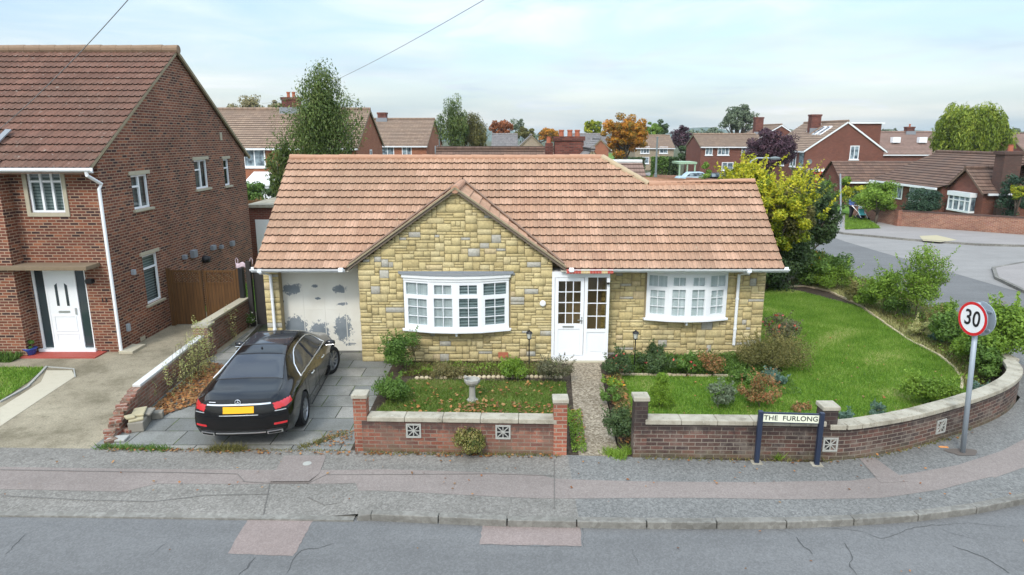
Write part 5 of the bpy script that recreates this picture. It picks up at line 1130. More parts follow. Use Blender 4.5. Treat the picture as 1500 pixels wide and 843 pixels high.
# ================================================================ car
def pchip(xs, ys, x):
    xs = np.asarray(xs, float); ys = np.asarray(ys, float); h = np.diff(xs); d = np.diff(ys)/h; m = np.zeros(len(xs)); m[0] = d[0]; m[-1] = d[-1]
    for i in range(1, len(xs)-1):
        if d[i-1]*d[i] > 0: w1_, w2_ = 2*h[i]+h[i-1], h[i]+2*h[i-1]; m[i] = (w1_+w2_)/(w1_/d[i-1]+w2_/d[i])
    i = np.clip(np.searchsorted(xs, x)-1, 0, len(h)-1); t_ = (x-xs[i])/h[i]
    return (2*t_**3-3*t_**2+1)*ys[i]+(t_**3-2*t_**2+t_)*h[i]*m[i]+(-2*t_**3+3*t_**2)*ys[i+1]+(t_**3-t_**2)*h[i]*m[i+1]
ST = np.array([ # y, zb, W, zw, wb, zbelt, wt, zt
 (-2.46, .30, .86, .58, .80, .84, .60, .985), (-2.40, .25, .895, .58, .845, .86, .64, 1.02), (-2.25, .22, .915, .58, .875, .89, .68, 1.045), (-2.0, .20, .925, .58, .89, .915, .68, 1.07), (-1.72, .19, .93, .58, .895, .935, .66, 1.12),
 (-1.3, .18, .93, .6, .895, .95, .615, 1.29), (-.95, .17, .93, .6, .895, .955, .585, 1.395), (-.5, .17, .93, .6, .895, .955, .575, 1.45), (0, .17, .93, .6, .895, .95, .58, 1.465), (.35, .17, .93, .6, .89, .945, .59, 1.45),
 (.75, .17, .93, .6, .885, .94, .62, 1.36), (1.15, .18, .93, .6, .88, .935, .68, 1.17), (1.38, .18, .93, .6, .87, .93, .73, 1.045), (1.75, .19, .92, .58, .86, .90, .72, .985), (2.1, .20, .90, .56, .82, .84, .68, .92), (2.3, .22, .86, .54, .76, .78, .60, .86), (2.42, .26, .78, .5, .68, .70, .52, .76), (2.46, .30, .72, .48, .62, .64, .48, .70)])
def section(y):
    zb, W, zw, wb, zbl, wt, zt = [pchip(ST[:, 0], ST[:, k], y) for k in range(1, 8)]
    gh = max(zt-zbl, .02)
    pts = [(0, zb), (.55*W, zb), (.88*W, zb+.01), (.965*W, zb+.10), (W, zw-.05), (W, zw+.04), (W-.012, (zw+zbl)/2+.03), (wb+.004, zbl-.035), (wb-.03, zbl+min(.02, gh*.1)),
           (wb-.05+(wt-wb+.05)*.5, zbl+.5*gh*.95), (wt+.02, zt-.10*min(1, gh*2.2)), (wt-.06, zt-.022*min(1, gh*3)), (wt*.55, zt-.004), (0, zt+.004)]
    p = np.array(pts, float); s_ = np.arange(len(p)); ss = np.linspace(0, len(p)-1, 92)
    s_ = np.concatenate([[0], np.cumsum(np.hypot(*np.diff(p, axis=0).T)+.015)]); ss = np.linspace(0, s_[-1], 110)
    return np.column_stack([pchip(s_, p[:, 0], ss)*.97, pchip(s_, p[:, 1], ss)])
def warp(V):
    x, y, z = V.T.copy(); r = np.clip((-1.75-y)/.7, 0, 1)**1.5; f = np.clip((y-1.5)/.96, 0, 1)**1.5
    y2 = y+r*(.26*np.abs(x/.92)**3.2+.10*np.clip((z-.62)/.4, 0, 1)**1.5+.10*np.clip((.45-z)/.25, 0, 1))-f*(.42*np.abs(x/.9)**2.4)
    return np.column_stack([x, y2, z])
ny = 200; YS = np.linspace(-2.46, 2.46, ny); V = []; 
SEC = np.array([section(y) for y in YS])
kw = np.exp(-.5*(np.arange(-14, 15)/5.0)**2); kw /= kw.sum()
for it in range(1):
    pad = np.concatenate([2*SEC[:1]-SEC[14:0:-1], SEC, 2*SEC[-1:]-SEC[-2:-16:-1]]); SEC = sum(kw[j]*pad[j:j+ny] for j in range(29))
kt = np.exp(-.5*(np.arange(-3, 4)/1.6)**2); kt /= kt.sum()
pad = np.concatenate([SEC[:, 3:0:-1]*[-1, 1], SEC, SEC[:, -2:-5:-1]*[-1, 1]], 1); SEC2 = sum(kt[j]*pad[:, j:j+SEC.shape[1]] for j in range(7)); SEC2[:, 0, 0] = 0; SEC2[:, -1, 0] = 0; SEC = SEC2
for s_, y in zip(SEC, YS):
    ring = np.concatenate([s_, s_[::-1][1:]*[-1, 1]]); V.append(np.column_stack([ring[:, 0], np.full(len(ring), y), ring[:, 1]]))
nr = len(V[0]); V = np.concatenate(V); fq = [(i*nr+j, i*nr+j+1, (i+1)*nr+j+1, (i+1)*nr+j) for i in range(ny-1) for j in range(nr-1)]
fq = np.array(fq); base = len(V)
# end caps: rows across
for yi, y in ((0, -2.46), (ny-1, 2.46)):
    s_ = SEC[yi]; nx = 64; G = []
    for (w, z) in s_: G.append(np.column_stack([np.linspace(w, -w, nx), np.full(nx, y), np.full(nx, z)]))
    off = len(V); V = np.concatenate([V]+G); c = [(off+i*nx+j, off+i*nx+j+1, off+(i+1)*nx+j+1, off+(i+1)*nx+j) for i in range(len(s_)-1) for j in range(nx-1)]
    c = np.array(c); c = c if yi == 0 else c[:, ::-1]; fq = np.concatenate([fq, c])
V[:, 0] *= 1-.10*np.clip((V[:, 2]-1.0)/.45, 0, 1)
V0 = V.copy(); V = warp(V); ctr = V[fq].mean(1); c0 = V0[fq].mean(1); X_, Y_, Z_ = ctr.T; Y0 = c0[:, 1]; ax_ = np.abs(X_)
zbel = pchip(ST[:, 0], ST[:, 5], Y0); ztp = pchip(ST[:, 0], ST[:, 7], Y0); wtp = pchip(ST[:, 0], ST[:, 6], Y0)
RY, FY = -1.34, 1.60; wheel = ((np.hypot(Y_-RY, Z_-.34) < .385) | (np.hypot(Y_-FY, Z_-.34) < .385)) & (ax_ > .6)
A_RG = (Y0 > -1.69) & (Y0 < -.98) & (ax_ < .62-.12*np.clip((Y0+1.69)/.71, 0, 1)) & (Z_ > ztp-.14)
A_WS = (Y0 > .52) & (Y0 < 1.27) & (ax_ < wtp-.02) & (Z_ > ztp-.1)
A_SR = (Y0 > -.55) & (Y0 < .38) & (ax_ < .46) & (Z_ > 1.3)
def sidemask(g): 
    lo_ = zbel+.035-g; hi_ = ztp-.115+g; rear = -1.24-g*1.2+(np.maximum(Z_-.98, 0))*1.15; fro = 1.12+g*1.5-(np.maximum(Z_-.97, 0))*1.55
    return (Z_ > lo_) & (Z_ < hi_) & (Y_ > rear) & (Y_ < fro) & (ax_ > .52) & (np.abs(Z_-.97) < 1)
A_SG = sidemask(0); A_CH = np.zeros(len(A_SG), bool)
tl_lo = .745+.07*np.clip((ax_-.55)/.3, 0, 1); tl_hi = .88+.03*np.clip((ax_-.45)/.4, 0, 1)
A_TL = (Y_ < -2.06) & (Z_ > tl_lo) & (Z_ < tl_hi) & (ax_ > .58+(.885-Z_)*.45) & (ax_ < 1)
A_RF = (Y_ < -2.05) & (Z_ > .49) & (Z_ < .515) & (ax_ > .60) & (ax_ < .80)
A_DF = (Y_ < -1.9) & (Z_ < .40) & (ax_ < .78) & (Y0 < -2.44)
parts_ = [('rear_window', A_RG, 'car_glass'), ('windscreen', A_WS, 'car_glass'), ('sunroof', A_SR, 'car_glass'), ('side_window', A_SG & (X_ > 0), 'car_glass'), ('side_window', A_SG & (X_ < 0), 'car_glass'), ('window_trim', A_CH & (X_ > 0), 'chrome'), ('window_trim', A_CH & (X_ < 0), 'chrome'), ('tail_light', A_TL & (X_ > 0), 'tail_red'), ('tail_light', A_TL & (X_ < 0), 'tail_red'), ('reflector', A_RF & (X_ > 0), 'tail_red'), ('reflector', A_RF & (X_ < 0), 'tail_red'), ('diffuser', A_DF, 'trim_black')]
yaw = math.atan2(.22, 2.93)-.0; ctrp = Vector((-4.07, 12.3, 0)); hd = Vector((-math.sin(yaw), math.cos(yaw), 0)); rt = Vector((math.cos(yaw), math.sin(yaw), 0))
org = ctrp-rt*.92-hd*RY
car = thing('parked_car', 'black saloon car parked on the slabbed drive in front of the peeling garage door', 'car', org, yaw)
used = wheel.copy()
def sub(name, mask, mat, par=car):
    f = fq[mask]; u_, inv = np.unique(f, return_inverse=True); o_ = npmesh(name, V[u_], inv.reshape(f.shape), M[mat], par, None, world=False, smooth=True); return o_
bodyobj = None; rest = []
for nm, m_, mt_ in parts_:
    m_ = m_ & ~used; used |= m_; rest.append((nm, m_, mt_))
bodyobj = sub('body', ~used, 'car_paint')
for nm, m_, mt_ in rest: 
    if m_.any(): sub(nm, m_, mt_)
def cb(mb, name, mat, par=car, **k): return mb.build(name, M[mat] if isinstance(mat, str) else mat, par, world=False, **k)
mb = MB(); mb.box(-.70, .70, -2.0, 2.0, .16, .55); cb(mb, 'underbody', 'trim_black')
mb = MB()
for yy in (RY, FY):
    for s_ in (-1, 1):
        k = 16; V_ = []
        for xx in (s_*.62, s_*.90):
            for j in range(k+1): a = math.pi*j/k*1.3-.47; V_.append((xx, yy+.392*math.cos(a), .34+.392*math.sin(a)))
        mb.add(V_, [(j, j+1, k+2+j, k+1+j) for j in range(k)]); mb.add([(s_*.62, yy-.4, .1), (s_*.62, yy+.4, .1), (s_*.62, yy+.4, .75), (s_*.62, yy-.4, .75)], [(0, 1, 2, 3)])
cb(mb, 'wheel_arch', 'trim_black')
def wheelm(cx, cy, side, steer):
    rot = Matrix.Rotation(steer, 3, 'Z'); c = Vector((cx, cy, .34))
    prof = [(.235, -.115), (.30, -.12), (.33, -.105), (.34, -.07), (.34, .07), (.33, .105), (.30, .12), (.235, .115)]
    mb = MB(); mb.lathe([(r_, h_) for r_, h_ in prof], (0, 0, 0), 36, 'x'); mb.f = [f for f in mb.f if len(f) == 4]; mb.v = [tuple(c+rot @ Vector(v)) for v in mb.v]; w_ = cb(mb, 'wheel', 'tyre', smooth=True)
    mb = MB(); o1 = side*.105; mb.lathe([(.24, o1-side*.16), (.235, o1-side*.02), (.245, o1), (.225, o1), (.215, o1-side*.03), (.21, o1-side*.16)], (0, 0, 0), 32, 'x'); mb.f = [f for f in mb.f if len(f) == 4]
    for k in range(10):
        a = 2*math.pi*k/10+(.12 if k % 2 else -.12); p0 = Vector((o1-side*.01, .05*math.cos(a), .05*math.sin(a))); p1 = Vector((o1-side*.02, .225*math.cos(a+(-.1 if k % 2 else .1)), .225*math.sin(a+(-.1 if k % 2 else .1)))); mb.bar(p0, p1, .03, .028, (1, 0, 0))
    mb.lathe([(.06, o1-side*.03), (.055, o1), (.02, o1+side*.004)], (0, 0, 0), 16, 'x'); mb.v = [tuple(c+rot @ Vector(v)) for v in mb.v]; cb(mb, 'rim', 'rim', w_)
    mb = MB(); mb.lathe([(.18, o1-side*.13), (.18, o1-side*.10)], (0, 0, 0), 24, 'x'); mb.v = [tuple(c+rot @ Vector(v)) for v in mb.v]; cb(mb, 'brake_disc', 'galv', w_)
for (cx, cy, sd_, stv) in ((.80, RY, 1, 0), (-.80, RY, -1, 0), (.80, FY, 1, -.38), (-.80, FY, -1, -.38)): wheelm(cx, cy, sd_, stv)
def rearY(x, z):
    r = Vector((0, 0, 0)); v = warp(np.array([[x, -2.46, z]]))[0]; return v[1]
def rstrip(x0, x1, z0, z1, d, n=14, dz=lambda x: 0):
    mb = MB(); V_ = []
    for i in range(n+1):
        x = x0+(x1-x0)*i/n
        for z, dd_ in ((z0, 0.004), (z0, d), (z1, d), (z1, 0.004)): V_.append((x, rearY(x, z)-dd_, z+dz(x)))
    return mb.add(V_, [(i*4+a, (i+1)*4+a, (i+1)*4+(a+1) % 4, i*4+(a+1) % 4) for i in range(n) for a in range(4)]+[(0, 1, 2, 3), (n*4, n*4+1, n*4+2, n*4+3)])
def sx(y, z):
    i = int(np.clip(round((y+2.46)/4.92*(ny-1)), 0, ny-1)); s_ = SEC[i]; k = len(s_)*55//100; j = k+int(np.argmin(np.abs(s_[k:, 1]-z))); return s_[j, 0]*(1-.10*min(1, max(0, (z-1.0)/.45)))
for s_ in (-1, 1):
    lowl = [(y, float(pchip(ST[:, 0], ST[:, 5], y))+.03) for y in np.linspace(-1.22, 1.10, 26)]; topl = []
    for y in np.linspace(.72, -.78, 26): topl.append((y, float(pchip(ST[:, 0], ST[:, 7], y))-.115-.06*max(0, (-y-.35)/.43)**2))
    topl += [(-1.0, 1.17), (-1.15, 1.06)]
    loop = lowl+topl+[lowl[0]]; pts_ = [(s_*(sx(y, z)+.006), y, z) for y, z in loop]
    mb = MB(); mb.tube(pts_, .011, 6, cap=False); cb(mb, 'window_trim', 'chrome', smooth=True)
    mb = MB(); mb.tube([(s_*(sx(-.10, z)+.004), -.10, z) for z in np.linspace(.99, 1.36, 6)], .02, 6); cb(mb, 'door_pillar', 'trim_black')
cb(rstrip(-.56, .56, .885, .91, .022), 'boot_trim', 'chrome')
cb(rstrip(-.78, .78, .665, .672, .004, 20), 'boot_seam', 'trim_black')
cb(rstrip(-.34, .34, .70, .712, .012, 10), 'boot_handle', 'chrome')
cb(rstrip(-.27, .27, .745, .86, .014, 2), 'number_plate', 'plate_yellow')
cb(rstrip(-.44, .44, .345, .365, .02), 'bumper_trim', 'chrome')
for s_ in (-1, 1):
    cb(rstrip(s_*.47, s_*.72, .31, .37, .03, 6), 'exhaust_trim', 'chrome'); cb(rstrip(s_*.49, s_*.70, .32, .358, .034, 6), 'exhaust_opening', 'trim_black')
    cb(rstrip(s_*.62, s_*.80, .742, .756, .012, 6), 'lamp_trim', 'chrome')
# round emblem with a three-armed star
yb = rearY(0, .93); mb = MB(); ring = []
for i in range(24):
    a = 2*math.pi*i/24; ring.append((.048*math.cos(a), yb-.035, .945+.048*math.sin(a)))
mb.tube(ring+[ring[0]], .006, 6, cap=False)
for k in range(3): a = math.pi/2+k*2*math.pi/3; mb.tube([(0, yb-.036, .945), (.046*math.cos(a), yb-.036, .945+.046*math.sin(a))], [.009, .003], 5)
cb(mb, 'emblem', 'chrome')
mb = MB(); mb.tube([(-.52, rearY(-.52, .94)-.01, .94), (-.40, rearY(-.4, .94)-.01, .94)], .006, 5); cb(mb, 'badge', 'chrome')
for s_ in (-1, 1):
    mb = MB(); cx, cy, cz = s_*1.0, .92, .99; mb.lathe([(.0, -.11), (.06, -.095), (.085, -.03), (.085, .03), (.06, .10), (0, .115)], (0, 0, 0), 14, 'x'); mb.v = [(cx+v[0]*s_, cy+v[1]*.75, cz+v[2]*.8) for v in mb.v]; mr_ = cb(mb, 'wing_mirror', 'car_paint', smooth=True)
    mb = MB(); mb.bar((s_*.86, .92, .94), (s_*.96, .92, .97), .05, .04); cb(mb, 'mirror_arm', 'trim_black', mr_)
    mb = MB(); mb.tube([(s_*.915, .985-.135, .955), (s_*1.09, .985-.135, .965)], .008, 5); cb(mb, 'mirror_trim', 'chrome', mr_)
    for yy in (-.62, .38): mb = MB(); mb.tube([(s_*.925, yy-.1, .845), (s_*.945, yy-.07, .85), (s_*.945, yy+.07, .85), (s_*.925, yy+.1, .845)], .013, 6); cb(mb, 'door_handle', 'chrome')
    mb = MB()
    for yy, lean in ((-.10, 0), (-1.02, .1)): mb.tube([(s_*.934, yy, .30), (s_*.937, yy, .6), (s_*.917, yy, .86)], .0035, 4)
    cb(mb, 'door_seam', 'trim_black')
    mb = MB(); mb.tube([(s_*.934, yy, .26) for yy in (-.9, 0, 1.1)], .012, 6); cb(mb, 'sill_trim', 'trim_black')
    mb = MB(); k = MB(); V_ = []
    mb.lathe([(.0, -.02), (.10, 0), (.13, .06), (.0, .1)], (0, 0, 0), 12, 'y'); mb.v = [(s_*.58+v[0]*1.5*.9, 2.05+v[1]*1.0, .68+v[2]*.6) for v in mb.v]; cb(mb, 'headlight', 'glass_grey' if 0 else 'silver', smooth=True)
mb = MB(); mb.tube([(-.1, 2.2, .5), (.1, 2.2, .5)], .02, 5)
# rear screen seams / boot lid gap
mb = MB()
for s_ in (-1, 1): mb.tube([tuple(warp(np.array([[s_*.66, yy, float(pchip(ST[:, 0], ST[:, 7], yy))+.0]]))[0]) for yy in (-1.75, -1.95, -2.2, -2.42)], .003, 4)
cb(mb, 'boot_seam', 'trim_black')
mb = MB(); mb.lathe([(.02, 0), (.016, .03), (.0, .05)], (0, -.78, 1.415), 8); cb(mb, 'aerial_fin', 'car_paint')
def topz(x, y):
    i = int(np.clip(round((y+2.46)/4.92*(ny-1)), 0, ny-1)); s_ = SEC[i]; k = len(s_)//2; j = k+int(np.argmin(np.abs(s_[k:, 0]*(1-.10*np.clip((s_[k:, 1]-1.0)/.45, 0, 1))-abs(x)))); return s_[j, 1]
for nm_, y0, y1, w0, w1 in (('window_seal', -1.69, -.98, .62, .50), ('sunroof_seal', -.55, .38, .44, .44)):
    L_ = [(x, y0) for x in np.linspace(-w0, w0, 14)]+[(w0+(w1-w0)*k/8, y0+(y1-y0)*k/8) for k in range(1, 8)]+[(x, y1) for x in np.linspace(w1, -w1, 14)]+[(-(w1+(w0-w1)*k/8), y1+(y0-y1)*k/8) for k in range(1, 8)]
    mb = MB(); mb.tube([(x, y, topz(x, y)+.002) for x, y in L_+L_[:1]], .009, 5, cap=False); cb(mb, nm_, 'trim_black')
def cover(poly, n, h, size, mat, label, z0=.01):
    Q = scatter(poly, n); hh = h*(.35+.65*(.5+.5*np.sin(Q[:, 0]*5.1+np.sin(Q[:, 1]*4)*2)*np.sin(Q[:, 1]*4.3+1.3*np.sin(Q[:, 0]*3)))); zz = z0+hh*rng.random(len(Q))**.6
    V_, F_ = leaf_quads(np.column_stack([Q, zz]), size, .6); o_ = npmesh('bed_plants', V_, F_, M[mat], None, np.clip(rng.random(len(F_))*.6+.4*(zz-z0)/h, 0, 1)); tag(o_, label, 'plants', kind='stuff')
# ================================================================ near planting
def bush(name, label, u, v, vtop, wpx, n, mat, leaf=.035, ncl=14, cat='shrub', depth=1.0, **k):
    b = P(u, v); rad = wpx/F*(b.y+.8)/2; by = b.y+rad*depth*.5; h = atY(u, vtop, by).z; b = Vector((b.x*by/b.y, by, 0))
    return shrub(name, label, b, (rad, rad*depth), max(h, .12), n, M[mat], leaf, ncl, cat, **k)
bush('box_shrub', 'round variegated shrub growing against the front of the red brick wall', 688, 672, 627, 58, 3600, 'lf_box', .024, 22, depth=.75)
bush('shrub', 'tall green leafy shrub at the drive corner under the left bow window', 592, 556, 490, 66, 4200, 'lf_green', .028, 18)
bush('shrub', 'low spreading green shrub beside the drive behind the left wall pier', 578, 594, 545, 62, 3400, 'lf_green', .026, 16)
bush('shrub', 'fresh green leafy shrub behind the left garden lamp', 752, 562, 528, 50, 3000, 'lf_bright', .024, 14)
bush('shrub', 'straggly olive brown shrub beside the path left of the white door', 808, 566, 522, 62, 3600, 'lf_greyolive', .020, 18)
bush('shrub', 'low green shrub along the stone wall under the left bow window', 655, 556, 535, 60, 1800, 'lf_brown', .024, 12)
bush('climbing_plant', 'dry climbing plant rising up the stone wall by the left bow window', 606, 540, 478, 26, 900, 'lf_brown', .02, 8)
bush('shrub', 'dense grey green shrub beside the path behind the right wall pier', 906, 656, 592, 58, 4200, 'lf_darkgreen', .024, 20)
shrub('conical_shrub', 'small bright green conical conifer on the lawn', P(973, 606)+Vector((0, .35, 0)), (.36, .36), .74, 6500, M['lf_cone'], .016, 60, cl=.30, shape='cone')
bush('rose_bush', 'red flowered rose bush nearest the right of the white door', 905, 556, 515, 56, 2200, 'lf_darkgreen', .028, 12, extra=(M['lf_flower'], .008, .045))
bush('rose_bush', 'rose bush at the foot of the right garden lamp', 958, 552, 520, 58, 2400, 'lf_darkgreen', .028, 12, extra=(M['lf_flower'], .006, .045))
bush('shrub', 'dark green shrub against the stone wall under the right bow window', 955, 528, 505, 38, 1500, 'lf_darkgreen', .026, 10)
bush('rose_bush', 'rose bush in front of the right bow window', 1005, 555, 520, 40, 1500, 'lf_green', .028, 10, extra=(M['lf_flower'], .006, .04))
bush('shrub', 'reddish leaved shrub under the right end of the right bow window', 1040, 556, 515, 40, 1300, 'lf_redshrub', .024, 12)
bush('shrub', 'broad olive green heather like bush by the right corner of the bungalow', 1130, 548, 494, 128, 12000, 'lf_olive', .020, 46, depth=.62)
bush('rose_bush', 'tall pink flowered rose against the right corner of the stone wall', 1140, 520, 460, 62, 2200, 'lf_greyolive', .03, 14, extra=(M['lf_flower'], .010, .05))
bush('shrub', 'low green plant at the left foot of the broad olive bush', 1085, 566, 545, 50, 1500, 'lf_green', .026, 10)
bush('shrub', 'small blue green plant at the right foot of the broad olive bush', 1135, 568, 545, 46, 1300, 'lf_blue', .026, 10)
bush('rose_bush', 'thin grey green rose bush behind the middle of the dark brick wall', 1052, 605, 562, 52, 1100, 'lf_greygreen', .028, 14)
bush('shrub', 'orange and red leaved shrub behind the street name sign', 1112, 604, 548, 62, 1900, 'lf_redshrub', .026, 30, cl=.25)
bush('shrub', 'low rusty leaved shrub behind the square pier of the dark brick wall', 1172, 606, 594, 36, 500, 'lf_redshrub', .026, 8)
bush('shrub', 'upright blue green plant beside the square pier', 1282, 622, 585, 24, 800, 'lf_blue', .022, 9)
bush('shrub', 'low green plant at the foot of the square pier', 1238, 622, 605, 34, 700, 'lf_blue', .024, 7)
bush('shrub', 'rounded green shrub inside the curve of the dark brick wall', 1358, 602, 548, 66, 4200, 'lf_bright', .03, 20)
bush('shrub', 'green plant beside the path in front of the rose bushes', 893, 596, 570, 34, 1100, 'lf_green', .026, 8)
bush('shrub', 'low flowering plants edging the gravel path', 897, 575, 556, 36, 900, 'lf_bright', .024, 8, extra=(M['lf_yflower'], .02, .03))
# hedge row on the right
bush('hedge_shrub', 'orange yellow flowered bush at the far end of the lawn edge', 1192, 418, 368, 44, 1700, 'lf_green', .04, 12, extra=(M['lf_yflower'], .10, .08))
bush('hedge_shrub', 'bright green shrub just right of the orange yellow flowered bush', 1222, 430, 388, 56, 3000, 'lf_bright', .036, 16)
bush('hedge_shrub', 'yellow tinged low shrub halfway along the far lawn edge', 1256, 446, 415, 42, 1500, 'lf_olive', .034, 12)
bush('hedge_shrub', 'upright pointed laurel left of the tall open shrub', 1292, 466, 388, 56, 3400, 'lf_bright', .04, 18)
bush('hedge_shrub', 'tallest open yellow green shrub of the row along the lawn edge', 1338, 480, 364, 82, 6500, 'lf_bright', .036, 26, extra=(M['lf_sparse'], .05, .03))
bush('hedge_shrub', 'yellowish low shrub at the foot of the tallest open shrub', 1372, 492, 455, 44, 1500, 'lf_olive', .034, 10)
bush('hedge_shrub', 'leafy green laurel left of the round speed sign', 1400, 520, 455, 76, 4400, 'lf_green', .04, 18)
bush('hedge_shrub', 'large glossy green shrub at the right end behind the curved wall', 1462, 560, 440, 96, 8500, 'lf_bright', .042, 26)
bush('hedge_shrub', 'lower green shrub behind the pole of the speed sign', 1436, 566, 505, 50, 3200, 'lf_green', .036, 14)
bush('hedge_shrub', 'fresh green low shrub between the bright green shrub and the upright pointed laurel', 1268, 455, 418, 40, 1700, 'lf_bright', .036, 14)
bush('hedge_shrub', 'low green shrub filling the gap right of the upright pointed laurel', 1312, 472, 430, 36, 1500, 'lf_green', .036, 14)
bush('hedge_shrub', 'light green laurel behind the yellowish low shrub', 1378, 490, 445, 46, 2200, 'lf_bright', .036, 16)
bush('hedge_shrub', 'bright leaved laurel just left of the speed sign pole', 1418, 540, 478, 52, 3400, 'lf_bright', .036, 16)
bush('hedge_shrub', 'small dark shrub at the road edge behind the round speed sign', 1432, 505, 462, 44, 1900, 'lf_green', .036, 16)
bush('shrub', 'blue green lavender cushion near the right end of the lawn edge', 1372, 506, 488, 28, 900, 'lf_blue', .022, 7)
bush('shrub', 'blue green cushion plant inside the right end of the curved wall', 1434, 578, 562, 36, 1200, 'lf_blue', .022, 8)
bush('dry_grass', 'dry straw coloured grass tuft below the lawn edging', 1345, 500, 468, 40, 900, 'lf_straw', .03, 8, cat='grass tuft')
bush('dry_shrub', 'thin brown twiggy shrub showing above the speed sign', 1452, 520, 425, 30, 260, 'lf_brown', .022, 12)
# scruffy ground cover strips
gc = [tuple(P(u, v))[:2] for u, v in [(1145, 418), (1215, 420), (1262, 446), (1340, 492), (1405, 545), (1416, 575), (1445, 575), (1440, 520), (1400, 470), (1300, 420), (1200, 395)]]
gc2 = [tuple(P(u, v))[:2] for u, v in [(1180, 420), (1215, 428), (1262, 450), (1300, 478), (1332, 500), (1372, 520), (1398, 540), (1410, 558), (1425, 560), (1410, 520), (1350, 478), (1290, 445), (1230, 415)]]
blades('bed_plants', scatter(gc2, 9000), .0, .09, .013, M['lf_straw'], 'dry straw coloured grass along the outside of the curved lawn edging')
blades('bed_plants', scatter(gc, 12000), .0, .16, .014, M['lf_olive'], 'mixed low dry plants filling the bed beyond the curved lawn edging')
cover([(2.7, 15.12), (5.9, 15.05), (6.5, 15.3), (6.3, 16.4), (2.6, 16.4)], 6500, .26, .022, 'lf_green', 'tangled low leafy growth between the rose bushes under the right bow window')
cover([(-2.7, 14.95), (1.2, 14.95), (1.1, 15.7), (-2.6, 15.7)], 3200, .20, .020, 'lf_bright', 'low leafy growth between the shrubs under the left bow window')
cover([tuple(P(u, v))[:2] for u, v in [(1175, 410), (1215, 416), (1262, 442), (1340, 490), (1405, 545), (1416, 575), (1450, 575), (1445, 520), (1400, 465), (1300, 415), (1200, 395)]], 7500, .28, .030, 'lf_bright', 'tangled green growth joining the shrubs beyond the curved lawn edging')
cover([(2.1, 11.4), (2.45, 11.4), (2.6, 14.9), (2.2, 14.9)], 1800, .16, .02, 'lf_olive', 'low mixed plants along the right side of the gravel path')
cover([(4.6, 13.6), (6.4, 13.8), (6.6, 15.2), (5.2, 15.1)], 2200, .16, .02, 'lf_green', 'scattered leafy weeds in the lawn below the broad olive bush')
blades('bed_plants', scatter([(3.0, 15.15), (5.9, 15.1), (6.4, 15.9), (6.3, 16.4), (2.7, 16.4)], 3500), .0, .12, .014, M['lf_green'], 'low green plants filling the rose bed under the right bow window')
blades('bed_plants', scatter([(-2.6, 15.0), (1.1, 15.0), (1.1, 15.8), (-2.4, 15.8)], 2600), .0, .14, .014, M['lf_brown'], 'low dry plants under the left bow window')
blades('bed_plants', scatter([tuple(P(u, v))[:2] for u, v in [(1230, 632), (1330, 612), (1400, 588), (1440, 562), (1425, 575), (1380, 596), (1300, 610), (1235, 618)]]+[(8.5, 12.6)], 1600), .0, .14, .014, M['lf_olive'], 'straggly plants along the inside of the curved wall')
# weeds at wall and path edges
def weeds(pts, n, h, mat, label, w=.06, z=0):
    pts = [Vector((p[0], p[1])) for p in pts]; L = lerp_path(pts, 60); idx = rng.integers(0, 60, n); Q = np.array([tuple(L[i]) for i in idx])+rng.normal(size=(n, 2))*w
    blades('weeds', Q, z, h, .009, M[mat], label, 'weeds', .7)
cover([(1.08, 11.05), (1.36, 11.05), (1.42, 12.9), (1.15, 12.9)], 1500, .15, .018, 'lf_bright', 'green weeds along the left edge of the gravel path')
weeds([(1.95, 10.9), (1.75, 11.1)], 500, .09, 'lf_bright', 'weeds at the front right corner of the gravel path', .06)
weeds([(-7.6, 11.3), (-6.3, 11.22)], 700, .06, 'lf_green', 'green weeds where the left of the slab drive meets the pavement', .05)
weeds([(-5.5, 11.2), (-4.9, 11.2)], 420, .09, 'lf_olive', 'weeds at the pavement edge behind the black car', .05)
weeds([(-3.9, 11.25), (-3.2, 11.9)], 300, .06, 'lf_olive', 'weeds in the slab joints by the left wall pier', .05)
weeds([(-7.5, 11.24), (-3.0, 11.16)], 500, .03, 'lf_brown', 'thin line of weeds where the slab drive meets the pavement', .03)
weeds([(-2.6, 11.08), (.8, 10.96)], 500, .05, 'lf_olive', 'small weeds along the foot of the red brick wall', .03)
weeds([(2.4, 10.86), (5.4, 10.76), (6.6, 10.95), (8.4, 11.7), (10.4, 13.2)], 650, .05, 'lf_olive', 'small weeds along the foot of the dark curved wall', .03)
for u, v in ((920-0, 664), (1020, 664), (1139, 672)): p = P(u, v); weeds([(p.x-.04, p.y), (p.x+.05, p.y)], 150, .11, 'lf_bright', {920: 'weed tuft at the foot of the right wall pier', 1020: 'weed tuft at the foot of the dark wall left of the sign', 1139: 'weed tuft between the two navy sign posts'}[u], .03)
# tall weeds at the crumbling wall
tw = thing('tall_weeds', 'tall pale seeding weeds growing beside the crumbling wall', 'weeds', (-7.55, 15.0, 0)); 
def stalks(cx, cy, n, h, sp):
    Pp = []; 
    for k in range(n):
        bx, by = cx+rng.normal()*sp, cy+rng.normal()*sp*1.3; hh = h*(.6+.5*rng.random()); lx, ly = rng.normal(size=2)*.08
        m = 46; t_ = rng.random(m)**.8; q = np.column_stack([bx+lx*t_, by+ly*t_, hh*t_])+rng.normal(size=(m, 3))*.035; Pp.append(q)
    return np.concatenate(Pp)
Pp = np.concatenate([stalks(-7.5, 15.2, 26, 1.25, .17), stalks(-7.5, 14.6, 12, 1.0, .14), stalks(-7.45, 13.7, 7, .8, .12), stalks(-7.7, 17.8, 4, 1.2, .06)]); Vv, Fq_ = leaf_quads(Pp, .026, .2, .35); npmesh('foliage', Vv, Fq_, M['lf_straw'], tw, rng.random(len(Fq_)))
mb = MB()
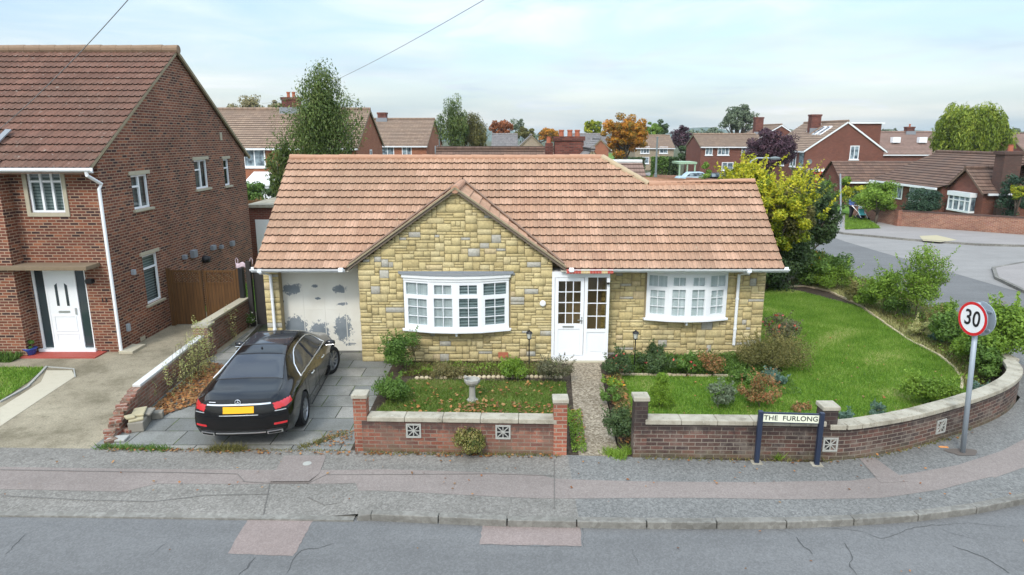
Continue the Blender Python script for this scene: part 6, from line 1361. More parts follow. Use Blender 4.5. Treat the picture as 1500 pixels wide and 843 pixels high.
for k in range(30): x, y = -7.5+random.gauss(0, .15), 15.0+random.gauss(0, .35); mb.tube([(x, y, 0), (x+random.gauss(0, .04), y, .9)], [.006, .003], 4)
mb.build('stem', M['stem'], tw)
bush('shrub', 'small green weed with pale flowers by the far boundary wall', 392-28, 482, 455, 24, 700, 'lf_green', .024, 8, extra=(M['lf_wflower'], .04, .03))
bush('shrub', 'dark ivy clump hanging over the far end of the boundary wall', 357, 468, 430, 26, 900, 'lf_darkgreen', .03, 8)
# fallen leaves
def fl(poly, n, z, size, label, mat='lf_fallen'): flat_leaves('fallen_leaves', scatter(poly, n), z, size, M[mat], label)
fl([(-7.5, 12.7), (-7.2, 12.6), (-6.7, 13.4), (-6.8, 14.6), (-7.2, 15.8), (-7.75, 16), (-7.6, 13.5)], 1900, .01, .038, 'drift of rusty fallen leaves along the crumbling wall')
fl([(-2.7, 11.9), (-1, 12.4), (-.3, 13.6), (1.1, 13.6), (1.1, 14.6), (-2.4, 14.4)], 200, .055, .036, 'sparse leaves on the far part of the small lawn')
fl([(-2.7, 11.5), (.9, 11.35), (1.1, 13.2), (-.6, 13.4), (-2.5, 12.2)], 620, .055, .042, 'orange fallen leaves on the small lawn round the bird bath')
fl([(-2.7, 11.45), (-1.9, 11.45), (-1.9, 11.9), (-2.7, 12)], 140, .02, .035, 'orange fallen leaves heaped behind the left wall pier')
fl([(2.0, 11.3), (2.35, 11.4), (2.6, 14.8), (2.2, 14.8)], 300, .08, .038, 'orange fallen leaves between the gravel path and the lawn')
fl([(-7.4, 11.12), (.9, 10.85), (.9, 10.98), (-7.4, 11.26)], 420, .006, .026, 'scattered leaves where the pavement meets the drive and red wall')
fl([(2.3, 10.72), (6, 10.6), (9, 11.9), (8.6, 12), (5.5, 10.75), (2.3, 10.85)], 130, .008, .026, 'scattered leaves at the foot of the dark wall')
fl([(1.2, 11.2), (1.35, 11.2), (1.5, 13), (1.2, 13)], 120, .02, .03, 'orange leaves along the left edge of the gravel path')
for (u0, v0), (u1, v1), n, lab in [((885, 762), (935, 764), 60, 'small heap of orange leaves in the gutter near the middle of the kerb'), ((960, 763), (1060, 764), 70, 'orange leaves in the gutter below the dark brick wall'), ((1230, 762), (1310, 760), 60, 'leaves in the gutter below the street name sign'), ((1360, 755), (1500, 733), 420, 'band of orange leaves in the gutter at the right corner')]:
    a, b = P(u0, v0, -.1), P(u1, v1, -.1); fl([(a.x, a.y-.06), (b.x, b.y-.10), (b.x, b.y+.05), (a.x, a.y+.03)], n, -.095, .024, lab)
fl([(2.3, 11.4), (9, 12.6), (10.3, 15), (9, 19), (6.8, 16), (2.6, 14.6)], 130, .05, .03, 'few brown leaves lying on the corner lawn')
fl([(-12, 9.5), (8, 9.3), (8, 10.6), (-12, 11)], 90, .01, .024, 'few single leaves lying on the pavement'); fl([(-9, 6.5), (8, 6.5), (8, 8.8), (-9, 8.8)], 20, -.093, .024, 'few single leaves lying on the road')
fl([(-3.7, 11.3), (-3.0, 11.3), (-3.0, 12), (-3.5, 12)], 130, .006, .025, 'orange leaves on the slabs by the left wall pier')
p = P(1375, 655); mb = MB(); mb.bar(p, p+Vector((.16, -.02, 0)), .05, .03); tag(mb.build('litter', M['orange_cloth'], None, bevel=.008), 'small orange piece of litter by the curved wall near the sign pole', 'litter')
p = P(352, 578)-Vector((.05, 0, 0)); mb = MB(); mb.prism([(p.x-.1, p.y-.05), (p.x+.06, p.y-.07), (p.x+.1, p.y+.03), (p.x-.02, p.y+.07)], .003, .02); tag(mb.build('litter', M['white_paint']), 'scrap of white paper on the slabs left of the black car', 'litter')
# ================================================================ big trees near
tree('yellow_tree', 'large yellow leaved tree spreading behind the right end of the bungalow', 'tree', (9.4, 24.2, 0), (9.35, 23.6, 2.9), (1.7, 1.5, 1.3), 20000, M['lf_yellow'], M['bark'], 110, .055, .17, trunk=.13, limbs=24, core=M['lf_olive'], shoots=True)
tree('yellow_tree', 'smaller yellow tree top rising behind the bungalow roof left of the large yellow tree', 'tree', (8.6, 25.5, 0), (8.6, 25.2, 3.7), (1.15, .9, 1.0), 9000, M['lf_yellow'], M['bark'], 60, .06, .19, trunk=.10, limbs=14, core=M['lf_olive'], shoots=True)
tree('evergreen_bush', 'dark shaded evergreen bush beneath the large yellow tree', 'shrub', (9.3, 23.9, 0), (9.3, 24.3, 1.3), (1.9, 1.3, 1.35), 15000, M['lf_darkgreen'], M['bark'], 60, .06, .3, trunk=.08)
tree('evergreen_tree', 'dark green leafy tree right of the large yellow tree beside the road', 'tree', (11.15, 25.4, 0), (11.15, 25.5, 2.45), (1.2, 1.2, 1.6), 18000, M['lf_darkgreen'], M['bark'], 90, .062, .24, trunk=.12, shoots=True)
tree('evergreen_bush', 'green hedge bush at the road edge under the dark green leafy tree', 'shrub', (11.6, 24.7, 0), (11.6, 24.7, .8), (1.1, .9, .8), 6000, M['lf_green'], M['bark'], 30, .05, .33, trunk=.05)
# ================================================================ lamp posts, wires
def street_lamp(u, y, vtop, label, arm=0, base_z=0, r=.07, head=True):
    top_ = atY(u, vtop, y); b = Vector((top_.x, y, base_z)); t_ = thing('street_lamp', label, 'street lamp', b, 0); mb = MB(); mb.tube([b, b+Vector((0, 0, 1.2)), b+Vector((0, 0, 1.25)), top_], [r*1.4, r*1.4, r, r*.7], 10); mb.build('post', M['lamp_grey'], t_)
    e_ = top_+Vector((arm, 0, .1 if arm else 0)); mb = MB()
    if arm: mb.tube([top_-Vector((0, 0, .3)), top_+Vector((arm*.12, 0, .0)), top_+Vector((arm*.4, 0, .14)), e_+Vector((0, 0, .04))], r*.55, 8)
    if arm: mb.build('arm', M['galv'], t_)
    mb = MB(); mb.lathe([(.02, -.07), (.10, -.05), (.12, .02), (.06, .08), (0, .10)], e_+Vector((arm*.3, 0, .02)), 12); mb.v = [(e_.x+arm*.3+(v[0]-e_.x-arm*.3)*(2.6 if arm else 1.1), v[1], v[2]) for v in mb.v]; mb.build('lamp_head', M['lamp_grey'], t_)
street_lamp(963, 80, 202, 'slim dark street lamp standing on the grass verge behind the bungalow ridge', r=.13)
street_lamp(1097, 34, 236, 'street lamp with curved arm rising out of the yellow tree', arm=1.0)
street_lamp(643, 75, 183, 'slim dark street lamp in front of the green willow behind the bungalow roof', r=.09)
b = P(1232, 333); tpp = atY(1231, 255, b.y); mb = MB(); mb.tube([b, tpp], .05, 8); tag(mb.build('pole', M['galv']), 'plain grey pole on the far pavement beside the person with the pushchair', 'pole')
def cable(a, b, sag, label):
    a, b = Vector(a), Vector(b); pts = [a.lerp(b, i/24)-Vector((0, 0, sag*4*(i/24)*(1-i/24))) for i in range(25)]; mb = MB(); mb.tube(pts, .008, 5); tag(mb.build('overhead_wire', M['wire'], smooth=True), label, 'wire')
cable(atY(205, -20, 12.0), atY(-20, 205, 16.6)+Vector((0, 0, 0)), .12, 'overhead wire crossing above the roof of the dark brick house')
cable(atY(760, -30, 14), atY(384, 152, 53), .5, 'overhead wire running down to the far house beside the tall birch')
# ================================================================ background houses
def house(name, label, cat, x, y, w, d, eave, rz_, wallm, roofm, ridge_dir='x', wins=(), chim=(), rot=0, barge=None, over=.3, extra=None, thick=.12, gut=True):
    t_ = thing(name, label, cat, (x, y, 0), rot); mt = MW[t_.name]; mb = MB(); W = lambda p: mt @ Vector(p)
    B_ = lambda mb, nm, mat, par=t_, **k: mb.build(nm, M[mat], par, world=False, **k)
    mb.box(0, w, 0, d, -.1, eave); mb.f.pop(1) if 0 else None
    if ridge_dir == 'x': mb.add([(0, 0, eave), (0, d, eave), (0, d/2, rz_-.1)], [(0, 1, 2)]); mb.add([(w, 0, eave), (w, d, eave), (w, d/2, rz_-.1)], [(0, 1, 2)])
    else: mb.add([(0, 0, eave), (w, 0, eave), (w/2, 0, rz_-.1)], [(0, 1, 2)]); mb.add([(0, d, eave), (w, d, eave), (w/2, d, rz_-.1)], [(0, 1, 2)])
    B_(mb, 'wall', wallm)
    half = (d if ridge_dir == 'x' else w)/2; sl = (rz_-eave)/half; o_ = over; ez = eave-sl*o_; c_ = .34
    ovx = .15
    if ridge_dir == 'x':
        Ls = math.hypot(half+o_, rz_-ez); s1_ = Vector((0, half+o_, rz_-ez)).normalized(); s2_ = Vector((0, -(half+o_), rz_-ez)).normalized()
        for O_, sv_, in (((-ovx, -o_, ez), s1_), ((-ovx, d+o_, ez), s2_)):
            oo = tiles('roof', None, M[roofm], O_, (1, 0, 0), sv_, Ls, lambda v: 0, lambda v: w+2*ovx, c_, .33, 1, 0, .045); oo.parent = t_
        rm = MB(); rm.tube([(-ovx, d/2, rz_+.05), (w+ovx, d/2, rz_+.05)], .13, 6); B_(rm, 'ridge_tiles', roofm)
        ends = [((-ovx+.03, -o_, ez), (-ovx+.03, d/2, rz_)), ((-ovx+.03, d+o_, ez), (-ovx+.03, d/2, rz_)), ((w+ovx-.03, -o_, ez), (w+ovx-.03, d/2, rz_)), ((w+ovx-.03, d+o_, ez), (w+ovx-.03, d/2, rz_))]
    else:
        Ls = math.hypot(half+o_, rz_-ez); s1_ = Vector((half+o_, 0, rz_-ez)).normalized(); s2_ = Vector((-(half+o_), 0, rz_-ez)).normalized()
        for O_, sv_ in (((-o_, -ovx, ez), s1_), ((w+o_, -ovx, ez), s2_)):
            oo = tiles('roof', None, M[roofm], O_, (0, 1, 0), sv_, Ls, lambda v: 0, lambda v: d+2*ovx, c_, .33, 1, 0, .045); oo.parent = t_
        rm = MB(); rm.tube([(w/2, -ovx, rz_+.05), (w/2, d+ovx, rz_+.05)], .13, 6); B_(rm, 'ridge_tiles', roofm)
        ends = [((-o_, -ovx+.03, ez), (w/2, -ovx+.03, rz_)), ((w+o_, -ovx+.03, ez), (w/2, -ovx+.03, rz_))]
    mb = MB()
    for a, b in ends: mb.bar(Vector(a)-Vector((0, 0, .10)), Vector(b)-Vector((0, 0, .10)), .06, .16 if barge == 'upvc' else .1)
    build_each(mb, 'bargeboard', M[barge or 'verge_mortar'], t_, world=False)
    if gut:
        mb = MB()
        if ridge_dir == 'x': mb.box(-ovx, w+ovx, -o_-.08, -o_+.04, ez-.14, ez-.01); mb.box(-ovx, w+ovx, -o_+.04, -.001, ez-.14, ez-.10)
        else: mb.box(-o_-.08, -o_+.04, -ovx, d+ovx, ez-.14, ez-.01); mb.box(w+o_-.04, w+o_+.08, -ovx, d+ovx, ez-.14, ez-.01)
        B_(mb, 'gutter', 'upvc')
    for wn in wins:
        side, a0, z0, ww, hh = wn[:5]; cols = wn[5] if len(wn) > 5 else (.5,)
        fr = {'f': Fr((0, 0, 0)), 'r': Fr((w, 0, 0), (0, 1, 0), (0, 0, 1), (1, 0, 0)), 'l': Fr((0, 0, 0), (0, 1, 0), (0, 0, 1), (-1, 0, 0))}[side]
        mb = MB(); fw = .09; x0, x1, z1 = a0, a0+ww, z0+hh
        for q in ((x0, x1, z0, z0+fw), (x0, x1, z1-fw, z1), (x0, x0+fw, z0+fw, z1-fw), (x1-fw, x1, z0+fw, z1-fw)): mb.fbox(fr, *q, .005, .05)
        for c in cols: mb.fbox(fr, x0+c*ww-fw*.4, x0+c*ww+fw*.4, z0+fw, z1-fw, .005, .045)
        wo = B_(mb, 'window', 'upvc'); mb = MB(); mb.fbox(fr, x0+.03, x1-.03, z0+.03, z1-.03, .006, .02); B_(mb, 'pane', 'far_glass', wo)
        mb = MB(); mb.fbox(fr, x0-.08, x1+.08, z0-.1, z0-.002, .005, .1); B_(mb, 'sill', 'upvc', wo)
    for (cx, cy, cw, cd, top_, pots) in chim:
        mb = MB(); mb.box(cx-cw/2, cx+cw/2, cy-cd/2, cy+cd/2, eave, top_-.2); mb.box(cx-cw/2-.06, cx+cw/2+.06, cy-cd/2-.06, cy+cd/2+.06, top_-.2, top_); ch = B_(mb, 'chimney', 'brick_chimney')
        for k in range(pots):
            px = cx+(k-(pots-1)/2)*.42; mb = MB(); mb.lathe([(.13, top_), (.12, top_+.3), (.15, top_+.33), (.15, top_+.42), (.11, top_+.42)], (px, cy, 0), 10); B_(mb, 'chimney_pot', 'clay', ch)
        mb = MB(); zz = rz_-abs((cy-d/2) if ridge_dir == 'x' else (cx-w/2))*sl; mb.box(cx-cw/2-.15, cx+cw/2+.15, cy-cd/2-.18, cy-cd/2-.005, zz-.5, zz+.16); B_(mb, 'flashing', 'lead', ch)
    return t_, B_
A = atY(320, 161, 55.0).z; Ae = atY(400, 217, 50-.3).z
X0 = atY(540, 160, 55).x
hA, BA = house('brick_house', 'orange brick house with tan roof and white door canopy behind the dark brick house', 'house', X0-20, 50, 20, 10, Ae+.15, A, 'brick_orange', 'tile_tan', 'x', [('f', atY(357, 230, 50).x-(X0-20), atY(357, 245, 50).z, 1.6, 1.3, (.5,)), ('f', atY(357, 230, 50).x-(X0-20)-5, atY(357, 245, 50).z, 1.6, 1.3, (.5,)), ('r', 4.6, 3.4, .8, 1.1, ())], [(atY(427, 150, 55).x-(X0-20), 5, 1.3, .9, atY(427, 143, 55).z, 2)], gut=True)
mb = MB(); mx = atY(378, 270, 48.5).x-(X0-20)
mb.box(mx-1.1, mx+1.0, -1.6, -.001, 2.05, 2.2); mb.add([(mx-1.1, -1.6, 2.2), (mx+1.0, -1.6, 2.2), (mx+1.0, -.001, 2.2), (mx-1.1, -.001, 2.2), (mx-.8, -.001, 3.0), (mx+.4, -.001, 3.0)], [(0, 1, 5, 4), (1, 2, 5), (0, 4, 3)]); BA(mb, 'door_canopy', 'white_paint')
mb = MB(); mb.box(mx-.1, mx+.9, -1.5, -.001, 0, 2.04); BA(mb, 'porch', 'upvc')
# single-storey brick garage with pale door between the houses
gz = atY(380, 300, 28).z; x0 = atY(364, 310, 28).x
gg = thing('brick_garage', 'flat roofed brick garage with pale door behind the left end of the bungalow', 'garage', (x0+2, 28, 0))
mb = MB(); mb.box(x0, x0+4.5, 28, 33, 0, gz-.12); mb.build('wall', M['brick_brown'], gg); mb = MB(); mb.box(x0-.08, x0+4.6, 27.9, 33.1, gz-.12, gz); mb.build('roof', M['coping'], gg)
a = atY(374, 322, 28); mb = MB(); mb.box(a.x, a.x+2.2, 27.96, 28.0-.002, 0.02, a.z); mb.build('garage_door', M['white_paint'], gg)
mb = MB(); yy = 33.5
tf = thing('garden_fence', 'brown garden fence behind the brick garage', 'fence', (-13, 36, 0)); mb = MB(); mb.box(-17, -8, 36, 36.08, 0, 2.2); mb.build('panel', M['gate_wood'], tf)
tf = thing('garden_fence', 'pale fence post panel beside the narrow lawn between the houses', 'fence', (-11.3, 30, 0)); mb = MB(); p = atY(350, 300, 31); mb.box(p.x-.05, p.x+.5, 31, 31.06, 0, p.z); mb.build('panel', plain('pale_fence', (.38, .24, .14), .8), tf)
g = MB(); g.sheet([(-14, 21), (-8.2, 21), (-9, 36), (-18, 36)], .004); struct(g, 'lawn', M['lawn'])
blades('lawn_grass', scatter([(-12.5, 22), (-9, 22), (-9.5, 33), (-14, 33)], 9000), .004, .06, .02, M['lf_grass'], 'strip of grass seen between the two near houses')
tree('garden_shrub', 'dark green bush beside the white door canopy of the orange brick house', 'shrub', atY(365, 300, 46)*1+Vector((0, 0, -atY(365, 300, 46).z)), (atY(366, 276, 46).x, 46, 1.7), (.9, .8, 1.3), 3500, M['lf_green'], M['bark'], 20, .08, .4, trunk=.06)
tree('garden_shrub', 'rust and orange shrub above the flat roofed brick garage', 'shrub', (atY(385, 290, 38).x, 38, 0), (atY(388, 290, 38).x, 38, 1.45), (1.0, .7, .9), 3000, M['lf_redshrub'], M['bark'], 20, .07, .4, trunk=.05)
tree('garden_shrub', 'small dark bush left of the tall birch by the orange brick house', 'shrub', (atY(400, 275, 45).x, 45, 0), (atY(402, 270, 45).x, 45, 1.6), (.8, .8, .9), 2500, M['lf_darkgreen'], M['bark'], 16, .08, .4, trunk=.05)
# house B
XB = atY(632, 174, 82).x
hB, BB = house('brick_house', 'orange brick house with small white windows right of the tall birch', 'house', XB-9, 77, 9, 11, atY(600, 212, 77).z, atY(632, 175, 82).z, 'brick_orange', 'tile_tan', 'x', [('f', atY(559, 230, 77).x-(XB-9), atY(559, 226, 77).z-.3, 1.5, 1.3), ('f', atY(590, 230, 77).x-(XB-9), atY(590, 226, 77).z-.3, 1.1, 1.3), ('r', 5.6, 3.2, .6, 1.2, ()), ('r', 7.2, 3.2, .6, 1.2, ())], [(atY(556, 170, 82).x-(XB-9), 5.5, 1.0, .9, atY(555, 165, 82).z, 0)], rot=R(-3))
# long brown roofed bungalow behind
zr_ = atY(700, 219, 38).z
hC, BC = house('rear_bungalow', 'long low bungalow with dark brown roof directly behind the orange roof', 'bungalow', atY(643, 220, 38).x, 34, 7.0, 8, 2.5, zr_, 'brick_brown', 'tile_brown', 'x')
hC2, BC2 = house('rear_bungalow', 'grey roofed wing with tall brick chimney behind the middle of the orange roof', 'bungalow', atY(790, 222, 33).x, 29, 4.2, 8, 2.4, atY(830, 217, 33).z, 'brick_brown', 'tile_grey', 'y', chim=[(1.35, 3.2, 1.35, .7, atY(825, 200, 31.6).z, 0)])
for k, dx in ((0, 1.0), (1, 1.4), (2, 1.75)):
    mb = MB(); zt_ = atY(825, 200, 31.6).z; mb.lathe([(.12, zt_), (.11, zt_+.22), (.13, zt_+.24), (.13, zt_+.30), (.10, zt_+.30)], (dx, 3.2, 0), 10); BC2(mb, 'chimney_pot', 'clay')
mb = MB(); zt_ = atY(790, 210, 31.6).z; mb.box(.25, .6, 3.0, 3.5, 3.4, zt_); BC2(mb, 'small_chimney', 'brick_chimney'); mb = MB(); mb.lathe([(.12, zt_), (.11, zt_+.25), (.13, zt_+.3)], (.42, 3.25, 0), 10); BC2(mb, 'chimney_pot', 'clay')
# small hipped outbuilding at the verge end
x0 = atY(893, 240, 40).x; x1 = atY(945, 240, 40).x; zt_ = atY(930, 238, 40).z
ob = thing('outbuilding', 'small pale tiled roof of an outbuilding seen just past the sloping ridge', 'outbuilding', (x0, 40, 0)); mb = MB(); mb.box(x0-2, x1-.1, 39.2, 43, 0, zt_-1.1); mb.build('wall', M['brick_brown'], ob)
tiles('roof', ob, M['tile_pinkbrown'], (x0-2.2, 39, zt_-1.2), (1, 0, 0), Vector((0, 1.2, 1.2)).normalized(), 1.7, lambda v: 0, lambda v: x1-x0+2.25-v*.12, .3, .33, 4, .02, .05); slab('rear_roof', [(x0-2.2, 40.2, zt_), (x1-.1, 40.2, zt_), (x1, 43, zt_-1.2), (x0-2.2, 43, zt_-1.2)], M['tile_pinkbrown'], ob)
ridge('ridge_tiles', ob, M['concrete_white'], (x0-2.2, 40.2, zt_+.03), (x1-.15, 40.2, zt_+.03), .13)
# distant roofs
def far(u0, u1, vr, ve, y, wall_, roof_, label, rdir='x', wins=(), chim=(), d=8, name='distant_house', barge=None, rot=0):
    a, b = atY(u0, vr, y), atY(u1, vr, y); ye = y-(d/2 if rdir == 'x' else 0)
    return house(name, label, 'house', a.x, ye, b.x-a.x, d, atY(u0, ve, ye).z, atY(u0, vr, y).z, wall_, roof_, rdir, wins, chim, rot, barge)
far(722, 757, 197, 217, 110, 'brick_buff', 'tile_grey', 'distant grey roofed house left of the brick chimney pots', 'x')
far(757, 800, 198, 218, 96, 'brick_buff', 'tile_grey', 'distant grey roofed house just left of the brick chimney', 'y')
far(838, 886, 197, 218, 100, 'brick_buff', 'tile_grey', 'distant grey roofed house between the chimney and the large orange tree', 'x', chim=[])
far(868, 892, 204, 216, 86, 'brick_orange', 'tile_grey', 'small distant gabled house in front of the large orange tree', 'y')
yC = 118; aC = atY(925, 199, yC); wC = atY(980, 199, yC).x-aC.x
house('cream_house', 'cream walled house with grey roof right of the large orange tree', 'house', aC.x, yC-4, wC, 8, atY(940, 216, yC-4).z, aC.z, 'brick_buff', 'tile_tan', 'x', [('f', wC*.14, atY(940, 225, yC-4).z, 1.5, 1.1, (.33, .66)), ('f', wC*.63, atY(940, 225, yC-4).z, 1.4, 1.1), ('f', wC*.14, atY(940, 240, yC-4).z, 1.5, 1.1), ('f', wC*.6, atY(940, 240, yC-4).z, 2.2, 1.1, (.33, .66)), ('r', 3.5, atY(940, 224, yC-4).z, .7, 1)], [(.4, 4, .6, .6, aC.z+.7, 0)])
yD = 98; aD = atY(1017, 197, yD); wD = atY(1105, 197, yD).x-aD.x; eD = atY(1030, 214, yD-4).z
house('terraced_house', 'low brick terrace with mossy tan roof between the two purple leaved trees', 'house', aD.x, yD-4, wD, 8, eD, aD.z, 'brick_brown', 'tile_tan', 'x', [('f', .6, eD-1.25, 1.0, 1.1), ('f', 2.3, eD-1.25, 1.6, 1.1, (.33, .66)), ('f', 5.6, eD-1.25, 1.6, 1.1, (.33, .66)), ('f', 7.6, eD-1.25, .8, 1.1, ()), ('f', 3.0, .9, 1.6, 1.1, (.5,))])
# house E
yE = 75; aE = atY(1180, 219, yE); bE = atY(1295, 219, yE); apx = atY(1237, 178, yE); wE = bE.x-aE.x
hE, BE = house('brick_house', 'large brown brick house with white bargeboards, skylights and a boxy dormer', 'house', aE.x, yE, wE, 11, aE.z, apx.z, 'brick_brown', 'tile_tan', 'y', [('f', atY(1244, 230, yE).x-aE.x, atY(1244, 234, yE).z, 1.0, 1.5, (.5,)), ('l', 2.2, aE.z-2.0, 1.6, 1.5), ('l', 5.5, aE.z-2.0, 1.6, 1.5), ('l', 8.6, aE.z-2.0, 1.6, 1.5)], [(wE*.36, 5.5, 1.1, 1.0, atY(1208, 168, yE+5.5).z, 0)], barge='upvc')
slE = (apx.z-aE.z)/(wE/2)
for yy, xx in ((1.5, .50), (2.8, .50), (5.5, .62)):
    mb = MB(); u_ = Vector((1, 0, slE)).normalized(); n_ = Vector((-slE, 0, 1)).normalized(); O_ = Vector((wE/2*xx, yy, aE.z+slE*wE/2*xx)); fr = Fr(O_, (0, 1, 0), tuple(u_), tuple(n_)); mb.fbox(fr, 0, .8, 0, 1.6, .0, .14); sk = BE(mb, 'skylight', 'upvc'); mb = MB(); mb.fbox(fr, .1, .7, .12, 1.48, .14, .15); BE(mb, 'pane', 'far_glass', sk)
mb = MB(); dx0 = wE/2+.15; dx1 = wE-.15; zd = atY(1270, 180, yE+3).z; mb.box(dx0, dx1, .8, 8, aE.z+.2, zd-.15); dm = BE(mb, 'dormer', 'brick_brown'); mb = MB(); mb.box(dx0-.2, dx1+.25, .6, 8.2, zd-.15, zd); BE(mb, 'dormer_roof', 'white_paint', dm)
mb = MB(); mb.box(-.04, -.001, .3, 1.3, 0.1, aE.z-1.9); BE(mb, 'side_door', 'white_paint'); mb = MB(); mb.box(-.05, -.001, .25, 1.35, aE.z-1.88, aE.z-.2); BE(mb, 'stair_window', 'far_glass')
mb = MB(); c = Vector((atY(1168, 237, yE).x-aE.x+1.2, -.3, atY(1180, 237, yE).z)); mb.lathe([(.0, .08), (.2, .03), (.3, 0), (.3, -.02), (0, .04)], c, 14, 'y'); BE(mb, 'satellite_dish', 'lamp_grey')
mb = MB(); gx_ = .2; mb.box(.1, 2.4, -.9, -.001, 0, 2.0); pr_ = BE(mb, 'porch', 'white_paint'); mb = MB(); mb.box(.5, 1.7, -.93, -.901, 0, 1.75); BE(mb, 'door', 'red_door', pr_)
yF = 100; a = atY(1112, 184, yF); b = atY(1167, 184, yF)
house('brick_house', 'brick house with white bargeboard seen behind the purple tree and skylight roof', 'house', a.x-1.5, yF, b.x-a.x+4, 9, atY(1140, 212, yF).z, atY(1140, 183, yF).z, 'brick_brown', 'tile_tan', 'y', chim=[(2.8, 4.0, 1.2, 1, atY(1135, 172, yF+4).z, 0)], barge='upvc')
yG = 108; a = atY(1288, 194, yG); b = atY(1372, 194, yG)
hG, BG = house('brick_house', 'distant house with pinkish brown roof and two skylights left of the big willow', 'house', a.x-4, yG-5, b.x-a.x+8, 10, atY(1330, 225, yG-5).z, a.z, 'brick_brown', 'tile_pinkbrown', 'x', chim=[(atY(1332, 190, yG).x-a.x+4, 5, 1.2, .9, atY(1332, 186, yG).z, 1)])
for u_ in (1313, 1352):
    p = atY(u_, 206, yG-3); mb = MB(); mb.box(p.x-a.x+4-.6, p.x-a.x+4+.6, 1.9, 2.6, p.z-.35, p.z+.5); BG(mb, 'skylight', 'upvc')
a = atY(1484, 194, 112); house('brick_house', 'distant house with brown roof at the right edge right of the big willow', 'house', a.x, 108, 16, 10, atY(1490, 225, 108).z, atY(1490, 196, 113).z, 'brick_brown', 'tile_pinkbrown', 'x', wins=[])
# corner bungalow across the side street
cb_ = thing('corner_bungalow', 'red brick bungalow with dark tiled roof and white bay window across the side street', 'bungalow', (30, 44, 0))
mb = MB(); mb.box(29.35, 37, 45.8, 54.1, 0, 2.2); mb.box(29.8, 36, 42.3, 45.8, 0, 2.12); mb.build('wall', M['brick_brown'], cb_)
zR = atX(1480, 227, 33.2).z
sl_ = Vector((4.2, 0, zR-2.1)).normalized(); LG = math.hypot(4.2, zR-2.1)
tiles('roof', cb_, M['tile_brown'], (29.0, 38.0, 2.1), (0, 1, 0), sl_, LG, lambda v: 7.9-4.6*v/LG, lambda v: 16.4-v*.30, .34, .33, 4, .02, .04)
slab('rear_roof', [(33.2, 38, zR-.02), (33.2, 53.2, zR-.02), (37.5, 54.4, 2.0), (37.5, 38, 2.0)], M['tile_brown'], cb_); slab('hip', [(29.0, 54.4, 2.1), (33.2, 53.0, zR-.02), (37.5, 54.4, 2.0)], M['tile_brown'], cb_)
ridge('ridge_tiles', cb_, M['tile_brown'], (33.2, 38, zR+.04), (33.2, 53.1, zR+.04), .13)
gutter_m = MB(); gutter_m.box(28.88, 29.02, 45.8, 54.4, 1.98, 2.12); gutter_m.build('gutter', M['upvc'], cb_)
# bay block with gable to the street
zb_ = atX(1413, 246, 29.8).z
mb = MB(); mb.add([(29.8, 42.3, 2.12), (29.8, 45.8, 2.12), (29.8, 44.05, zb_-.06)], [(0, 1, 2)]); mb.build('gable', M['brick_brown'], cb_)
for sg in (1, -1):
    O_ = (29.55, 44.05-sg*2.0, 2.02); s_ = Vector((0, sg*2.0, zb_-2.02)).normalized(); tiles('bay_roof', cb_, M['tile_brown'], O_, (1, 0, 0), s_, math.hypot(2.0, zb_-2.02), lambda v: 0, lambda v: 6.5, .34, .33, 4, .02, .04)
ridge('ridge_tiles', cb_, M['tile_brown'], (29.55, 44.05, zb_+.04), (33, 44.05, zb_+.04), .12)
mb = MB()
for sg in (1, -1): mb.bar((29.6, 44.05-sg*2.0, 1.98), (29.6, 44.05, zb_-.04), .06, .12)
build_each(mb, 'bargeboard', M['soffit'], cb_)
mb = MB(); mb.box(29.9, 36, 41.95, 42.08, 1.92, 2.05); mb.build('gutter', M['upvc'], cb_)
frl = Fr((29.78, 0, 0), (0, -1, 0), (0, 0, 1), (-1, 0, 0))
mb = MB(); x0, x1 = -45.1, -42.9; mb.fbox(frl, x0, x1, .72, .84, 0, .4); mb.fbox(frl, x0-.05, x1+.05, 1.72, 2.0, 0, .45)
for x in (x0, x0+.5, x0+1.1, x0+1.65, x1-.08): mb.fbox(frl, x, x+.08, .84, 1.72, .3, .38)
mb.fbox(frl, x0+.08, x1-.08, 1.42, 1.49, .31, .37); bw = mb.build('bay_window', M['upvc'], cb_); mb = MB(); mb.fbox(frl, x0+.02, x1-.02, .84, 1.72, 0, .32); mb.build('pane', M['far_glass'], bw)
frm = Fr((29.33, 0, 0), (0, -1, 0), (0, 0, 1), (-1, 0, 0))
for yy in (-47.6, -49.4, -51.6):
    mb = MB(); mb.fbox(frm, yy, yy+1.3, .9, 2.0, 0, .05); w_ = mb.build('window', M['upvc'], cb_); mb = MB(); mb.fbox(frm, yy+.1, yy+.6, 1.0, 1.9, .05, .055); mb.fbox(frm, yy+.7, yy+1.2, 1.0, 1.9, .05, .055); mb.build('pane', M['far_glass'], w_)
for (x, y) in ((29.7, 45.9), (31.3, 42.2)): mb = MB(); mb.tube([(x+.3, y-.2, 1.95), (x, y, 1.6), (x, y, 0)], .05, 8); mb.build('downpipe', M['upvc'], cb_)
mb = MB(); zt_ = atY(1482, 222, 42).z; cx = atY(1482, 240, 42.2).x; mb.box(cx-.6, cx+.5, 42.05, 42.9, 0, zt_-.2); mb.box(cx-.7, cx+.6, 41.98, 43, zt_-.2, zt_); ch = mb.build('chimney', M['brick_wall_red'], cb_); mb = MB(); mb.lathe([(.15, zt_), (.14, zt_+.35), (.18, zt_+.4)], (cx, 42.5, 0), 10); mb.build('chimney_pot', M['clay'], ch)
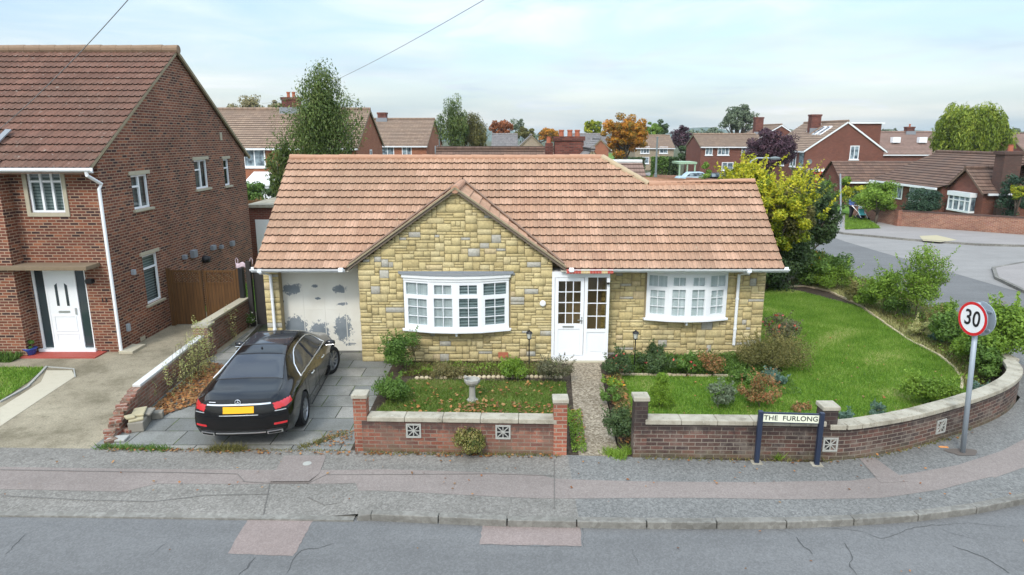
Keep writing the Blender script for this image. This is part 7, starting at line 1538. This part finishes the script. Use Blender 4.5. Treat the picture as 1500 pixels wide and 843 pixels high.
# its garage
gg = thing('tiled_garage', 'brick garage with tiled gable roof beside the corner bungalow', 'garage', (27.5, 56, 0)); zg = atY(1250, 236, 57).z; xg = atY(1216, 250, 57).x
mb = MB(); mb.box(xg+.2, 34, 55.2, 58.8, 0, 2.0); mb.add([(xg+.2, 55.2, 2.0), (xg+.2, 58.8, 2.0), (xg+.2, 57, zg-.08)], [(0, 1, 2)]); mb.build('wall', M['brick_brown'], gg)
for sg in (1, -1): tiles('roof', gg, M['tile_brown'], (xg, 57-sg*2.1, 1.92), (1, 0, 0), Vector((0, sg*2.1, zg-1.92)).normalized(), math.hypot(2.1, zg-1.92), lambda v: 0, lambda v: 34-xg, .34, .33, 2, 0, .04)
mb = MB(); mb.box(xg, 34, 54.78, 54.9, 1.8, 1.92); mb.build('gutter', M['upvc'], gg)
# boundary wall of corner plot
wf_ = thing('street_wall', 'long red brick boundary wall along the far pavement in front of the corner bungalow', 'wall', (26, 42, 0)); mb = MB(); w0 = [(24.2, 47.5), (24.45, 44.5), (24.63, 42.3)]; w1_ = [(24.63, 42.3), (29.9, 38.45), (36, 35.5), (60, 28)]
mb.path_box(w0, .22, -.05, .92); mb.path_box(w1_, .22, -.05, .92); mb.build('wall', M['brick_far_wall'], wf_); mb = MB(); mb.path_box(w0, .28, .92, 1.0); mb.path_box([(24.72, 42.24)]+w1_[1:], .28, .921, 1.001); mb.build('coping', M['brick_wall_red'], wf_)
mb = MB(); mb.box(24.45, 24.82, 42.1, 42.48, -.05, 1.0); mb.build('pier', M['brick_pier_red'], wf_)
g = MB(); g.sheet([(24.7, 42.5), (60, 28.5), (90, 60), (24.4, 62)], .01); struct(g, 'lawn', M['lawn'])
def ftree(name, label, u, vtop, vbot, wpx, y, n, mat, leaf, ncl=26, cat='tree', bark='bark', shape='round', cl=.34, trunk=None, base=0, **k):
    c = atY(u, (vtop+vbot)/2, y); rz_ = (atY(u, vtop, y).z-atY(u, vbot, y).z)/2; rx = wpx/F*y/2
    return tree(name, label, cat, (c.x, y, base), tuple(c), (rx, rx*.9, rz_), n, M[mat], M[bark], ncl, leaf, cl, shape, trunk if trunk is not None else max(.05, rx*.07), **k)
ftree('garden_shrub', 'large rounded yellow green shrub behind the far brick wall', 1287, 262, 316, 66, 43.5, 9000, 'lf_bright', .06, 36, 'shrub')
ftree('garden_shrub', 'dense dark round conifer behind the far brick wall', 1351, 274, 320, 58, 42.3, 9000, 'lf_conifer', .05, 40, 'shrub')
ftree('garden_shrub', 'bright yellow shrub behind the person with the pushchair', 1250, 268, 300, 40, 47.5, 3000, 'lf_yellow', .07, 16, 'shrub')
ftree('garden_shrub', 'green hedge shrub left of the tiled garage', 1222, 256, 300, 50, 49, 4000, 'lf_bright', .07, 20, 'shrub')
ftree('garden_tree', 'dark green conifer by the right edge beside the brick chimney', 1484, 254, 320, 44, 40.5, 5000, 'lf_conifer', .06, 26, 'tree')
ftree('garden_tree', 'small yellow leaved tree at the right edge behind the far brick wall', 1492, 262, 300, 22, 39.6, 900, 'lf_yellow', .06, 10, 'tree', trunk=.06)
ftree('willow_tree', 'big rounded yellow green willow rising behind the corner bungalow', 1422, 158, 232, 116, 72, 30000, 'lf_willow', .19, 110, droop=1, cl=.24)
ftree('birch_tree', 'tall birch with drooping green leaves behind the left of the bungalow roof', 473, 122, 262, 132, 31, 26000, 'lf_birch', .075, 130, shape='column', droop=1, cl=.34, bark='birch_bark', trunk=.11)
ftree('birch_tree', 'low leafy branch clump hanging left of the tall birch', 410, 195, 300, 50, 31.5, 5000, 'lf_birch', .085, 36, droop=1, cl=.36, bark='birch_bark', trunk=.05)
ftree('bare_tree', 'thin yellowing tree behind the ridge of the orange brick house', 361, 141, 170, 58, 95, 1400, 'lf_sparse', .16, 26, cl=.3, trunk=.15)
ftree('bare_tree', 'thin yellowing tree right of the far chimney', 406, 146, 175, 30, 95, 700, 'lf_sparse', .16, 14, cl=.3, trunk=.12)
ftree('willow_tree', 'tall olive green willow right of the small white windowed house', 664, 152, 222, 50, 72, 9000, 'lf_birch', .12, 50, droop=1, cl=.3)
ftree('willow_tree', 'broad olive green willow right of the tall olive green willow', 694, 165, 225, 52, 74, 8000, 'lf_olive', .12, 44, droop=1, cl=.3)
ftree('autumn_tree', 'red orange tree behind the distant grey roofs', 735, 175, 200, 36, 140, 3400, 'lf_rust', .18, 44, cl=.25)
ftree('distant_tree', 'thin grey tree right of the red orange tree', 757, 172, 196, 24, 150, 900, 'lf_greygreen', .2, 14)
ftree('distant_tree', 'dark brown green round tree above the distant grey roofs', 768, 186, 204, 34, 130, 2600, 'lf_olive', .17, 40, cl=.25)
ftree('autumn_tree', 'small orange tree left of the chimney pots', 806, 187, 206, 34, 140, 2600, 'lf_orange', .17, 40, cl=.25)
ftree('autumn_tree', 'yellow tree between the chimney and the large orange tree', 868, 176, 202, 34, 120, 3600, 'lf_yellow', .16, 50, cl=.25)
ftree('autumn_tree', 'large orange and green autumn tree behind the bungalow ridge', 917, 164, 228, 66, 92, 18000, 'lf_orange', .14, 120, cl=.22, trunk=.35)
ftree('autumn_tree', 'yellow green tree right of the large orange tree', 953, 178, 208, 34, 135, 3600, 'lf_bright', .17, 46, cl=.25)
ftree('distant_tree', 'dark green tree behind the yellow green tree', 968, 176, 206, 24, 145, 2000, 'lf_darkgreen', .2, 14)
ftree('purple_tree', 'dark purple tree behind the cream walled house', 998, 178, 226, 32, 125, 4200, 'lf_purple', .15, 60, cl=.25)
ftree('distant_tree', 'dark green tree below the dark purple tree', 1004, 208, 236, 26, 104, 2600, 'lf_darkgreen', .15, 16)
ftree('oak_tree', 'round grey green tree standing alone on the skyline', 1081, 155, 197, 56, 130, 5500, 'lf_greygreen', .2, 50, cl=.24, trunk=.4, limbs=20)
ftree('purple_tree', 'broad purple plum tree in front of the skylight roof', 1128, 190, 252, 78, 60, 14000, 'lf_purple', .085, 80, cl=.26, trunk=.18, limbs=20)
ftree('distant_tree', 'olive bush between the far roofs and the large orange tree', 850, 214, 232, 30, 75, 1600, 'lf_bright', .14, 10, 'shrub')
for i, (u, vt, w, lab) in enumerate([(790, 193, 60, 'low hazy treeline left of the chimney'), (1040, 190, 60, 'low hazy treeline behind the skyline tree'), (1300, 190, 60, 'low hazy treeline behind the pinkish brown roof'), (1370, 191, 50, 'low hazy treeline left of the big willow'), (1480, 190, 40, 'low hazy treeline right of the big willow'), (1140, 189, 50, 'low hazy treeline behind the bargeboard house')]):
    ftree('distant_tree', lab, u, vt, 206, w, 260, 1500, 'lf_greygreen', .5, 16, trunk=.3)
g = MB(); pts = [(-500, 900)]; 
hillV = []; n = 90
for i in range(n+1):
    x = -700+1500*i/n; h = 8+4*math.sin(i*.37)+3*math.sin(i*.93+1); hillV += [(x, 700, -.2), (x, 760, h), (x, 900, -.2)]
g.add(hillV, [(3*i, 3*i+3, 3*i+4, 3*i+1) for i in range(n)]+[(3*i+1, 3*i+4, 3*i+5, 3*i+2) for i in range(n)]); struct(g, 'hills', plain('hill', (.10, .14, .12), 1, var=.3, scale=.01), smooth=True)
# far street behind the ridge: pavement, hedges, walls, pergola, cars
g = MB(); g.sheet([P(940, 255), P(965, 250), P(1010, 262), P(1110, 285), P(1060, 290), P(985, 268)], .006); struct(g, 'footpath', M['paving_far'])
g = MB(); g.sheet([P(938, 258), P(975, 263), P(1000, 272), P(950, 276)], .004); g.sheet([P(890, 225), P(930, 225), P(935, 236), P(880, 236)], .004); struct(g, 'grass_verge', M['lawn'])
blades('verge_grass', scatter([P(938, 258), P(975, 263), P(1000, 272), P(950, 276)], 3500), .004, .15, .05, M['lf_grass'], 'bright grass verge at the foot of the slim dark street lamp')
def hedge(u0, u1, vt, y, mat, label, d=1.5, leaf=.13, n=3500):
    a = atY(u0, vt, y); b = atY(u1, vt, y); t_ = thing('hedge', label, 'hedge', ((a.x+b.x)/2, y, 0)); m = 5
    Vs = []; Rs = []; 
    Pq = np.column_stack([a.x+rng.random(n)*(b.x-a.x), y+(rng.random(n)-.5)*d, rng.random(n)**.6*a.z*(.95+.1*rng.random(n))]); V_, F_ = leaf_quads(Pq, leaf, .2); npmesh('foliage', V_, F_, M[mat], t_, rng.random(n)); mb = MB(); mb.box(a.x+.15, b.x-.15, y-d*.3, y+d*.3, 0, a.z*.85); mb.build('branches', M['stem'], t_)
hedge(900, 945, 231, 108, 'lf_darkgreen', 'clipped dark green hedge below the large orange tree')
hedge(955, 978, 231, 88, 'lf_green', 'green hedge left of the dark green hedge behind the bungalow'); hedge(979, 993, 231, 88, 'lf_darkgreen', 'dark green hedge beside the pale green pergola')
hedge(1165, 1190, 250, 62, 'lf_olive', 'olive hedge left of the red door of the brown brick house', n=1500)
gwl = thing('garden_wall', 'low reddish garden wall below the green hedges behind the bungalow', 'wall', (19, 86, 0)); mb = MB(); a, b = atY(958, 250, 86), atY(993, 250, 85); mb.path_box([(a.x, 86), (b.x, 84)], .3, 0, .75); mb.build('wall', M['brick_far_wall'], gwl)
gwl = thing('garden_wall', 'low pale and red wall in front of the parked far cars', 'wall', (23, 74, 0)); mb = MB(); a, b = atY(1006, 262, 76), atY(1055, 262, 73); mb.path_box([(a.x, 76), (b.x, 73)], .3, 0, 1.0); mb.build('wall', M['brick_far_wall'], gwl)
pg = thing('pergola', 'pale green flat roofed pergola beside the far cars', 'pergola', atY(1002, 250, 84)*1); MW[pg.name] = Matrix.Translation(pg.location); zt_ = atY(1002, 237, 84).z; xa, xb = atY(992, 240, 84).x, atY(1014, 240, 84).x
plain('pergola_green', (.30, .42, .28), .7)
mb = MB(); mb.box(xa-.2, xb+.2, 82.5, 86, zt_-.25, zt_); mb.build('roof', M['pergola_green'], pg)
for x in (xa, (xa+xb)/2, xb): mb = MB(); mb.box(x-.08, x+.08, 82.6, 82.8, 0, zt_-.25); mb.build('post', M['pergola_green'], pg)
def farcar(u, v, y, mat, label, L=4.2, yaw_=0):
    c = atY(u, v, y); t_ = thing('parked_car', label, 'car', (c.x, y, 0), yaw_); prof = [(-2.1, .35), (-2.1, .75), (-1.9, .95), (-1.25, 1.0), (-.75, 1.45), (.75, 1.47), (1.45, 1.0), (2.0, .88), (2.1, .6), (2.1, .35)]
    mb = MB(); mb.fprism(Fr((0, 0, 0)), prof, -.85, .85); mb.build('body', M[mat], t_, world=False, bevel=.06)
    for s_ in (-1, 1):
        mb = MB(); mb.fprism(Fr((0, 0, 0)), [(-1.1, 1.0), (-.7, 1.38), (.7, 1.40), (1.25, 1.0)], s_*.852, s_*.86); mb.build('side_window', M['far_glass'], t_, world=False)
        for x in (-1.3, 1.3): mb = MB(); mb.lathe([(.2, -.1), (.31, -.08), (.31, .08), (.2, .1)], (x, s_*.8, .31), 16, 'y'); mb.build('wheel', M['tyre'], t_, world=False)
plain('car_paleblue', (.42, .55, .62), .25, spec=.6, var=.02); farcar(1017, 255, 79, 'car_paleblue', 'pale blue car parked beyond the low wall beside the pergola'); farcar(1049, 258, 78, 'car_paint', 'dark car parked under the small yellow green tree beyond the roof')
ftree('garden_tree', 'small yellow green tree in front of the far parked cars', 1033, 232, 268, 20, 72, 900, 'lf_bright', .1, 12, 'tree')
# ================================================================ person with pushchair
pp = P(1246, 321); pp = Vector((pp.x, pp.y, 0))
def skin(name, pts, edges, rad, mat, par, sub=2):
    me = bpy.data.meshes.new(name); inv = MW[par.name].inverted() if par.name in MW else MW[par.parent.name].inverted(); me.from_pydata([tuple(inv @ Vector(p)) for p in pts], edges, []); me.update(); o_ = bpy.data.objects.new(name, me); COL.objects.link(o_); o_.parent = par; me.materials.append(mat)
    m_ = o_.modifiers.new('skin', 'SKIN'); o_.modifiers.new('sub', 'SUBSURF').levels = sub; o_.modifiers['sub'].render_levels = sub
    for i, r_ in enumerate(rad): me.skin_vertices[0].data[i].radius = (r_, r_*.85)
    me.skin_vertices[0].data[0].use_root = True; return o_
pe = thing('person', 'person in blue top and dark trousers pushing a pushchair on the far pavement', 'person', pp)
H_ = 1.58; sc = H_/1.7; J = lambda x, y, z: pp+Vector((x, y, z))*sc
jt = [J(0, 0, .92), J(0, 0, 1.15), J(0, 0, 1.38), J(0, -.01, 1.47), J(0, -.02, 1.60), J(-.19, 0, 1.38), J(-.25, -.10, 1.12), J(-.16, -.34, 1.02), J(.19, 0, 1.38), J(.25, -.10, 1.12), J(.20, -.34, 1.02), J(-.09, 0, .86), J(-.10, -.08, .48), J(-.10, .02, .08), J(-.10, -.12, .04), J(.09, 0, .86), J(.10, .10, .48), J(.10, .20, .10), J(.10, .08, .04), J(-.14, -.42, 1.02), J(.19, -.42, 1.02)]
ed = [(0, 1), (1, 2), (2, 3), (3, 4), (2, 5), (5, 6), (6, 7), (2, 8), (8, 9), (9, 10), (0, 11), (11, 12), (12, 13), (13, 14), (0, 15), (15, 16), (16, 17), (17, 18), (7, 19), (10, 20)]
skin('body', jt, ed, [.15, .14, .15, .055, .10, .07, .05, .035, .07, .05, .035, .10, .065, .04, .04, .10, .065, .04, .04, .035, .035], M['skin'], pe)
skin('top', [jt[0], jt[1], jt[2], jt[5], jt[6], jt[7].lerp(jt[6], .1), jt[8], jt[9], jt[10].lerp(jt[9], .1)], [(0, 1), (1, 2), (2, 3), (3, 4), (4, 5), (2, 6), (6, 7), (7, 8)], [.175, .165, .175, .09, .068, .055, .09, .068, .055], M['blue_top'] if 0 else plain('blue_top', (.07, .12, .30), .8), pe)
skin('trousers', [jt[0], jt[11], jt[12], jt[13], jt[15], jt[16], jt[17]], [(0, 1), (1, 2), (2, 3), (0, 4), (4, 5), (5, 6)], [.165, .115, .082, .06, .115, .082, .06], M['trousers'], pe)
mb = MB(); q = J(0, .015, 1.64); mb.lathe([(.0, .10), (.06, .09), (.10, .04), (.108, -.02), (.09, -.07)], q, 14); mb.build('hair', M['hair'], pe, smooth=True)
ps = thing('pushchair', 'grey and teal pushchair pushed by the person on the far pavement', 'pushchair', pp+Vector((.35, -.75, 0)), 0); c = pp+Vector((.30, -.80, 0))
mb = MB()
for s_ in (-.22, .22): mb.tube([c+Vector((s_-.28, .42, .95)), c+Vector((s_, .05, .55)), c+Vector((s_+.05, -.42, .12))], .018, 6); mb.tube([c+Vector((s_, .05, .55)), c+Vector((s_-.05, .38, .12))], .018, 6)
mb.tube([c+Vector((-.5, .42, .95)), c+Vector((-.06, .42, .95))], .018, 6); mb.build('frame', M['silver'], ps)
for (x, y) in ((-.26, .38), (.18, .38), (-.18, -.42), (.28, -.42)): mb = MB(); mb.lathe([(.06, -.03), (.12, -.025), (.12, .025), (.06, .03)], c+Vector((x, y, .12)), 14, 'x'); mb.build('wheel', M['tyre'], ps)
mb = MB(); mb.bar(c+Vector((0, .15, .80)), c+Vector((0, .02, .42)), .38, .06, (0, 1, 0)); mb.bar(c+Vector((0, .05, .42)), c+Vector((0, -.30, .40)), .38, .06); mb.build('seat', M['teal'], ps, bevel=.02)
mb = MB(); mb.lathe([(.0, .22), (.14, .17), (.21, .05), (.22, 0)], c+Vector((0, .1, .78)), 14); mb.build('canopy', plain('canopy_grey', (.45, .47, .48), .7), ps, smooth=True)
mb = MB(); mb.box(c.x-.2, c.x+.2, c.y-.1, c.y+.3, .16, .34); mb.build('basket', M['trousers'], ps, bevel=.03)
# ================================================================ world, sun
w = bpy.data.worlds.new('World'); S.world = w; w.use_nodes = True; nt = w.node_tree; nn_ = nt.nodes; bg = nn_['Background']
SKYK = .85; CLK = 5.7
SUNEL, SUNAZ = R(42), R(200)     # azimuth clockwise from +Y : sun behind and slightly left of the camera
sky = nn_.new('ShaderNodeTexSky'); sky.sky_type = 'NISHITA'; sky.sun_disc = False; sky.sun_elevation = SUNEL; sky.sun_rotation = SUNAZ; sky.air_density = 1.0; sky.dust_density = 1.2
tc = nn_.new('ShaderNodeTexCoord'); sp_ = nn_.new('ShaderNodeSeparateXYZ'); nt.links.new(tc.outputs['Generated'], sp_.inputs[0])
def wm(op, a, b=None):
    m_ = nn_.new('ShaderNodeMath'); m_.operation = op
    for i, v in enumerate((a, b)):
        if v is None: continue
        if isinstance(v, (int, float)): m_.inputs[i].default_value = v
        else: nt.links.new(v, m_.inputs[i])
    return m_.outputs[0]
zc_ = wm('MAXIMUM', wm('ADD', sp_.outputs[2], .10), .03); px_ = wm('DIVIDE', sp_.outputs[0], zc_); py_ = wm('DIVIDE', sp_.outputs[1], zc_)
cm = nn_.new('ShaderNodeCombineXYZ'); nt.links.new(px_, cm.inputs[0]); nt.links.new(wm('MULTIPLY', py_, 1.0), cm.inputs[1])
no = nn_.new('ShaderNodeTexNoise'); nt.links.new(cm.outputs[0], no.inputs[0]); no.inputs['Scale'].default_value = 1.15; no.inputs['Detail'].default_value = 7; no.inputs['Roughness'].default_value = .58; no.inputs['Distortion'].default_value = .7
rp = nn_.new('ShaderNodeValToRGB'); nt.links.new(no.outputs['Fac'], rp.inputs[0]); rp.color_ramp.elements[0].position = .34; rp.color_ramp.elements[0].color = (.15, .15, .15, 1); rp.color_ramp.elements[1].position = .66; rp.color_ramp.elements[1].color = (1, 1, 1, 1)
no2 = nn_.new('ShaderNodeTexNoise'); nt.links.new(cm.outputs[0], no2.inputs[0]); no2.inputs['Scale'].default_value = .45; no2.inputs['Detail'].default_value = 4
rp2 = nn_.new('ShaderNodeValToRGB'); nt.links.new(no2.outputs['Fac'], rp2.inputs[0]); rp2.color_ramp.elements[0].position = .35; rp2.color_ramp.elements[0].color = (.58, .73, .84, 1); rp2.color_ramp.elements[1].position = .65; rp2.color_ramp.elements[1].color = (.93, .98, 1, 1)
hz_ = wm('MINIMUM', wm('MAXIMUM', wm('SUBTRACT', 1.0, wm('MULTIPLY', sp_.outputs[2], 7.0)), 0), 1); fac = wm('MAXIMUM', rp.outputs[0], wm('MULTIPLY', hz_, .95))
sk_ = nn_.new('ShaderNodeMix'); sk_.data_type = 'RGBA'; sk_.blend_type = 'MULTIPLY'; sk_.inputs[0].default_value = 1; nt.links.new(sky.outputs[0], sk_.inputs[6]); sk_.inputs[7].default_value = (SKYK, SKYK, SKYK, 1)
cl_ = nn_.new('ShaderNodeMix'); cl_.data_type = 'RGBA'; cl_.blend_type = 'MULTIPLY'; cl_.inputs[0].default_value = 1; nt.links.new(rp2.outputs[0], cl_.inputs[6]); cl_.inputs[7].default_value = (CLK, CLK, CLK, 1)
mx = nn_.new('ShaderNodeMix'); mx.data_type = 'RGBA'; nt.links.new(fac, mx.inputs[0]); nt.links.new(sk_.outputs[2], mx.inputs[6]); nt.links.new(cl_.outputs[2], mx.inputs[7])
vm_ = nn_.new('ShaderNodeVectorMath'); vm_.operation = 'SCALE'; nt.links.new(mx.outputs[2], vm_.inputs[0]); nt.links.new(wm('ADD', 1.0, wm('MULTIPLY', wm('MAXIMUM', sp_.outputs[2], 0), 2.7)), vm_.inputs['Scale'])
nt.links.new(vm_.outputs[0], bg.inputs[0]); bg.inputs[1].default_value = .12
sl = bpy.data.objects.new('sun', bpy.data.lights.new('sun', 'SUN')); COL.objects.link(sl); sl.data.energy = 1.5; sl.data.angle = R(10); sl.data.color = (1, .96, .90)
d_ = Vector((math.sin(SUNAZ)*math.cos(SUNEL), math.cos(SUNAZ)*math.cos(SUNEL), math.sin(SUNEL))); sl.rotation_euler = (-d_).to_track_quat('-Z', 'Y').to_euler()
S.view_settings.view_transform = 'Standard'; S.view_settings.look = 'None'; S.view_settings.gamma = 1; S.view_settings.exposure = .38
S.render.engine = 'CYCLES'
hzm = bpy.data.materials.new('haze_air'); hzm.use_nodes = True; hn = hzm.node_tree; hn.nodes.clear(); ho = hn.nodes.new('ShaderNodeOutputMaterial'); hv = hn.nodes.new('ShaderNodeVolumePrincipled'); hv.inputs['Density'].default_value = .00018; hv.inputs['Color'].default_value = (.86, .92, .96, 1); hn.links.new(hv.outputs[0], ho.inputs['Volume'])
hb = MB(); hb.box(-910, 910, -70, 1610, -1.2, 16); hz2 = hb.build('haze', hzm); hz2['kind'] = 'stuff'; hz2['label'] = 'thin pale air haze over the far houses and trees'; hz2['category'] = 'haze'; hz2.visible_shadow = True
GR = {'hedge_shrub': 'shrubs along the lawn edge', 'shrub': 'garden shrubs', 'rose_bush': 'rose bushes in the front bed', 'lawn_grass': 'lawn grass', 'weeds': 'weed tufts at wall and path edges', 'fallen_leaves': 'fallen leaves', 'bed_plants': 'low bed plants', 'distant_tree': 'distant trees on the skyline', 'autumn_tree': 'autumn coloured trees', 'willow_tree': 'willow trees', 'birch_tree': 'birches behind the roof', 'bare_tree': 'thin yellowing trees', 'purple_tree': 'purple leaved trees', 'distant_house': 'distant grey roofed houses', 'brick_house': 'brick houses', 'garden_shrub': 'shrubs in the far gardens', 'garden_tree': 'small garden trees', 'yellow_tree': 'yellow trees behind the bungalow', 'evergreen_bush': 'evergreen bushes under the yellow tree', 'hedge': 'hedges behind the bungalow', 'garden_wall': 'low brick garden walls', 'parked_car': 'parked cars', 'overhead_wire': 'overhead wires', 'street_lamp': 'street lamps', 'garden_fence': 'garden fences', 'rear_bungalow': 'low roofs behind the bungalow', 'litter': 'pieces of litter'}
for o_ in S.objects:
    if o_.parent is None and o_.get('label') and not o_.get('group'):
        b_ = o_.name.split('.')[0]
        if b_ in GR: o_['group'] = GR[b_]
